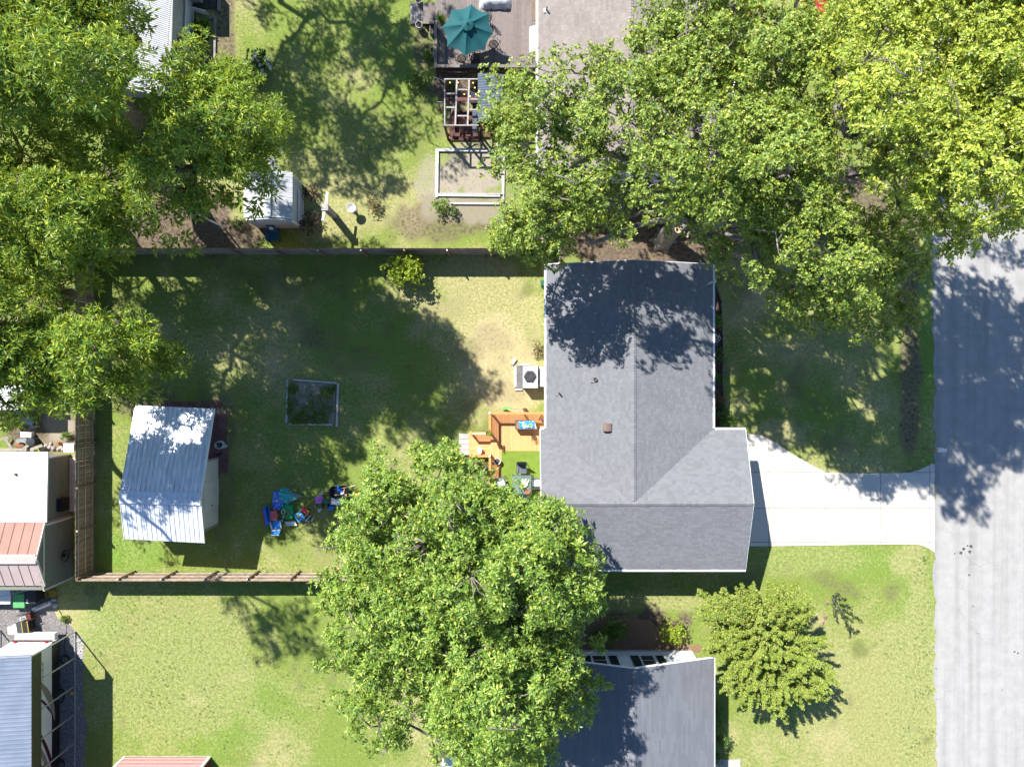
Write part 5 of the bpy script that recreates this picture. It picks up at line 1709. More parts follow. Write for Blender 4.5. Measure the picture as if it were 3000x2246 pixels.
# potted plants and urns round the deck
gp = pot("fern_pot","dark pot with a bright green fern on the grey deck",1293,58,.16,.28,.75,black_p,fillm=soil)
V, f = rosettes(rg, np.array([gp[1]])+rg.normal(0,.08,(40,3))+np.array([0,0,.12]), rg.normal(0,.5,(40,3))+np.array([0,0,1]), 7, .2,.04,.4,1.3)
link_np("foliage", V, f, leaf_lime, gp[0])
urn = M("stone_urn",(.42,.41,.39),(.34,.33,.32),sc=6,fine=.2)
pot("stone_urn","pale stone urn beside the deck steps' lower end",1227,72,.2,.5,0,urn,fillm=soil,cat="urn")
pot("stone_urn","pale stone urn at the top edge beside the deck steps",1226,-2,.22,.5,0,urn,fillm=soil,cat="urn")
for (xa,ya,xb,yb,l) in ((1259,67,1269,98,"long wooden planter box under the deck steps, left of the railing"),(1261,138,1270,168,"long empty planter box against the deck's left railing, near the pergola")):
    A, B = P(xa,ya,.3), P(xb,yb,.3)
    t = thing("planter_box", l, "planter", ((A.x+B.x)/2,(A.y+B.y)/2,0))
    for q in ((A.x,B.x,A.y-.03,A.y),(A.x,B.x,B.y,B.y+.03),(A.x,A.x+.03,B.y+.031,A.y-.031),(B.x-.03,B.x,B.y+.031,A.y-.031)):
        MB().bx(*q,0,.3).build("side_board", wood_gr, t)
    MB().bx(A.x+.031,B.x-.031,B.y+.031,A.y-.031,0,.22).build("soil_fill", soil, t)

# ------------------------------------------------------------------ pergola and tin-roofed playhouse
def pergola():
    zt = 2.25
    A, B = P(1303,233,zt), P(1402,368,zt)
    x0, x1, y0, y1 = A.x, B.x, B.y, A.y
    t = thing("pergola", "red-brown open pergola with plank floor and pale rafters", "pergola", ((x0+x1)/2,(y0+y1)/2,0))
    n = int((x1-x0+.1)/.15)
    for i in range(n):
        xa = x0+.1+i*.15
        MB().bx(xa,xa+.138,y0-.1,y1-.9,.06,.1).build("floor_board", red_br, t)
    grey_w = M("pale_rafter",(.36,.33,.31),(.24,.215,.20),sc=5,fine=.25,orand=.12)
    for x in (x0,x1-.05):
        for y in (y0,y1):
            MB().bx(x-.06,x+.06,y-.06,y+.06,0,zt-.05).build("post", red_br, t)
    MB().bx((x0+x1)/2-.05,(x0+x1)/2+.05,y0-.05,y0+.05,0,zt-.05).build("post", red_br, t)
    MB().bx(x0-.05,x1,y0-.03,y0+.03,zt-.05,zt+.06).build("beam", grey_w, t)
    MB().bx(x0-.05,x1,y1-.03,y1+.03,zt-.05,zt+.06).build("beam", grey_w, t)
    MB().bx(x0-.03,x0+.03,y0+.031,y1-.031,zt-.05,zt+.06).build("beam", grey_w, t)
    for px_ in (1337,1373):
        x = P(px_,300,zt).x
        MB().beam((x-.06,y0+.032,zt+.01),(x+.03,y1-.032,zt+.01),.09,.08).build("rafter", grey_w, t)
    for (pa,pb,py_) in ((1305,1333,274),(1305,1333,314),(1340,1368,339),(1375,1400,290),(1375,1400,321),(1340,1368,262)):
        p, q = P(pa,py_,zt), P(pb,py_,zt)
        MB().bx(p.x,q.x,p.y-.04,p.y+.04,zt-.06,zt-.02).build("blocking", grey_w, t)
    # low rail and benches
    for y in (y0-.02, y1-.55):
        MB().bx(x0+.07,x1-.1,y-.1,y+.1,.82,.87).build("rail_board", red_br, t)
    MB().bx(x0+.1,x0+.42,y0+.2,y1-1.2,.42,.47).build("bench_seat", red_br, t)
    MB().bx(x0+.12,x0+.2,y0+.25,y1-1.25,.1,.419).build("bench_leg", red_br, t)
    # wind-up: tin-roofed hut joined to the pergola
    P0, P1 = P(1400,215,2.55), P(1475,358,2.4)
    hx0, hx1, hy0, hy1 = P0.x+.12, P1.x-.06, P(0,405,0).y, P0.y-.4
    h = thing("playhouse", "red-brown hut with blue corrugated roof beside the pergola", "hut", ((hx0+hx1)/2,(hy0+hy1)/2,0))
    tin_b = M("blue_corrugated",(.20,.235,.29),(.15,.18,.23),sc=2,rough=.4,metal=.35,fine=.15)
    corrugated(h, (P1.x,P(0,358,2.4).y,2.4),(P1.x,P0.y,2.4),(P0.x,P0.y,2.58),(P0.x,P(0,358,2.4).y,2.58), 30, .03, tin_b)
    MB().bx(hx0,hx1,hy0+.8,hy1,0,2.33).build("wall", red_br, h)
    nb = 9
    for i in range(nb):
        xa = hx0+(hx1-hx0)*i/nb
        MB().bx(xa+.003,xa+(hx1-hx0)/nb-.003,hy0+.775,hy0+.799,.02,2.3).build("wall_board", red_br, h)
    d = MB().bx(hx1-.75,hx1-.15,hy0+.75,hy0+.774,.7,1.7).build("door", M("door_brown",(.085,.035,.028)), h)
    q = M("red_brown_trim",(.12,.05,.04))
    for a_, b_ in (((hx1-.75,.7),(hx1-.15,1.7)),((hx1-.75,1.7),(hx1-.15,.7)),((hx1-.75,.7),(hx1-.15,.7)),((hx1-.75,1.7),(hx1-.15,1.7)),((hx1-.75,.7),(hx1-.75,1.7)),((hx1-.15,.7),(hx1-.15,1.7))):
        MB().beam((a_[0],hy0+.74,a_[1]),(b_[0],hy0+.74,b_[1]),.02,.05,up=(0,1,0)).build("brace", q, d)
    MB().bx(hx0,hx1,hy0+.02,hy0+.72,.10,.16).build("porch_floor", red_br, h)
    MB().bx(hx0,hx1,hy0-.02,hy0+.04,.75,.82).build("porch_rail", red_br, h)
    for x in (hx0+.05,hx1-.05):
        MB().bx(x-.05,x+.05,hy0-.04,hy0+.06,0,2.3).build("porch_post", red_br, h)
    # string of warm bulbs
    s = thing("string_lights", "string of small warm bulbs hung under the pergola rafters", "string lights", ((x0+x1)/2,(y0+y1)/2,2.0))
    bm_ = bpy.data.materials.new("warm_bulb"); bm_.use_nodes=True
    pb = bm_.node_tree.nodes["Principled BSDF"]; pb.inputs["Base Color"].default_value=(1,.6,.25,1)
    pb.inputs["Emission Color"].default_value=(1,.55,.2,1); pb.inputs["Emission Strength"].default_value=1.5
    pts = [P(x_,y_,2.05) for x_,y_ in ((1318,241),(1342,241),(1367,262),(1360,275),(1391,256),(1394,275),(1377,281),(1386,242))]
    MB().tube(pts,.008,4).build("cable", black_p, s)
    for p in pts:
        MB().lathe((p.x,p.y,p.z-.1),[(.01,0),(.04,.03),(.03,.08),(.012,.1)],8).build("bulb", bm_, s)
    # bits inside the pergola
    cm = thing("lounge_mat", "blue-grey cushioned lounger on the pergola floor by the hut", "lounger", (P(1390,340,.3).x,P(0,350,.3).y,.1))
    sm = M("slate_cushion",(.085,.105,.13),(.07,.09,.11))
    L0, L1 = P(1384,302,.35), P(1400,392,.35)
    for i in range(3):
        yy0 = L0.y+(L1.y-L0.y)*i/3; yy1 = L0.y+(L1.y-L0.y)*(i+1)/3
        MB().bx(L0.x,L1.x,yy1+.01,yy0-.01,.25,.37).build("cushion", sm, cm)
    for y in (L0.y-.1,L1.y+.1):
        MB().bx(L0.x+.05,L1.x-.05,y-.04,y+.04,.1,.249).build("leg", black_m, cm)
    br_ = MB().tube([P(1313,346,1.6),P(1323,330,1.8),P(1327,318,1.9),P(1330,305,2.1)],[.03,.035,.04,.03],6).tube([P(1327,318,1.9),P(1333,327,1.9)],[.025,.012],5)
    br_.build("driftwood", bark_g, label="pale curved driftwood branch tied to the pergola rafters", cat="branch")
    bt = P(1378,285,.6)
    MB().bx(bt.x,bt.x+.45,bt.y-.35,bt.y+.35,.5,.56).bx(bt.x+.03,bt.x+.09,bt.y-.3,bt.y-.24,.1,.5).bx(bt.x+.36,bt.x+.42,bt.y+.24,bt.y+.3,.1,.5).bx(bt.x+.36,bt.x+.42,bt.y-.3,bt.y-.24,.1,.5).bx(bt.x+.03,bt.x+.09,bt.y+.24,bt.y+.3,.1,.5).build("side_table", M("dark_blue_table",(.02,.03,.05)), label="dark blue side table inside the pergola", cat="table")
pergola()
fl = thing("striped_flag", "small flag with stars and stripes on the pergola's corner pole", "flag", (*P(1300,233,2.2).xy,2.0))
MB().tube([P(1302,238,2.2),P(1273,226,2.7)],.012,5).build("pole", white_p, fl)
redf, whf, blf = M("flag_red",(.42,.04,.06)), M("flag_white",(.62,.60,.62)), M("flag_blue",(.03,.06,.22))
a0, a1, b0, b1 = P(1275,227,2.65), P(1284,231,2.5), P(1269,244,2.2), P(1280,246,2.1)
for i in range(7):
    s0, s1 = i/7, (i+1)/7-.01
    T0, T1, Q0, Q1 = a0.lerp(a1,s0), a0.lerp(a1,s1), b0.lerp(b1,s0), b0.lerp(b1,s1)
    MB().slab([T0.lerp(Q0,.45 if i < 4 else 0),T1.lerp(Q1,.45 if i < 4 else 0),Q1,Q0],.006).build("stripe", redf if i%2==0 else whf, fl)
MB().slab([a0,a0.lerp(a1,.56),a0.lerp(a1,.56).lerp(b0.lerp(b1,.56),.44),a0.lerp(b0,.44)],.006).build("canton", blf, fl)
f2 = thing("tricolor_flag", "small blue, white and red flag beside the pergola's left edge", "flag", (*P(1290,315,1.8).xy,1.6))
MB().tube([P(1302,300,2.1),P(1281,298,2.4)],.010,5).build("pole", white_p, f2)
MB().slab([P(1281,298,2.4),P(1291,301,2.3),P(1290,309,2.1),P(1283,308,2.1)],.006).build("blue_field", M("pale_blue_flag",(.25,.30,.48)), f2)
MB().slab([P(1284,308,2.09),P(1289,309,2.09),P(1293,324,1.7),P(1290,326,1.7)],.006).build("red_stripe", redf, f2)
MB().slab([P(1290,309,2.09),P(1291,309,2.09),P(1296,322,1.7),P(1294,324,1.7)],.006).build("white_stripe", whf, f2)
slabs = thing("stepping_slabs", "pale square paving slabs beside the hut's porch", "paving", (*P(1475,420).xy,0))
for (x,y) in ((1462,424),(1482,424),(1478,404),(1486,385)):
    c = P(x,y); MB().bx(c.x-.19,c.x+.19,c.y-.19,c.y+.19,.0,.03).build("slab", conc, slabs)

# ------------------------------------------------------------------ north yard furniture
cp = thing("clothesline_post", "weathered wooden T-shaped clothesline post by the small white shed", "post", (*P(979,632).xy,0))
b0 = P(979,632)
pm = M("post_grey",(.36,.34,.32),(.25,.235,.22),sc=6,fine=.25)
MB().bx(b0.x-.15,b0.x+.15,b0.y-.15,b0.y+.15,-.02,2.05).build("post", pm, cp)
MB().bx(b0.x-.19,b0.x+.19,b0.y-.2,b0.y+.2,2.051,2.12).build("cap", pm, cp)
MB().beam((b0.x+.05,b0.y+.21,2.0),(b0.x+.12,b0.y+.85,2.0),.13,.07).build("arm", white_c, cp)
MB().beam((b0.x-.05,b0.y-.21,2.0),(b0.x-.14,b0.y-.75,2.0),.13,.07).build("arm", white_c, cp)
bb = P(1037,617,0)
bt = thing("bird_bath", "round grey stone bird bath on the north lawn", "bird bath", bb)
MB().lathe(bb,[(.2,0),(.18,.08),(.09,.14),(.08,.55),(.14,.62)],14).build("pedestal", urn, bt)
MB().lathe((bb.x,bb.y,.62),[(.14,0),(.29,.10),(.29,.13),(.24,.12),(.1,.05),(.01,.045)],20).build("bowl", urn, bt)
lp = P(657,668)
bh = thing("birdhouse_pole", "tall white pole with a black birdhouse on top in the bark bed", "birdhouse", lp)
MB().tube([lp,(lp.x,lp.y,3.95)],[.05,.045],8).build("pole", white_p, bh)
bx_ = MB().box((lp.x-.05,lp.y+.05,4.15),(.42,.42,.36),.5).build("house_box", black_p, bh)
MB().box((lp.x-.05,lp.y+.05,4.35),(.52,.52,.04),.5).build("roof", M("charcoal",(.03,.035,.045)), bx_)
MB().box((lp.x-.05,lp.y+.05,3.96),(.5,.5,.03),.5).build("tray", white_c, bh)
# adirondack chair
def adirondack():
    c = P(806,685)
    bl = M("blue_chair",(.012,.105,.22),(.01,.085,.19),rough=.45,orand=.1)
    t = thing("adirondack_chair", "blue adirondack chair with a white round emblem behind the small shed", "chair", (c.x,c.y,0))
    for i in range(5):
        x = c.x-.25+i*.1
        MB().add([(x,c.y-.02,.34),(x+.092,c.y-.02,.34),(x+.098-(.02 if i==4 else 0),c.y+.36,1.0),(x-.006+(.02 if i==0 else 0),c.y+.36,1.0),
                  (x,c.y+.01,.33),(x+.092,c.y+.01,.33),(x+.098,c.y+.39,1.0),(x-.006,c.y+.39,1.0)],
                 [(0,1,2,3),(7,6,5,4),(0,4,5,1),(1,5,6,2),(2,6,7,3),(3,7,4,0)]).build("back_slat", bl, t)
        MB().beam((c.x-.26,c.y-.06-i*.1,.34+i*.01),(c.x+.26,c.y-.06-i*.1,.34+i*.01),.09,.02).build("seat_slat", bl, t)
    for s in (-1,1):
        MB().beam((c.x+s*.33,c.y+.2,.58),(c.x+s*.33,c.y-.52,.58),.11,.025).build("arm", bl, t)
        MB().bx(c.x+s*.31-.03,c.x+s*.31+.03,c.y-.5,c.y-.42,0,.565).build("leg", bl, t)
        MB().beam((c.x+s*.27,c.y-.45,.32),(c.x+s*.27,c.y+.35,.05),.03,.1).build("side_rail", bl, t)
    cc = Vector((c.x,c.y+.175,.72)); n = Vector((0,-.866,.5))
    MB().add([cc+Vector((.13*math.cos(a*.524),.13*math.sin(a*.524)*.5,.13*math.sin(a*.524)*.866))+n*.012 for a in range(12)],[tuple(range(12))]).build("emblem", white_c, t)
adirondack()
wc = P(806,492,.4)
ws = thing("lawn_chair", "white slatted lawn chair behind the small white shed", "chair", (wc.x,wc.y,0))
for i in range(5):
    MB().beam((wc.x-.2+i*.09,wc.y-.1,.4),(wc.x-.3+i*.09,wc.y+.45,.85),.08,.02).build("slat", white_p, ws)
for s in (-.25,.25):
    MB().bx(wc.x+s-.03,wc.x+s+.03,wc.y-.2,wc.y-.14,0,.42).build("leg", white_p, ws)
    MB().bx(wc.x+s-.03,wc.x+s+.03,wc.y+.1,wc.y+.16,0,.45).build("leg", white_p, ws)

# ------------------------------------------------------------------ carport and motorhome
def carport():
    t = thing("carport", "tall carport with ribbed blue-grey roof over the motorhome", "carport", (-28,-22,0))
    xp = P(221,0).x; xe = xp-.02
    zr = 3.82
    rib = M("carport_roof",(.27,.31,.38),(.22,.26,.33),sc=1,rough=.4,metal=.4,fine=.12,orand=.06)
    yN = P(0,1917,zr).y
    n = 34
    for i in range(n):
        ya = yN-i*.235
        MB().slab([(-33.5,ya,zr+1.0),(xe,ya,zr),(xe,ya-.232,zr),(-33.5,ya-.232,zr+1.0)],.02).build("roof_sheet", rib, t)
        MB().beam((-33.5,ya-.03,zr+1.012),(xe,ya-.03,zr+.012),.06,.03).build("roof_rib", rib, t)
    sp = M("dark_green_panel",(.055,.065,.035),(.04,.048,.027),rough=.5,orand=.1)
    for i in range(4):
        z0 = 3.02+i*.19
        MB().bx(xe-.01,xe+.012,yN-9,yN-.05,z0,z0+.175).build("side_sheet", sp, t)
    for py_ in (1849,1925,2007,2089,2172,2254):
        y = P(0,py_).y
        MB().beam((xp,y,0),(xp,y,3.8 if py_ < 1900 else 3.05),.06,.06).build("post", grey_m, t)
    MB().beam((xp,P(0,1847).y,.05),(xp,P(0,2500).y,.05),.07,.07).build("base_rail", grey_m, t)
    x2 = P(2,0).x
    MB().beam((x2,P(0,1843).y,.05),(x2,P(0,2500).y,.05),.07,.07).build("base_rail", grey_m, t)
    MB().beam((x2,P(0,1846).y,0),(x2,P(0,1846).y,3.9),.06,.06).build("post", grey_m, t)
    MB().beam((xp,P(0,1849).y,3.83),(-33,P(0,1849).y,4.8),.06,.06).build("end_rafter", grey_m, t)
carport()
def motorhome():
    xe = P(172,0,.5).x
    t = thing("motorhome", "white motorhome with brown and grey swooshes under the carport", "motorhome", (xe-1.25,-19,0))
    wh = M("motorhome_white",(.66,.66,.64),(.62,.62,.60),rough=.3)
    dk = M("motorhome_black",(.015,.013,.015),rough=.4)
    yN = P(0,1893,1.8).y
    x0 = xe-2.5
    MB().add([(x0,yN,.45),(xe,yN,.45),(xe,yN-9,.45),(x0,yN-9,.45),(x0,yN-.25,3.2),(xe,yN-.25,3.2),(xe,yN-9,3.2),(x0,yN-9,3.2)],
             [(3,2,1,0),(4,5,6,7),(1,0,4,5),(2,1,5,6),(3,2,6,7),(0,3,7,4)][::1]).build("body", wh, t)
    MB().bx(xe+.001,xe+.02,yN-9,yN-.02,.45,1.12).build("lower_skirt", dk, t)
    MB().bx(x0+.1,xe-.1,yN+.002,yN+.35,.4,.75).build("bumper", wh, t)
    MB().bx(x0+.1,xe-.1,yN+.003,yN+.05,.9,1.05).build("tail_stripe", M("maroon_trim",(.10,.02,.03)), t)
    for x in (x0+.35, xe-.35):
        MB().bx(x-.05,x+.05,yN-.05,yN+.02,1.0,1.15).build("tail_lamp", M("lamp_red",(.5,.03,.04)), t)
    # swooshes on the side seen from the yard
    taupe, mar = M("taupe_graphic",(.25,.215,.175)), M("maroon_graphic",(.06,.012,.02))
    def ribbon(pts, w_, mat, k):
        V, Fq = [], []
        for i,(dy,z) in enumerate(pts):
            ww = w_*math.sin(math.pi*(i+.35)/(len(pts)-.3))
            V += [(xe+.022+k*.003, yN-dy, z-ww), (xe+.022+k*.003, yN-dy, z+ww)]
        for i in range(len(pts)-1):
            Fq.append((2*i,2*i+2,2*i+3,2*i+1))
        MB().add(V,Fq).build("graphic", mat, t)
    arc = lambda y0,y1,z0,z1,b: [(y0+(y1-y0)*s, z0+(z1-z0)*s+b*math.sin(math.pi*s)) for s in [i/12 for i in range(13)]]
    ribbon(arc(1.4,4.6,2.6,.9,-.35), .22, taupe, 0)
    ribbon(arc(2.2,4.2,2.9,1.1,-.2), .09, mar, 1)
    ribbon(arc(3.6,8.5,2.9,.75,-.3), .12, mar, 1)
    ribbon(arc(4.2,8.8,2.95,.9,-.2), .14, taupe, 0)
    ribbon(arc(4.9,8.9,3.0,1.1,-.1), .07, mar, 2)
    MB().bx(xe+.001,xe+.012,yN-4.4,yN-1.2,1.0,1.06).build("trim_line", taupe, t)
    for dy in (3.45,7.6):
        w_ = MB()
        c = Vector((xe+.0,yN-dy,.38))
        R = Matrix.Rotation(math.pi/2,3,'Y')
        prof = [(.2,0),(.38,0),(.40,.06),(.40,.2),(.38,.24),(.25,.24)]
        n = 20
        V = []
        for r,h_ in prof:
            for i in range(n):
                a = 2*math.pi*i/n; V.append(c+Vector((h_-.18, r*math.cos(a), r*math.sin(a))))
        Fq = [(j*n+i,j*n+(i+1)%n,(j+1)*n+(i+1)%n,(j+1)*n+i) for j in range(len(prof)-1) for i in range(n)]
        wl = w_.add(V,Fq).build("wheel", black_p, t)
        MB().add([c+Vector((.06,.25*math.cos(a*.3142),.25*math.sin(a*.3142))) for a in range(20)],[tuple(range(20))]).build("hubcap", M("chrome",(.7,.7,.72),rough=.15,metal=1), wl)
    for s in (1.3,2.6):
        MB().bx(xe+.021,xe+.03,yN-6.2-s,yN-5.4-s,1.7,2.5).build("window", glass_m, t)
    # script lettering, too worn to make out, as short strokes
    for i in range(9):
        MB().bx(xe+.001,xe+.006,yN-.95-i*.12,yN-.87-i*.12,1.86,1.93+.05*(i%3==0)).build("lettering", M("letter_grey",(.12,.12,.13)), t)
motorhome()
q = P(212,2030,.1)
MB().lathe((q.x-.05,q.y,0),[(.10,0),(.12,.05),(.08,.14),(.03,.16)],6).build("wheel_chock", M("yellow_chock",(.6,.35,.02)), label="yellow wheel chock on the gravel beside the carport rail", cat="wheel chock")
hz_ = P(192,1930,.05)
MB().tube([(hz_.x+.26*math.cos(a*.4)*(1-.004*a),hz_.y+.26*math.sin(a*.4)*(1-.004*a),.03+.004*a) for a in range(48)],.02,5).tube([(hz_.x,hz_.y+.26,.03),P(188,1890,.03),P(193,1860,.03),P(196,1840,.02),P(186,1810,.02),P(168,1778,.02)],.016,5).build("drain_hose", black_p, label="coiled black hose lying on the gravel near the motorhome", cat="hose")

# ------------------------------------------------------------------ workshop clutter
lad = thing("aluminium_ladder", "aluminium ladder hung along the workshop's south wall", "ladder", (*P(60,1735,1.2).xy,.9))
la, lb_ = P(-20,1752,1.1), P(134,1716,1.1)
for o_ in (0,.42):
    MB().beam(la+Vector((0,o_,0)), lb_+Vector((0,o_,0)), .03,.07).build("side_rail", grey_m, lad)
for i in range(12):
    p = la.lerp(lb_,(i+.5)/12)
    MB().beam(p+Vector((0,.02,0)), p+Vector((0,.40,0)), .035,.03).build("rung", grey_m, lad)
def wheelie(px, py, mat, label, rz=0):
    c = P(px,py,.5)
    t = thing("wheelie_bin", label, "bin", (c.x,c.y,0))
    MB().add([(c.x-.24,c.y-.28,.08),(c.x+.24,c.y-.28,.08),(c.x+.24,c.y+.26,.08),(c.x-.24,c.y+.26,.08),
              (c.x-.32,c.y-.36,1.0),(c.x+.32,c.y-.36,1.0),(c.x+.32,c.y+.38,1.0),(c.x-.32,c.y+.38,1.0)],
             [(3,2,1,0),(4,5,6,7),(0,1,5,4),(1,2,6,5),(2,3,7,6),(3,0,4,7)]).build("body", mat, t)
    MB().bx(c.x-.33,c.x+.33,c.y-.38,c.y+.40,1.001,1.05).build("lid", mat, t)
    MB().tube([(c.x-.25,c.y+.43,.98),(c.x+.25,c.y+.43,.98)],.02,6).build("handle", mat, t)
    for s in (-1,1):
        MB().lathe((c.x+s*.27,c.y+.26,.0),[(.05,0),(.11,.03),(.11,.2),(.05,.22)],10,.4,1).build("wheel", black_p, t)
    return t, c
wheelie(74,1752,M("bin_green",(.10,.33,.12),(.08,.28,.10),rough=.5),"bright green wheelie bin behind the workshop")
tb_, c_ = wheelie(106,1740,black_p,"black wheelie bin with white marking beside the green one")
for k_, (dx, dy, a_) in enumerate(((-.17,-.14,.5),(-.13,-.2,-.5),(-.17,-.27,.5),(-.13,-.33,-.5),(-.2,-.3,1.4))):
    MB().box((c_.x+dx,c_.y+dy,1.053),(.11,.03,.006),a_).build("marking", white_c, tb_)
MB().tube([(P(155,1738).x+.22*math.cos(a*.45)+.25*math.sin(a*.11), P(155,1738).y+.17*math.sin(a*.45)+.05*math.cos(a*.2), .03+.002*a) for a in range(60)]+[P(135,1757,.03),P(118,1768,.03)],.014,5).build("extension_cord", M("orange_cord",(.62,.33,.03)), label="tangled orange-yellow extension cord on the ground behind the workshop", cat="cord")
gd = thing("timber_offcuts", "two stacked pale timber beams lying on the gravel", "timber", (*P(122,1778).xy,0))
MB().beam(P(97,1786,.12),P(150,1764,.12),.26,.2).build("lower_beam", white_c, gd)
MB().beam(P(106,1779,.3),P(138,1764,.3),.14,.12).build("upper_beam", wood_rail, gd)
MB().box((*P(159,1757,.1).xy,.08),(.28,.16,.16),.1).build("paving_block", conc, label="small pale block beside the timber beams", cat="block")
MB().lathe((*P(160,1772,.1).xy,0),[(.17,0),(.18,.06),(.1,.11),(.02,.12)],9,1.2,.8,.6).build("grey_rock", M("rock_grey",(.30,.31,.33),(.24,.25,.27)), label="flat grey rock beside the timber beams", cat="rock")
gn = P(72,1806,.4)
g = thing("generator", "red and silver portable generator on the gravel", "generator", (gn.x,gn.y,0))
MB().box((gn.x,gn.y,.32),(.55,.34,.34),.25).build("engine", M("engine_grey",(.30,.30,.31),(.12,.12,.12),sc=9,contrast=(.45,.55)), g)
MB().box((gn.x+.3,gn.y+.06,.36),(.28,.36,.36),.25).build("tank", M("dark_red",(.10,.025,.02)), g)
for s in (-1,1):
    R = Matrix.Rotation(.25,3,'Z')
    W = lambda x,y,z: R@Vector((x,y,0))+Vector((gn.x+.1,gn.y,z))
    MB().tube([W(-.42,s*.22,.05),W(-.42,s*.22,.58),W(.44,s*.22,.58),W(.44,s*.22,.05)],.02,6).build("frame", black_m, g)
tr_ = P(62,1836,.5)
cs = thing("equipment_case", "black wheeled case with yellow edges on the gravel", "case", (tr_.x,tr_.y,0))
R = Matrix.Rotation(.16,3,'Z')
for i,(dx,m_) in enumerate(((.35,black_p),(.0,M("case_dark",(.05,.055,.06))),)):
    MB().box(R@Vector((dx,0,0))+Vector((tr_.x,tr_.y,.35)),(.33,.62,.62),.16).build("shell", m_, cs)
yl = M("yellow_edge",(.6,.40,.06))
for dx in (.18,.52):
    q = [R@Vector((dx,s*.32,0))+Vector((tr_.x,tr_.y,z)) for s,z in ((-1,.05),(-1,.68),(1,.68),(1,.05))]
    MB().tube(q,.02,5).build("edge_trim", yl, cs)
wb_ = P(42,1843,.4)
wx = thing("white_crate", "white lidded crate beside the black wheeled case", "crate", (wb_.x,wb_.y,0))
MB().box((wb_.x,wb_.y,.25),(.50,.40,.5),.05).build("body", white_p, wx)
MB().box((wb_.x,wb_.y,.53),(.54,.44,.05),.05).build("lid", white_p, wx)
MB().box((wb_.x+.29,wb_.y,.3),(.06,.40,.3),.05).build("green_label", M("bag_green",(.1,.4,.05)), wx)
wl = P(14,1752,1.2)
wk = thing("workbench", "white topped workbench sticking out from the workshop's south wall", "workbench", (wl.x,wl.y,0))
MB().bx(wl.x-.6,wl.x+.25,wl.y-.35,wl.y+.5,1.05,1.12).build("top", white_p, wk)
for x in (wl.x-.5,wl.x+.15):
    for y in (wl.y-.28,wl.y+.4):
        MB().bx(x-.04,x+.04,y-.04,y+.04,0,1.049).build("leg", wood_rail, wk)
st_ = P(103,1866,.3)
ja = thing("trailer_jack", "grey hand jack standing on gravel behind the motorhome", "jack", (st_.x,st_.y,0))
MB().bx(st_.x-.03,st_.x+.03,st_.y-.15,st_.y+.15,0,.45).build("column", grey_m, ja)
MB().bx(st_.x-.1,st_.x+.1,st_.y-.18,st_.y-.1,0,.05).bx(st_.x-.1,st_.x+.1,st_.y+.1,st_.y+.18,0,.05).build("foot", black_m, ja)

# junk north of the workshop
tr = thing("white_trailer", "white flat-topped trailer under the pecan tree", "trailer", (*P(30,1195,1.5).xy,0))
a, b = P(-60,1130,1.9), P(80,1202,1.9)
MB().bx(a.x,b.x,b.y,a.y,.5,1.9).build("body", white_p, tr)
c2 = P(60,1208,.8)
MB().bx(c2.x-.3,c2.x+.35,b.y-.25,b.y-.01,.7,1.0).build("gas_locker", white_p, tr)
MB().lathe((c2.x-.05,b.y-.13,1.0),[(.08,0),(.07,.03)],10).build("cap", black_p, tr)
for x in (a.x+.8,b.x-.6):
    MB().bx(x-.3,x+.3,b.y+.02,b.y+.2,0,.6).build("wheel", black_p, tr)
bk = thing("stock_rack", "metal rack of blue and white tubs beside the white trailer", "rack", (*P(118,1190,.8).xy,0))
ra_, rb_ = P(84,1150,.9), P(152,1200,.9)
tub_c = (M("tub_blue",(.03,.14,.42)), M("tub_pale",(.55,.62,.68)), M("tub_sky",(.08,.32,.55)), M("tub_teal",(.04,.22,.24)))
for i in range(6):
    xa = ra_.x+(rb_.x-ra_.x)*i/6; xb = ra_.x+(rb_.x-ra_.x)*(i+1)/6-.02
    MB().bx(xa,xb,rb_.y+.1,ra_.y,.35,.85+.04*(i%3)).build("tub", tub_c[i%4], bk)
MB().bx(ra_.x-.03,rb_.x+.05,rb_.y,rb_.y+.05,.78,.84).build("bar", grey_m, bk)
MB().bx(ra_.x-.03,rb_.x+.05,rb_.y+.06,ra_.y,.28,.33).build("shelf", wood_gr, bk)
for x in (ra_.x,rb_.x):
    MB().bx(x-.03,x+.03,rb_.y-.02,rb_.y+.04,0,.86).bx(x-.03,x+.03,ra_.y-.04,ra_.y+.02,0,.86).build("upright", grey_m, bk)
tb2 = P(70,1232,.4)
MB().box((tb2.x,tb2.y,.22),(.85,.50,.06),-.08).box((tb2.x,tb2.y,.10),(.7,.4,.17),-.08).build("metal_sheet", M("dull_sheet",(.36,.39,.43),(.18,.20,.23),sc=3,rough=.35,metal=.4), label="dull metal tray lying on the dirt below the white trailer", cat="tray")
MB().box((*P(97,1250,.3).xy,.15),(.45,.14,.3),.05).build("offcut_block", wood_rail, label="pale wooden block beside the dull metal tray", cat="block")
jp = thing("storage_box", "white plastic box lying by the scrap pile", "box", (*P(77,1273,.3).xy,0))
MB().box((*P(77,1273,.3).xy,.17),(.6,.28,.3),-.06).build("body", white_p, jp)
MB().box((*P(77,1273,.3).xy,.335),(.63,.30,.03),-.06).build("lid", white_c, jp)
MB().slab([P(43,1295,.5),P(50,1285,.55),P(78,1284,.55),P(75,1296,.5)],.03).build("sheet_metal_scrap", grey_m, label="bent grey metal panel on the scrap pile", cat="panel")
cn = P(89,1294,.6)
MB().lathe((cn.x,cn.y,0),[(.2,0),(.22,.55),(.25,.55),(.25,.6),(.05,.63)],18).build("charcoal_drum", M("charcoal",(.03,.035,.045)), label="round black lidded drum by the scrap pile", cat="drum")
bb2 = P(52,1303,.4)
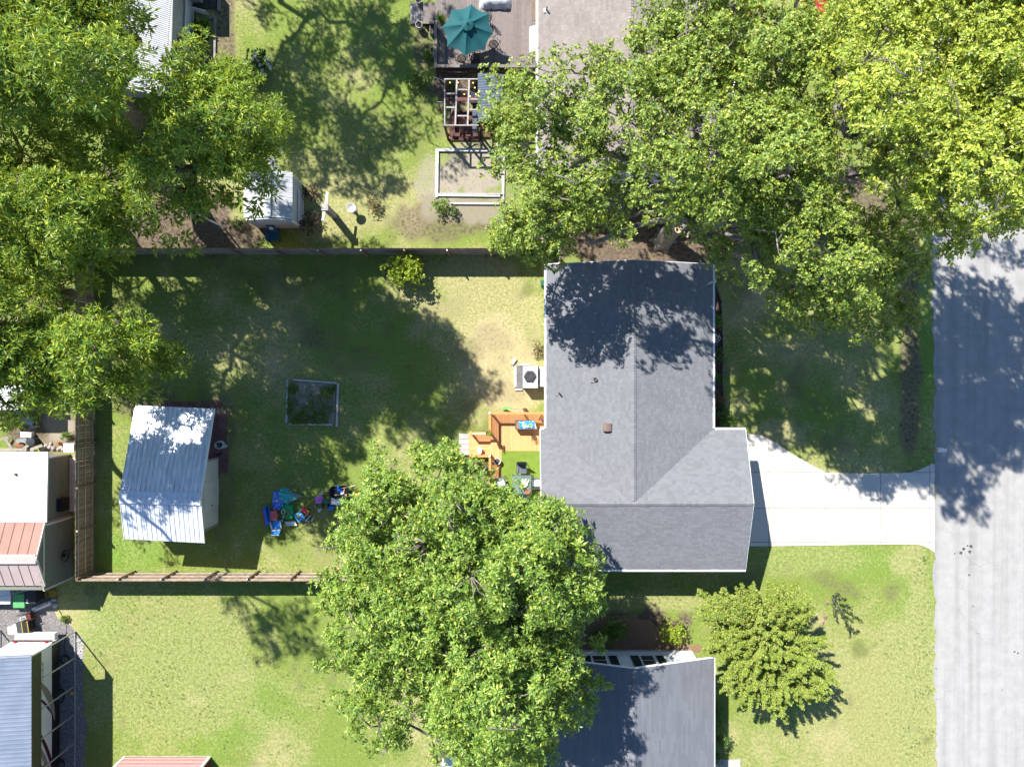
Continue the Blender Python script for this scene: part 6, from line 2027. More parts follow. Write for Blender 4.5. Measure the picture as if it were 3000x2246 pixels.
MB().lathe((bb2.x,bb2.y,.1),[(.1,0),(.24,.12),(.22,.2),(.05,.24)],14,1.3,.8).build("clay_tub", M("clay_brown",(.26,.12,.06),(.2,.09,.05)), label="brown clay tub tipped on the scrap pile", cat="tub")
for (xa,ya,xb,yb,z,l) in ((18,1288,38,1318,.5,"pale board leaning across the scrap pile's left side"),(62,1318,83,1304,.5,"short pale board beside the black drum"),
                        (90,1316,124,1304,.6,"wide pale board leaning on the workshop's north wall"),(0,1286,24,1281,.5,"weathered plank at the left edge of the scrap pile"),(0,1316,100,1317,.4,"long pale board along the workshop's north wall")):
    MB().beam(P(xa,ya,z),P(xb,yb,z-.25),.16,.04).build("scrap_board", wood_rail, label=l, cat="board")
rg = np.random.default_rng(20)
for k,(x,y,r) in enumerate(((128,1312,.16),(137,1306,.17),(147,1309,.15),(158,1313,.15),(172,1315,.13),(180,1311,.12),(150,1300,.12),(186,1316,.12))):
    c = P(x,y)
    MB().lathe((c.x,c.y,0),[(r,0),(r*1.05,r*.5),(r*.6,r*.95),(.02,r)],7,rg.uniform(.8,1.3),rg.uniform(.7,1.1),rg.uniform(0,3)).build("rubble_stone", M("rubble",(.36,.31,.28),(.26,.22,.20),orand=.3), label="rough pale stone among the rubble along the workshop's north wall", cat="stone", group="rubble along the workshop wall")
tp = P(168,1300,.3)
MB().slab([P(162,1296,.15),P(172,1294,.35),P(180,1299,.15),P(170,1304,.1)],.02).slab([P(172,1294,.35),P(182,1297,.1),P(180,1306,.05),P(175,1303,.1)],.02).build("orange_tarp", M("orange_tarp",(.55,.20,.03)), label="folded orange tarp on the rubble", cat="tarp")
bhp = P(203,1311,1.3)
bh2 = thing("bird_hotel", "white multi-hole birdhouse standing by the workshop's corner", "birdhouse", (bhp.x,bhp.y,0))
MB().box((bhp.x,bhp.y,1.15),(.5,.42,.34)).build("box", white_p, bh2)
MB().box((bhp.x,bhp.y,1.35),(.58,.5,.04)).build("roof", white_p, bh2)
MB().tube([(bhp.x,bhp.y,0),(bhp.x,bhp.y,.98)],.04,6).build("pole", white_p, bh2)
for i in range(3):
    MB().lathe((bhp.x-.15+.15*i,bhp.y-.212,1.1),[(.03,0),(.03,.06)],8,1,.2).build("entrance", black_p, bh2)
# ------------------------------------------------------------------ heap of yard and beach gear on the back lawn
T = lambda x, y, z=0.0: P(730+x/6.32, 1380+y/6.32, z)
def gear():
    g_grp = "beach and yard gear on the back lawn"
    tq = M("turquoise_fabric",(0.075,0.54,0.51),(.045,.30,.31),sc=4,rough=.6)
    # half-open turquoise sunshade
    c0 = T(955,460,.25)
    t = thing("beach_sunshade", "turquoise fan-shaped beach sunshade lying half open on the gear heap", "sunshade", (*T(760,460).xy,0), g_grp)
    rim = [T(700,610,.3),T(620,560,.38),T(570,480,.45),T(555,400,.5),T(580,340,.5),T(640,310,.48),T(700,315,.45),T(740,340,.42)]
    for i in range(7):
        a, b = rim[i], rim[i+1]
        m1 = a.lerp(b,.5)+Vector((0,0,-.05))
        V = [c0]; 
        for s in (.4,.7,1.0):
            V += [c0.lerp(a,s)+Vector((0,0,.12*math.sin(math.pi*s*.8))), c0.lerp(m1,s)+Vector((0,0,.08*math.sin(math.pi*s*.8))), c0.lerp(b,s)+Vector((0,0,.12*math.sin(math.pi*s*.8)))]
        MB().add(V,[(0,1,2),(0,2,3),(1,4,5,2),(2,5,6,3),(4,7,8,5),(5,8,9,6)]).build("panel", tq, t, smooth=False)
        MB().tube([c0, c0.lerp(a,.5)+Vector((0,0,.12)), a],.01,4).build("rib", grey_m, t)
    MB().tube([c0, T(975,462,.25)],.02,6).build("handle", M("turq_handle",(0.045,0.42,0.54)), t)
    MB().tube([c0.lerp(rim[3],.6)-Vector((0,0,.05)),(*T(640,470).xy,.0)],.015,5).build("pole", grey_m, t)
    # printed body board
    t = thing("body_board", "blue body board with orange and purple swirl print", "body board", (*T(540,550).xy,0), g_grp)
    pts = [T(x,y) for x,y in ((450,380),(560,365),(640,560),(635,640),(540,730),(450,700),(440,560))]
    MB().prism([(p.x,p.y) for p in pts],.02,.09).build("board", M("board_blue",(0.03,0.18,0.75),(.45,.55,.75),sc=9,contrast=(.56,.62),rough=.4), t)
    for (x,y,r,m_) in ((505,460,.085,M("print_orange",(0.8,0.24,0.09))),(520,545,.10,M("print_pink",(0.8,0.525,0.6))),(500,600,.085,M("print_purple",(0.3,0.105,0.57))),(470,690,.045,M("print_yellow",(0.8,0.75,0.075)))):
        p = T(x,y); MB().lathe((p.x,p.y,.0905),[(r,0),(r*.9,.004),(.01,.005)],14,1,.8,.5).build("print", m_, t)
    # folded camp chairs
    t = thing("folded_camp_chair", "blue and red folded camp chair standing on the gear heap's left side", "chair", (*T(320,820).xy,0), g_grp)
    bl, rd = M("camp_blue",(0.0225,0.15,0.6),rough=.6), M("camp_red",(0.63,0.0525,0.045),rough=.6)
    MB().beam(T(300,660,.35),T(355,990,.35),.17,.5).build("seat_fabric", bl, t)
    MB().beam(T(266,680,.25),T(312,975,.25),.08,.4).build("back_fabric", rd, t)
    MB().beam(T(368,650,.45),T(380,900,.45),.05,.12).build("arm_fabric", bl, t)
    for x in (330,350):
        MB().tube([T(x,650,.5),T(x+55,1000,.05)],.012,5).build("frame_tube", black_m, t)
    t = thing("red_cooler", "square dull red cooler with flat lid on the gear heap", "cooler", (*T(447,825).xy,0), g_grp)
    q = T(447,822,.4)
    MB().box((q.x,q.y,.19),(.40,.53,.38),.05).build("body", M("cooler_red",(0.54,0.09,0.075)), t)
    MB().box((q.x,q.y,.405),(.43,.56,.045),.05).build("lid", M("cooler_lid",(0.675,0.15,0.128)), t)
    for s in (-1,1):
        MB().box((q.x+s*.22,q.y,.28),(.03,.2,.03),.05).build("handle", white_p, t)
    # green tote full of hose
    t = thing("storage_tote", "green plastic tote holding a coiled hose in the gear heap", "tote", (*T(705,755).xy,0), g_grp)
    a, b = T(620,628,.4), T(795,880,.4)
    gm = M("tote_green",(0.03,0.45,0.15),(.02,.25,.085),rough=.4)
    for q in ((a.x,b.x,a.y-.04,a.y),(a.x,b.x,b.y,b.y+.04),(a.x,a.x+.04,b.y+.041,a.y-.041),(b.x-.04,b.x,b.y+.041,a.y-.041)):
        MB().bx(*q,0,.40).build("side", gm, t)
    MB().bx(a.x+.041,b.x-.041,b.y+.041,a.y-.041,.0,.28).build("bottom", gm, t)
    c = T(710,760)
    hs = thing("coiled_hose", "coiled white and brown hose lying in the green tote", "hose", (c.x,c.y,.28), g_grp)
    MB().tube([(c.x+.05+.13*math.cos(k*.5),c.y+.14*math.sin(k*.5),.30+.003*k) for k in range(40)],.016,5).build("brown_coil", M("hose_brown",(0.525,0.24,0.12)), hs)
    MB().tube([(c.x-.12+.11*math.cos(k*.45),c.y+.12+.13*math.sin(k*.45),.40+.002*k) for k in range(34)],.013,5).build("white_coil", white_p, hs)
    MB().lathe((*T(630,838,.4).xy,.40),[(.04,0),(.04,.05),(.02,.06)],8).build("nozzle", white_c, hs)
    # blue beach chair
    t = thing("beach_chair", "low blue striped beach chair with white arms", "chair", (*T(490,1050).xy,0), g_grp)
    sky_b, pur = M("beach_blue",(0.03,0.3,0.8),rough=.6), M("beach_purple",(0.255,0.195,0.54))
    rows = [(440,915,600,905,.22),(435,1025,580,1020,.16),(428,1062,578,1058,.22),(420,1082,577,1080,.27),(415,1105,575,1103,.33),(400,1190,545,1185,.5)]
    cols = [sky_b, sky_b, pur, M("beach_pale",(0.675,0.8,0.8)), sky_b]
    for i in range(5):
        r0, r1 = rows[i], rows[i+1]
        MB().slab([T(r0[0],r0[1],r0[4]),T(r0[2],r0[3],r0[4]),T(r1[2],r1[3],r1[4]),T(r1[0],r1[1],r1[4])],.012).build("fabric", cols[i], t)
    for (xa,xb) in ((385,420),(572,592)):
        MB().beam(T(xa,930,.36),T(xb,1068,.36),.07,.03).build("arm", white_p, t)
        MB().tube([T(xa+10,925,.0),T(xa+10,935,.34)],.012,5).build("front_leg", white_p, t)
        MB().tube([T(xb,1060,.35),T(xb+(40 if xa > 500 else -6),1050,.0)],.012,5).build("rear_leg", white_p, t)
    MB().tube([T(400,1190,.5),T(420,1185,.5),T(530,1182,.5),T(548,1186,.5)],.02,6).build("top_bar", white_p, t)
    # white wire basket
    t = thing("wire_basket", "white plastic basket lying below the green tote", "basket", (*T(770,975).xy,0), g_grp)
    MB().slab([T(655,935,.15),T(850,930,.15),T(885,1000,.12),T(690,1005,.12)],.02).build("base", M("basket_white",(0.75,0.8,0.8)), t)
    for i in range(8):
        MB().beam(T(660+i*27,935,.16),T(695+i*27,1005,.13),.012,.04).build("rib", white_p, t)
    MB().tube([T(655,935,.2),T(850,930,.2),T(885,1000,.16),T(690,1005,.16),T(655,935,.2)],.014,5).build("rim", white_p, t)
    fn = T(612,908,.2)
    t = thing("round_fan", "small black and white round cap beside the beach chair", "cap", (fn.x,fn.y,0), g_grp)
    MB().lathe((fn.x,fn.y,0),[(.10,0),(.11,.2),(.09,.22)],14).build("rim", black_p, t)
    for i in range(3):
        MB().beam((fn.x-.07,fn.y-.05+i*.05,.225),(fn.x+.07,fn.y-.05+i*.05,.225),.02,.01).build("bar", white_p, t)
    # tool box
    t = thing("tool_box", "tilted blue tool box with mixed tools in the gear heap", "tool box", (*T(910,830).xy,0), g_grp)
    A, B, D = T(815,810,.35), T(900,945,.35), T(945,740,.35)
    Cc = B+(D-A)
    MB().prism([(A.x,A.y),(B.x,B.y),(Cc.x,Cc.y),(D.x,D.y)],0,.3).build("body", M("tool_blue",(0.045,0.3,0.8),rough=.5), t)
    rg = np.random.default_rng(8)
    tc = [M("tool_yellow",(0.8,0.75,0.075)), M("tote_green",(0.03,0.45,0.15)), black_p, M("tool_handle",(0.45,0.33,0.225)), grey_m]
    for i in range(12):
        u, v = rg.uniform(.15,.85), rg.uniform(.15,.85)
        p = A+(B-A)*u+(D-A)*v
        d = Vector((rg.normal(),rg.normal(),0)).normalized()*rg.uniform(.06,.16)
        MB().beam((p.x-d.x,p.y-d.y,.31+i*.004),(p.x+d.x,p.y+d.y,.33+i*.004),.03,.03).build("tool", tc[i%5], t)
    # slatted bench lid
    t = thing("slatted_seat", "black slatted folding seat beside the tool box", "seat", (*T(1080,865).xy,0), g_grp)
    for i in range(5):
        MB().beam(T(955+i*50,885+i*9,.22),T(1065+i*35,815+i*4,.25),.05,.02).build("slat", black_p if i%2 else grey_m, t)
    for s in (0,1):
        MB().beam(T(965,890,.18).lerp(T(1050,815,.2),s), T(1110,930,.18).lerp(T(1210,830,.2),s), .03,.03).build("frame_bar", grey_m, t)
    MB().bx(T(1000,870).x,T(1040,870).x,T(0,900).y,T(0,860).y,0,.17).build("foot", black_p, t)
    # toy dump truck
    t = thing("toy_truck", "red and yellow plastic toy truck on the gear heap", "toy", (*T(1050,730).xy,0), g_grp)
    q = T(1050,740,.2); R = -.7
    yt = M("toy_yellow",(0.8,0.63,0.03),rough=.4); rt = M("toy_red",(0.75,0.03,0.075),rough=.4)
    MB().box((q.x,q.y,.15),(.36,.24,.14),R).build("bed", yt, t)
    MB().box((q.x-.02,q.y,.26),(.26,.17,.10),R).build("tray", rt, t)
    MB().box((q.x-.17,q.y+.14,.2),(.12,.22,.2),R).build("cab", rt, t)
    for dx,dy in ((.12,.05),(-.05,.16),(.02,-.16),(-.15,-.05)):
        MB().lathe((q.x+dx,q.y+dy,0),[(.05,0),(.07,.03),(.07,.1),(.05,.12)],10).build("wheel", black_p, t)
    # long orange tool and hoe
    t = thing("string_trimmer", "long orange-handled pole tool propped across the gear heap", "tool", (*T(1140,560).xy,0), g_grp)
    MB().tube([T(950,740,.42),T(1040,640,.5)],.016,6).build("lower_pole", M("tool_handle",(0.45,0.33,0.225)), t)
    MB().tube([T(1040,640,.5),T(1200,510,.55)],.024,6).build("orange_grip", M("tool_orange",(0.8,0.3,0.045),rough=.4), t)
    MB().tube([T(1200,510,.55),T(1275,450,.6)],.018,6).build("shaft", grey_m, t)
    MB().slab([T(1290,440,.6),T(1360,365,.55),T(1370,385,.55),T(1330,440,.58)],.02).build("head_frame", grey_m, t)
    t = thing("garden_hoe", "garden hoe with pale wooden handle lying on the lawn", "hoe", (*T(1120,670).xy,0), g_grp)
    MB().tube([T(1030,705,.25),T(1195,648,.12)],.015,6).build("handle", M("tool_handle",(0.45,0.33,0.225)), t)
    MB().tube([T(1205,640,.12),T(1235,655,.1),T(1245,690,.05)],[.02,.02,.02],6).build("blade", grey_m, t)
    # pink bag with skull face
    t = thing("pink_bag", "pink tote bag with a simple skull face print", "bag", (*T(1310,515).xy,0), g_grp)
    pk = M("bag_pink",(0.72,0.21,0.66),rough=.6)
    pts = [T(x,y) for x,y in ((1235,480),(1360,435),(1385,490),(1350,580),(1250,585))]
    MB().prism([(p.x,p.y) for p in pts],.02,.22).build("bag_body", pk, t)
    for x,y in ((1298,520),(1338,515)):
        p = T(x,y,.22); MB().lathe((p.x,p.y,.2205),[(.028,0),(.02,.006)],10).build("eye", black_p, t)
    p = T(1318,545); MB().lathe((p.x,p.y,.2205),[(.014,0),(.01,.004)],8).build("nose", black_p, t)
    for i in range(4):
        p = T(1262+i*14,572-i*2); MB().lathe((p.x,p.y,.2205),[(.012,0),(.01,.004)],6).build("dot", white_c, t)
    # spreader
    t = thing("seed_spreader", "dark green seed spreader with two small wheels", "spreader", (*T(1420,580).xy,0), g_grp)
    A, B = T(1365,500,.4), T(1488,600,.4)
    MB().add([(A.x+.08,B.y+.06,.15),(B.x-.08,B.y+.06,.15),(B.x-.08,A.y-.06,.15),(A.x+.08,A.y-.06,.15),(A.x,B.y,.42),(B.x,B.y,.42),(B.x,A.y,.42),(A.x,A.y,.42)],
             [(3,2,1,0),(4,5,6,7),(0,1,5,4),(1,2,6,5),(2,3,7,6),(3,0,4,7)]).build("hopper", M("spreader_green",(0.0225,0.15,0.075)), t)
    for x in (1368,1468):
        p = T(x,640,.1); MB().box((p.x,p.y,.11),(.05,.22,.22)).build("wheel", black_p, t)
    MB().tube([T(1370,640,.1),T(1470,640,.1)],.012,5).build("axle", grey_m, t)
    MB().tube([T(1405,500,.4),T(1395,420,.75),T(1400,330,.95)],.014,6).build("handle", black_m, t)
    MB().box((*T(1402,325,.95).xy,.96),(.14,.05,.05)).build("grip", M("grip_grey",(0.24,0.255,0.3)), t)
    # white cooler, red jug and blue ball
    t = thing("white_cooler", "white lidded cooler beside the wheelbarrow", "cooler", (*T(1610,560).xy,0), g_grp)
    q = T(1612,558,.35)
    MB().box((q.x,q.y,.17),(.55,.34,.34),-.1).build("body", white_c, t)
    MB().box((q.x,q.y,.36),(.60,.38,.05),-.1).build("lid", white_p, t)
    MB().tube([T(1710,505,.3),T(1745,535,.3)],.015,5).build("handle", white_p, t)
    q = T(1505,545)
    MB().lathe((q.x,q.y,0),[(.09,0),(.10,.22),(.05,.3),(.04,.34)],12).build("red_jug", M("camp_red",(0.63,0.0525,0.045)), label="red plastic jug between the green spreader and white cooler", cat="jug", group=g_grp)
    q = T(1535,668)
    MB().lathe((q.x,q.y,0),[(.03,0),(.12,.05),(.165,.16),(.15,.24),(.08,.31),(.01,.33)],18).build("play_ball", M("ball_blue",(0.03,0.195,0.8),rough=.35), smooth=True, label="bright blue play ball beside the white cooler", cat="ball", group=g_grp)
    # wheelbarrow
    t = thing("wheelbarrow", "black tray wheelbarrow with pale wooden handles on the back lawn", "wheelbarrow", (*T(1650,385).xy,0), g_grp)
    out = [T(x,y,.62) for x,y in ((1490,330),(1525,285),(1600,272),(1790,262),(1810,290),(1815,460),(1790,485),(1600,505),(1530,490),(1490,440))]
    inn = [p.lerp(T(1665,385,.62),.32) for p in out]
    V = out+[Vector((p.x,p.y,.32)) for p in inn]
    n = len(out)
    MB().add(V,[(i,(i+1)%n,n+(i+1)%n,n+i) for i in range(n)]+[tuple(range(n,2*n))]).build("tray", M("barrow_black",(.022,.025,.035),rough=.4), t)
    MB().tube(out+[out[0]],.018,5).build("rim", black_m, t)
    for ya,yb,yy in ((300,255,330),(430,435,440)):
        MB().beam(T(1560,yy,.33),T(1810,ya,.48),.04,.04).build("handle", M("ash_handle",(0.63,0.54,0.45)), t)
        MB().beam(T(1810,ya,.48),T(1965,yb,.55),.035,.035).build("grip", M("ash_handle",(0.63,0.54,0.45)), t)
        MB().tube([T(1760,yy,.4),T(1765,yy,.0)],.018,5).build("leg", black_m, t)
    q = T(1500,385)
    wv = MB()
    for i in range(2): pass
    wv.box((q.x,q.y,.18),(.36,.09,.36)).build("wheel", black_p, t)
    bg_ = T(1670,340,.5)
    bt = thing("blue_sack", "crumpled blue plastic sack in the wheelbarrow", "sack", (bg_.x,bg_.y,.36), g_grp)
    rgg = np.random.default_rng(3)
    mb = MB()
    for i in range(7):
        mb.lathe((bg_.x+rgg.normal(0,.07),bg_.y+rgg.normal(0,.05),.4),[(.02,0),(.09,.04),(.10,.12),(.04,.2),(.01,.21)],8,rgg.uniform(.7,1.3),1,rgg.uniform(0,3))
    mb.build("crumple", M("sack_blue",(0.03,0.21,0.8),(.03,.22,.70),sc=12,rough=.35), bt)
    jg = T(1725,410,.5)
    MB().lathe((jg.x,jg.y,.36),[(.07,0),(.10,.03),(.10,.18),(.05,.24),(.03,.27)],12,1.2,1).build("white_jug", white_c, label="white plastic jug in the wheelbarrow", cat="jug", group=g_grp)
    tw = T(1795,445,.6)
    MB().beam(T(1775,290,.62),T(1745,390,.66),.05,.01).beam(T(1780,430,.64),T(1800,465,.64),.04,.03).build("trowel", M("trowel_rust",(0.6,0.255,0.105)), label="small rusty trowel on the wheelbarrow's rim", cat="trowel", group=g_grp)
    # loose shovel
    t = thing("spade", "grey spade blade lying on the shaded lawn by the toy truck", "spade", (*T(1310,720).xy,0), g_grp)
    pts = [T(x,y) for x,y in ((1268,700),(1290,688),(1350,685),(1356,705),(1310,755),(1285,760))]
    MB().prism([(p.x,p.y) for p in pts],.03,.06).build("blade", M("steel_dull",(0.51,0.51,0.54),rough=.4,metal=.5), t)
    MB().tube([T(1275,725,.05),T(1150,770,.1),T(1100,790,.14)],.015,6).build("handle", M("tool_red",(0.675,0.09,0.06)), t)
gear()

# bag on the shed paving
bgp = P(642,1303,.3)
t = thing("open_sack", "white plastic sack with dark contents on the red paving", "sack", (bgp.x,bgp.y,.03))
MB().lathe((bgp.x,bgp.y,.03),[(.2,0),(.27,.12),(.25,.3),(.20,.33),(.19,.2)],14,1.15,.9,.3).build("sack_body", M("sack_white",(.50,.50,.51),(.42,.42,.44),sc=5), t)
for dx,dy in ((-.08,.06),(.06,-.03),(0,-.1),(.1,.08)):
    MB().lathe((bgp.x+dx,bgp.y+dy,.22),[(.08,0),(.08,.08),(.02,.1)],7).build("contents", M("case_dark",(.05,.055,.06)), t)
MB().slab([P(655,1300,.12),P(668,1302,.1),P(664,1310,.06),P(652,1314,.06)],.03).build("loose_corner", MATS["sack_white"], t)
MB().slab([P(630,1332,.06),P(648,1322,.06),P(651,1330,.06),P(636,1336,.06)],.03).build("rubber_mat", M("navy_mat",(.02,.025,.05)), label="dark blue mat lying on the red paving by the shed door", cat="mat")

# ------------------------------------------------------------------ mailbox
mbp = P(2703,1311)
t = thing("mailbox", "pale mailbox on a wooden post at the road edge", "mailbox", mbp)
MB().bx(mbp.x-.05,mbp.x+.05,mbp.y-.05,mbp.y+.05,-.02,1.12).build("post", wood_f, t)
MB().bx(mbp.x-.1,mbp.x+.5,mbp.y-.045,mbp.y+.045,1.0,1.08).build("arm", wood_f, t)
n = 8
prof = [(-.11,0),(.11,0)]+[(.11*math.cos(a*math.pi/n), .16+.09*math.sin(a*math.pi/n)) for a in range(n+1)]
V = [(mbp.x+x_, mbp.y-.02+a, 1.1+b) for x_ in (.12,.62) for a,b in prof]
k = len(prof)
MB().add(V,[tuple(range(k)),tuple(range(2*k-1,k-1,-1))]+[(i,(i+1)%k,k+(i+1)%k,k+i) for i in range(k)]).build("box", M("mailbox_white",(.74,.70,.66)), t)
MB().bx(mbp.x+.115,mbp.x+.119,mbp.y-.1,mbp.y+.06,1.12,1.3).build("yellow_panel", M("mailbox_yellow",(.6,.36,.05)), t)
MB().bx(mbp.x+.5,mbp.x+.56,mbp.y+.095,mbp.y+.11,1.2,1.34).build("flag", M("lamp_red",(.5,.03,.04)), t)

# red car at the top edge
def car():
    c = P(2385,-40,.8)
    t = thing("red_car", "red car parked at the top edge behind the oaks", "car", (c.x,c.y,0))
    rd = M("car_red",(.48,.02,.035),(.44,.02,.03),rough=.2,spec=.6)
    L0 = c.y-1.7
    V, Fq = [], []
    secs = [(0,.45,.62),(.25,.72,.82),(1.1,.78,.86),(1.8,.74,.9),(2.5,.66,1.42),(3.7,.62,1.42),(4.3,.74,.95),(4.6,.70,.8)]
    for (d,w_,h_) in secs:
        for x_,z_ in ((-.86,.35),(-.86,.68),(-w_,h_),(w_,h_),(.86,.68),(.86,.35)):
            V.append((c.x+x_,L0+d,min(z_,h_) if z_ < h_ else h_))
    for i in range(len(secs)-1):
        for k in range(6):
            Fq.append((i*6+k,i*6+(k+1)%6,(i+1)*6+(k+1)%6,(i+1)*6+k))
    Fq += [tuple(range(5,-1,-1)), tuple(range((len(secs)-1)*6,len(secs)*6))]
    MB().add(V,Fq).build("body", rd, t)
    MB().slab([(c.x-.70,L0+1.86,.96),(c.x+.70,L0+1.86,.96),(c.x+.60,L0+2.46,1.43),(c.x-.60,L0+2.46,1.43)],.005).build("windscreen", glass_m, t)
    MB().bx(c.x-.012,c.x+.012,L0+.5,L0+1.75,.868,.91).build("bonnet_stripe", black_p, t)
    for s in (-1,1):
        MB().bx(c.x+s*.55-.14,c.x+s*.55+.14,L0-.02,L0+.06,.5,.62).build("headlight", white_c, t)
        for d in (.85,3.75):
            q = Vector((c.x+s*.78,L0+d,.33))
            V = [q+Vector((dx,.33*math.cos(a*.3927),.33*math.sin(a*.3927))) for dx in (-.1,.1) for a in range(16)]
            MB().add(V,[(i,(i+1)%16,16+(i+1)%16,16+i) for i in range(16)]+[tuple(range(15,-1,-1)),tuple(range(16,32))]).build("wheel", black_p, t)
car()
oc = P(2222,40,.5)
t = thing("porch_bench", "rust-red bench half hidden under the oak leaves at the top", "bench", (oc.x,oc.y,0))
MB().bx(oc.x-.45,oc.x+.45,oc.y-.2,oc.y+.2,.42,.47).build("seat", M("bench_red",(.30,.07,.03)), t)
MB().bx(oc.x-.45,oc.x+.45,oc.y+.21,oc.y+.25,.42,.95).build("backrest", MATS["bench_red"], t)
for sx in (-.38,.38):
    for sy in (-.15,.15):
        MB().bx(oc.x+sx-.03,oc.x+sx+.03,oc.y+sy-.03,oc.y+sy+.03,0,.42).build("leg", MATS["bench_red"], t)

# white canopy corner at the bottom edge
wcn = P(1325,2250,2.0)
t = thing("pop_up_canopy", "white canopy roof peeking out under the water oak at the bottom", "canopy", (wcn.x,wcn.y-1.0,0))
ap = Vector((wcn.x,wcn.y-1.4,2.9))
cs_ = [Vector((wcn.x-.55,wcn.y+.62,2.1)),Vector((wcn.x+.15,wcn.y+.66,2.1)),Vector((wcn.x+1.4,wcn.y-3,2.1)),Vector((wcn.x-1.4,wcn.y-3,2.1))]
for i in range(4):
    MB().add([cs_[i],cs_[(i+1)%4],ap],[(0,1,2)]).build("roof_panel", white_p, t)
    MB().tube([(cs_[i].x,cs_[i].y,0),cs_[i]],.025,6).build("pole", grey_m, t)

# ------------------------------------------------------------------ shrubs and small plants
def B(px, py, z=.6): 
    p = P(px,py,z); return p.x, p.y
bush("shrub", "bright yellow-green shrub against the backyard's north fence", *B(1187,795,1.1), 1.0, 1.9, leaf_yel, 61, stem_m, n_l=16, ln=.15, wd=.08, per=40)
bush("hydrangea", "hydrangea bush with white flower heads in the north yard", *B(745,192,.7), .95, 1.2, leaf_dk, 62, stem_m, n_l=11, ln=.17, wd=.10, per=20)
hyd = bpy.data.objects["hydrangea"]
rg = np.random.default_rng(70)
for i,(x,y) in enumerate(((746,157),(748,167),(740,174),(755,179),(788,177),(761,192),(768,208),(775,219),(792,199),(786,190),(765,216),(778,170))):
    c = P(x,y,1.15)
    V, f = rosettes(rg, np.array([c])+rg.normal(0,.032,(30,3)), unitv(rg.normal(size=(30,3)))+np.array([0,0,.6]), 5, .05,.045,.8,1.4)
    link_np("flower_head", V, f, leaf_fl, hyd)
bush("shrub", "rounded green shrub in the pine straw by the white gable", *B(1816,1852,.7), .88, 1.3, leaf_lime, 63, stem_m, n_l=11, ln=.13, wd=.06)
bush("shrub", "yellow shrub in the pine straw near the crape myrtle", *B(1978,1848,.6), .95, 1.1, leaf_yel, 64, stem_m, n_l=12, ln=.10, wd=.06)
bush("shrub", "dark green shrub half under the water oak by the white gable", *B(1752,1862,.6), .62, 1.0, leaf_dk, 65, stem_m, n_l=8, ln=.11)
bush("barberry_bush", "dark maroon bush at the small white shed's near corner", *B(905,650,.5), .72, .9, leaf_mar, 66, stem_m, n_l=9, ln=.09, wd=.05)
bush("barberry_bush", "reddish maroon bush beside the shed's white trellis", *B(910,562,.5), .55, .8, leaf_mar, 67, stem_m, n_l=7, ln=.09, wd=.05)
bush("shrub", "green shrub beside the left corner of the grey deck", *B(1222,235,.5), .75, .8, leaf_dk, 68, stem_m, n_l=9, ln=.12)
bush("shrub", "bright green bushy plant at the corner of the sand bed", *B(1290,603,.4), .55, .8, leaf_lime, 69, stem_m, n_l=8, ln=.12)
bush("weed_clump", "small green weed clump below the sand bed", *B(1330,622,.2), .3, .4, leaf_weed, 71, stem_m, n_l=4, ln=.1)
bush("weed_clump", "straggly reddish-green weed near the bird bath", *B(1095,600,.3), .5, .5, leaf_dry, 72, stem_m, n_l=6, per=9, ln=.1)
bush("weed_clump", "dark green weed clump at the foot of the birdhouse pole", *B(700,655,.2), .4, .35, leaf_weed, 73, stem_m, n_l=5, ln=.1)
bush("fern_clump", "leafy green plant in the bed beside the long trellis", *B(588,78,.3), .45, .6, leaf_lime, 74, stem_m, n_l=6, ln=.16, wd=.08)
bush("fern_clump", "lower dark green plant in the bed beside the long trellis", *B(578,112,.3), .38, .5, leaf_dk, 75, stem_m, n_l=5, ln=.16, wd=.06)
bush("dry_shrub", "straggly dry shrub against the grey house's back wall", *B(1580,1025,.4), .62, .7, leaf_dry, 76, stem_m, n_l=7, per=9, ln=.09)
bush("yucca", "spiky yucca below the south house's east eave", *B(2100,2080,.3), .35, .5, leaf_weed, 77, stem_m, n_l=4, ln=.3, wd=.03)
bush("yucca", "second spiky yucca along the south house's east wall", *B(2108,2125,.3), .38, .5, leaf_lime, 78, stem_m, n_l=4, ln=.3, wd=.03)
bush("shrub", "clipped dark shrub along the south house's east wall", *B(2108,2170,.5), .62, 1.1, leaf_dk, 79, stem_m, n_l=9, ln=.08, sy=1.3)
bush("shrub", "dark shrub beside the south house's concrete step", *B(2102,2215,.4), .45, .8, leaf_dk, 80, stem_m, n_l=7, ln=.08)
for k,(x,y,r,l,m_) in enumerate(((2104,942,.38,"green spreading plant at the upper end of the front mulch bed",leaf_lime),(2104,1042,.33,"rounded green plant midway along the front mulch bed",leaf_dk),
        (2100,1105,.26,"small dark plant in the front mulch bed",leaf_dk),(2105,1170,.36,"orange-tipped plant in the front mulch bed",leaf_dry),(2110,1205,.45,"leafy bush at the lower end of the front mulch bed",leaf_dk),(2140,1232,.5,"sprawling green bush at the front lawn's corner by the eave",leaf_lime))):
    bush("bed_plant", l, *B(x,y,.25), r, .45, m_, 90+k, stem_m, n_l=6, ln=.12, wd=.05, cat="plant", tip_sep=.3)
bush("flowering_plant", "white flowering plant in the front mulch bed under the eave", *B(2096,993,.2), .25, .3, leaf_fl, 97, stem_m, n_l=5, ln=.05, wd=.05, cat="plant", tip_sep=.3)
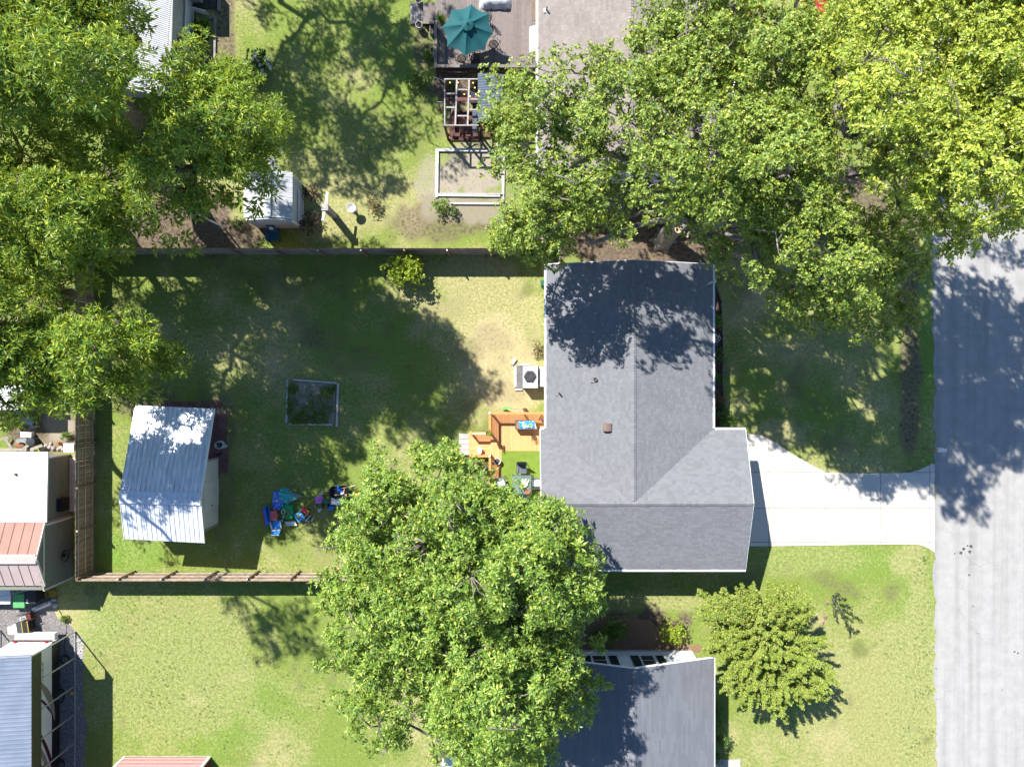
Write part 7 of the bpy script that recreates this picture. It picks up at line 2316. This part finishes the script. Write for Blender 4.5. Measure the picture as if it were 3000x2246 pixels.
for k,(x,y,r,l) in enumerate(((1257,155,.18,"small bright weed left of the deck railing"),(1254,167,.22,"larger bright weed below it left of the deck railing"),(195,1275,.25,"bright weed on the dirt north of the workshop"),(1325,245,.32,"leafy plant inside the pergola's left corner"),(1395,242,.3,"leafy plant inside the pergola beside the hut roof"),(190,1811,.15,"tiny weed on the gravel path"),(1310,2240,.4,"yellow-leaved plant beside the white canopy"))):
    bush("weed_clump", l, *B(x,y,.15), r, .35, leaf_yel if k == 6 else leaf_lime, 100+k, stem_m, n_l=4, ln=.12, wd=.04, cat="plant", tip_sep=.3, tip_r=(.1,.2))

# fallen branch on the front lawn
def fallen():
    t = thing("fallen_branch", "fallen leafy branch lying on the south front lawn", "branch", (*P(2460,1780).xy,0))
    rg = np.random.default_rng(15)
    Q = lambda x,y,z=.06: P(2400+x/4.325, 1660+y/4.325, z)
    lines = [((150,370),(215,460),(250,560),(310,650),(345,730),(375,790),(380,860)),((345,730),(400,780),(450,820),(500,818)),((215,460),(290,480),(350,490),(400,500)),
             ((240,530),(320,545),(400,595),(470,640),(525,665)),((180,400),(200,360),(245,330)),((170,420),(190,540),(200,610),(240,690)),((290,600),(350,640),(420,690)),((200,400),(260,400),(330,400))]
    mb = MB(); cs, ax = [], []
    for i, ln_ in enumerate(lines):
        pts = [Q(x,y,.10+.05*math.sin(k)) for k,(x,y) in enumerate(ln_)]
        mb.tube(pts, [.035*(1-.8*k/len(pts)) if i == 0 else .018*(1-.7*k/len(pts)) for k in range(len(pts))], 5)
        for a, b in zip(pts[:-1], pts[1:]):
            for s in np.linspace(0,1,5):
                p = a.lerp(b,s)
                for _ in range(2):
                    if i == 0 and p.y > Q(0,470).y: continue
                    cs.append((p.x+rg.normal(0,.05),p.y+rg.normal(0,.05),.08+abs(rg.normal(0,.08)))); ax.append((rg.normal(0,.6),rg.normal(0,.6),1))
    mb.build("stem", bark_g, t)
    V, f = rosettes(rg, np.array(cs), np.array(ax), 5, .09,.05,.4,1.4)
    link_np("leaves", V, f, leaf_mat("wilted_leaf",[(0,(.02,.04,.012)),(.7,(.04,.07,.02)),(1,(.08,.10,.03))]), t)
fallen()
pk_ = M("petal_pink",(.6,.25,.33))
for x,y in ((2424,1764),(2417,1805),(2411,1821)):
    c = P(x,y,.1)
    V, f = rosettes(rg, np.array([c])+rg.normal(0,.04,(20,3)), unitv(rg.normal(size=(20,3)))+np.array([0,0,.6]), 5, .05,.04,.8,1.4)
    t = thing("flower_cluster", ("upper","middle","lowest")[int((y-1764)/25)]+" of the small pink flower clusters fallen beside the crape myrtle", "flower", (c.x,c.y,0), "fallen pink blossoms")
    link_np("petals", V, f, pk_, t)
# ------------------------------------------------------------------ trees
oak_leaf = leaf_mat("oak_leaf", [(0,(0.062,0.134,0.0192)),(.35,(0.134,0.226,0.0302)),(.7,(0.248,0.334,0.0481)),(.955,(0.39,0.434,0.0687)),(1,(0.558,0.528,0.055))], trans=.38, rough=.48, tcol=(0.558,0.528,0.0687))
oak_leaf2 = leaf_mat("oak_leaf_light", [(0,(0.106,0.184,0.0192)),(.35,(0.232,0.316,0.0343)),(.7,(0.371,0.451,0.0481)),(.955,(0.531,0.528,0.0825)),(1,(0.558,0.528,0.11))], trans=.4, rough=.42, tcol=(0.558,0.528,0.0687))
ctr_leaf = leaf_mat("water_oak_leaf", [(0,(0.0635,0.145,0.0214)),(.4,(0.134,0.238,0.0319)),(.75,(0.239,0.348,0.048)),(.95,(0.383,0.461,0.0856)),(1,(0.551,0.549,0.0756))], trans=.33, rough=.45, tcol=(0.509,0.549,0.0639))
pec_leaf = leaf_mat("pecan_leaf", [(0,(0.0531,0.143,0.0165)),(.4,(0.124,0.233,0.022)),(.75,(0.248,0.358,0.0302)),(1,(0.48,0.517,0.0481))], trans=.4, rough=.48, tcol=(0.558,0.528,0.0412))
myr_leaf = leaf_mat("myrtle_leaf", [(0,(0.102,0.189,0.0276)),(.4,(0.203,0.296,0.0412)),(.75,(0.334,0.408,0.055)),(.92,(0.435,0.437,0.0825)),(1,(0.458,0.25,0.152))], trans=.38, rough=.4, tcol=(0.458,0.496,0.0687))

Z1 = lambda pts: [(900+x/1.714, 1280+y/1.714) for x, y in pts]
ctr_poly = Z1([(95,450),(130,390),(200,330),(280,290),(300,210),(340,170),(365,100),(410,160),(470,180),(500,110),(560,140),(620,60),(700,30),(735,80),(740,150),
 (830,165),(880,180),(860,240),(930,250),(1060,270),(1075,340),(1180,330),(1310,340),(1350,400),(1350,500),(1390,580),(1470,650),(1440,760),(1460,880),(1420,1000),
 (1400,1050),(1310,1090),(1370,1180),(1460,1260),(1440,1320),(1340,1400),(1310,1440),(1290,1540),(1200,1580),(1190,1730),(760,1730),(680,1590),(640,1540),(640,1450),
 (590,1420),(520,1500),(500,1580),(400,1600),(370,1540),(270,1500),(150,1470),(110,1400),(200,1300),(180,1220),(90,1200),(50,1150),(100,1060),(80,1020),(130,970),
 (150,900),(90,830),(60,750),(140,740),(150,690),(140,600),(110,520)])
lb = lobes_in(ctr_poly, 70, 1.75, 6.2, 10.2, 31, jitter=1.25, over=1.1, rmin=.85, holes=[Z1([(330,1350),(480,1330),(560,1250),(620,1300),(610,1400),(500,1430),(360,1440)])])
tree("water_oak", "large dense water oak overhanging the fence south of the deck", (-4.2,-12.6), lb,
     dict(per_tip=34, k=10, ln=.21, wd=.075, t0=.8, t1=1.5, tip_sep=1.12, tip_r=(.36,.66), cover=.66, flat=.75, up=.5), ctr_leaf, bark_g, .42, 4.2, 41, under=.85, lean=(-.4,-1.2), dead=14)

oakA = [(1452,250),(1470,200),(1510,180),(1560,155),(1610,190),(1690,135),(1730,160),(1780,135),(1830,180),(1900,230),(2000,260),(2150,300),(2300,330),(2420,330),(2480,420),
 (2460,560),(2520,600),(2600,640),(2680,650),(2700,740),(2640,800),(2590,840),(2640,920),(2650,960),(2560,1010),(2520,1050),(2470,1010),(2440,930),(2360,930),(2320,900),(2260,830),(2190,770),
 (2130,740),(2080,690),(2030,640),(1960,630),(1890,640),(1800,645),(1720,660),(1640,680),(1570,710),(1530,745),(1480,730),(1470,690),(1560,620),(1560,590),(1530,540),(1480,470),(1470,390),(1490,330)]
holesA = [[(1820,470),(1870,470),(1860,530),(1825,520)],[(1690,360),(1720,380),(1700,430),(1680,400)],[(2480,560),(2530,550),(2540,620),(2490,640)],[(2230,740),(2330,760),(2350,830),(2280,820)],[(2070,640),(2180,650),(2200,700),(2110,700)]]
def zA(x, y):
    z = 0
    if y > 760: z -= 2.2*min(1,(y-760)/120)
    z -= 1.3*max(0,min(1,(1800-x)/150))
    return z
lb = lobes_in(oakA, 67, 1.85, 9.0, 12.8, 32, over=1.05, rmin=.85, holes=holesA, jitter=1.25, zf=zA)
for (x,y,z,r) in ((1502,680,7.2,.9),(1515,690,8.2,.95),(1540,690,9.2,1.1),(1520,660,10,1.1),(1560,680,8.5,1.2),(1600,650,9.0,1.1),(1580,640,10,1.2),(1640,660,9.5,1.2),
                  (1500,500,8.5,.9),(1520,460,9,1.0),(1490,400,9,1.0),(1480,340,9,.9),(1600,600,9.2,1.2)):
    q = P(x,y,z); lb.append((q.x,q.y,z,r))
soak = tree("spreading_oak", "broad oak with pruned pale limbs between the two eastern houses", (8.95,8.5), lb,
     dict(per_tip=46, k=8, ln=.14, wd=.08, t0=.8, t1=1.5, tip_sep=1.1, tip_r=(.38,.74), cover=.58, flat=.7, up=.5), oak_leaf, bark_g, .5, 4.3, 42, under=.28, lean=(.9,.5), dead=16)

cut_m = M("cut_wood",(.50,.36,.22),(.42,.29,.17),sc=12)
fk = (9.8,8.9,4.2)
for pts, rad, cut in (([fk,P(2035,672,4.9),P(2100,715,5.5),P(2165,752,6.0),P(2225,790,6.4),P(2300,840,6.8)],[.22,.17,.15,.13,.10,.05],None),
        ([fk,P(2070,655,5.6),P(2135,690,6.2),P(2200,705,6.6),P(2290,735,7.0),P(2380,790,7.4),P(2420,860,7.6)],[.22,.18,.16,.13,.11,.09,.04],None),
        ([fk,P(1905,650,5.2),P(1840,668,5.8),P(1770,700,6.2),P(1735,712,6.4),P(1712,690,6.7)],[.2,.16,.14,.12,.11,.06],None),
        ([P(2380,790,7.4),P(2440,830,7.6),P(2500,930,7.4)],[.09,.06,.03],None),
        ([fk,P(1988,672,5.0)],[.24,.22],P(1988,672,5.0)),([fk,P(2012,690,4.6)],[.14,.12],P(2012,690,4.6)),([P(2100,715,5.5),P(2072,688,5.7)],[.13,.11],P(2072,688,5.7))):
    m_ = MB().tube(pts, rad, 9)
    lm = m_.build("pruned_limb", bark_g, soak, smooth=True)
    if cut is not None:
        MB().lathe((cut.x,cut.y,cut.z+.02),[(rad[-1]*.95,0),(rad[-1]*.9,.012),(.01,.014)],12).build("cut_end", cut_m, lm)

oakC = [(1830,80),(1880,30),(1960,-30),(2040,-90),(2180,-110),(2300,-80),(2400,-60),(2430,60),(2440,180),(2470,300),(2400,360),(2300,350),(2180,330),(2060,300),(1960,290),(1880,260),(1840,180)]
holesC = [[(2200,10),(2250,10),(2250,60),(2200,60)],[(2360,-40),(2420,-40),(2420,30),(2370,30)],[(2140,200),(2165,200),(2165,320),(2140,320)],[(2430,100),(2480,100),(2470,190),(2430,180)]]
lb = lobes_in(oakC, 68, 1.8, 9.0, 12.0, 33, holes=holesC, jitter=1.2)
tree("roadside_oak", "green oak crown reaching over the tan shingled roof at the top", (10.3,16.8), lb,
     dict(per_tip=46, k=8, ln=.14, wd=.08, t0=.8, t1=1.5, tip_sep=1.1, tip_r=(.38,.74), cover=.64, flat=.7, up=.5), oak_leaf, bark_g, .38, 4.2, 43, under=.75, dead=10)

oakB = [(2400,60),(2440,-60),(2600,-150),(2850,-170),(3050,-150),(3200,0),(3220,300),(3180,560),(3080,640),(2990,620),(2950,640),(2920,690),(2850,745),(2790,700),(2740,650),(2690,640),
 (2620,610),(2560,540),(2540,440),(2480,400),(2440,300),(2430,180)]
lb = lobes_in(oakB, 76, 1.9, 12.0, 16.5, 34, jitter=1.3, holes=[[(2720,150),(2790,150),(2760,210),(2720,200)]])
tree("tall_oak", "tall yellow-green oak leaning over the road in the top right corner", (17.2,10.6), lb,
     dict(per_tip=40, k=8, ln=.16, wd=.075, t0=.8, t1=1.5, tip_sep=1.12, tip_r=(.4,.76), cover=.62, flat=.7, up=.5), oak_leaf2, bark_g, .5, 6.0, 44, under=.3, dead=16)

pecf = dict(per_tip=30, k=8, ln=.28, wd=.07, t0=.8, t1=1.5, tip_sep=1.05, tip_r=(.45,.85), cover=.58, flat=.7, up=.45)
pD = [(-260,-60),(-120,-160),(120,-180),(300,-120),(390,-30),(405,60),(420,120),(450,180),(430,225),(370,265),(310,285),(240,330),(120,340),(0,330),(-150,320),(-270,200)]
lb = lobes_in(pD, 80, 1.9, 11.5, 15.5, 35, jitter=1.2)
tree("pecan_tree", "bright leafy pecan tree filling the top left corner", (-21.8,15.3), lb, pecf, pec_leaf, bark_b, .42, 5.0, 45, under=.5, dead=8)
pE = [(420,360),(490,300),(500,190),(520,160),(570,148),(610,165),(650,150),(670,195),(710,200),(730,260),(800,290),(868,375),(820,420),(800,440),(745,510),(690,555),(600,570),
 (560,605),(500,620),(470,690),(400,725),(330,748),(240,750),(120,790),(-20,800),(-120,700),(-130,560),(0,500),(150,500),(300,420)]
lb = lobes_in(pE, 80, 1.8, 9.6, 12.6, 36, jitter=1.3, holes=[[(250,430),(330,420),(310,510),(240,500)]])
tree("pecan_tree", "spreading pecan tree reaching towards the small white shed", (-18.6,10.4), lb, pecf, pec_leaf, bark_b, .4, 4.5, 46, under=.45, dead=8)
pF = [(-160,760),(0,820),(120,800),(230,830),(290,870),(330,920),(400,945),(460,985),(487,1035),(440,1075),(400,1130),(340,1150),(270,1170),(200,1180),(140,1200),(60,1190),(-60,1200),(-200,1150),(-240,950)]
lb = lobes_in(pF, 76, 1.6, 8.6, 11.2, 37, jitter=.8, holes=[[(95,860),(150,850),(160,920),(90,930)]])
tree("pecan_tree", "dark pecan tree overhanging the corner of the wooden fence", (-24.2,3.4), lb, pecf, pec_leaf, bark_b, .36, 4.0, 47, under=.5, dead=4)

pG = [(-180,330),(0,300),(120,330),(240,330),(330,300),(420,330),(400,420),(330,440),(280,520),(260,640),(270,760),(240,820),(120,850),(0,850),(-160,820)]
lb = lobes_in(pG, 70, 1.6, 7.0, 8.8, 39, jitter=.8, holes=[[(60,500),(110,500),(105,560),(60,560)]])
tree("pecan_tree", "lower shaded pecan tree between the brighter crowns on the left", (-24.6,11.2), lb, pecf, pec_leaf, bark_b, .3, 3.6, 49)

# neighbouring trees just past the picture's edge whose shade falls into the yards
far_f = dict(per_tip=12, k=7, ln=.34, wd=.10, t0=.6, t1=1.45, tip_sep=1.35, tip_r=(.45,.8), cover=.45, flat=.75, up=.5)
def blob_tree(name, label, base, c, R, rz, n, seed, leaf, fk=5.0, tr=.4, extra=()):
    rg = np.random.default_rng(seed)
    lobes = []
    for i in range(n):
        d = unitv(rg.normal(size=3)); d[2] = abs(d[2])*.9-.2
        q = R*rg.uniform(.35,.95)
        lobes.append((c[0]+d[0]*q, c[1]+d[1]*q, c[2]+d[2]*q*rz, rg.uniform(1.1,1.8)))
    tree(name, label, base, lobes+list(extra), far_f, leaf, bark_b, tr, fk, seed)
blob_tree("pecan_tree", "tall pecan tree beyond the top edge shading the north yard", (-17.5,28.5), (-16.6,26.8,11.5), 8.6, .45, 64, 51, pec_leaf, tr=.2)
blob_tree("pecan_tree", "pecan tree past the left edge shading the metal shed", (-28.8,3.0), (-26.2,2.2,11.8), 3.6, .5, 16, 52, pec_leaf, tr=.22,
          extra=[(-23.6,-1.2,16.8,1.9),(-25.2,-.6,16.2,1.7),(-22.2,-2.2,16.6,1.5),(-24.2,-2.6,16.9,1.5)])
blob_tree("pecan_tree", "broad pecan tree past the left edge shading the backyard", (-30.0,12.0), (-28.2,11.6,11.5), 5.6, .45, 14, 53, pec_leaf, tr=.25)
blob_tree("shade_oak", "oak beyond the right edge shading the road", (33.5,9.5), (31.0,8.0,13.5), 5.5, .5, 7, 54, oak_leaf2)

# crape myrtle on the south lawn
my = [(2020,1905-90),(2050,1725),(2075,1755),(2130,1690),(2160,1710),(2190,1695),(2230,1700),(2290,1700),(2340,1705),(2370,1740),(2400,1760),(2395,1810),(2410,1850),(2440,1900),(2430,1945),(2465,2000),(2475,2040),
 (2440,2045),(2400,2070),(2360,2080),(2340,2070),(2300,2120),(2260,2110),(2240,2090),(2170,2070),(2160,2040),(2130,2035),(2110,2050),(2110,1990),(2090,1960),(2090,1930),(2060,1910),(2060,1870),(2080,1850),(2040,1820)]
def spray_tree(name, label, base, poly, n, z0, z1, leafm, barkm, seed):
    """many long arching shoots, leaves feathered along their outer halves"""
    rg = np.random.default_rng(seed)
    root = thing(name, label, "tree", (base[0], base[1], 0))
    xs_ = [p[0] for p in poly]; ys_ = [p[1] for p in poly]
    ends = []
    while len(ends) < n:
        x, y = rg.uniform(min(xs_),max(xs_)), rg.uniform(min(ys_),max(ys_))
        if in_poly(x,y,poly):
            d = min(1, poly_dist(x,y,poly)/150)
            z = z0+(z1-z0)*math.sqrt(d)+rg.normal(0,.25)
            p = P(x,y,z); ends.append((p.x,p.y,z))
    cs, ax = [], []
    stems, fine_ = MB(), MB()
    forks = [(base[0]+.5*math.cos(a), base[1]+.5*math.sin(a), 1.3+.3*math.sin(3*a)) for a in np.arange(6)*1.047]
    for fk in forks:
        stems.tube(wob(rg,(base[0]+.15*(fk[0]-base[0]),base[1]+.15*(fk[1]-base[1]),-.05),fk,3,.04),[.08,.065,.055,.045],6)
    for e in ends:
        e = np.array(e)
        fk = np.array(min(forks, key=lambda q: (q[0]-e[0])**2+(q[1]-e[1])**2+rg.uniform(0,.6)))
        mid = fk*.45+e*.55+np.array([0,0,.45])
        ts = np.linspace(0,1,9)[:,None]
        pts = (1-ts)**2*fk+2*ts*(1-ts)*mid+ts**2*e
        fine_.tube(pts, list(np.linspace(.03,.006,9)), 4)
        for t in np.linspace(.38,1.02,26):
            q = (1-t)**2*fk+2*t*(1-t)*mid+t**2*e
            w_ = .19*(1.12-t)+.025
            for _ in range(7):
                cs.append(q+rg.normal(0,w_,3)*np.array([1,1,.6])); ax.append(np.array([-.15,.2,.9])+rg.normal(0,.4,3))
    V, f = rosettes(rg, np.array(cs), np.array(ax), 6, .075, .042, .8, 1.5)
    link_np("crown", V, f, leafm, root)
    stems.build("trunk", barkm, root, smooth=True)
    fine_.build("limbs", barkm, root, smooth=True)
spray_tree("crape_myrtle", "yellow-green crape myrtle tree on the south front lawn", P(2215,1850).xy, my, 290, 2.6, 4.9, myr_leaf, bark_g, 48)
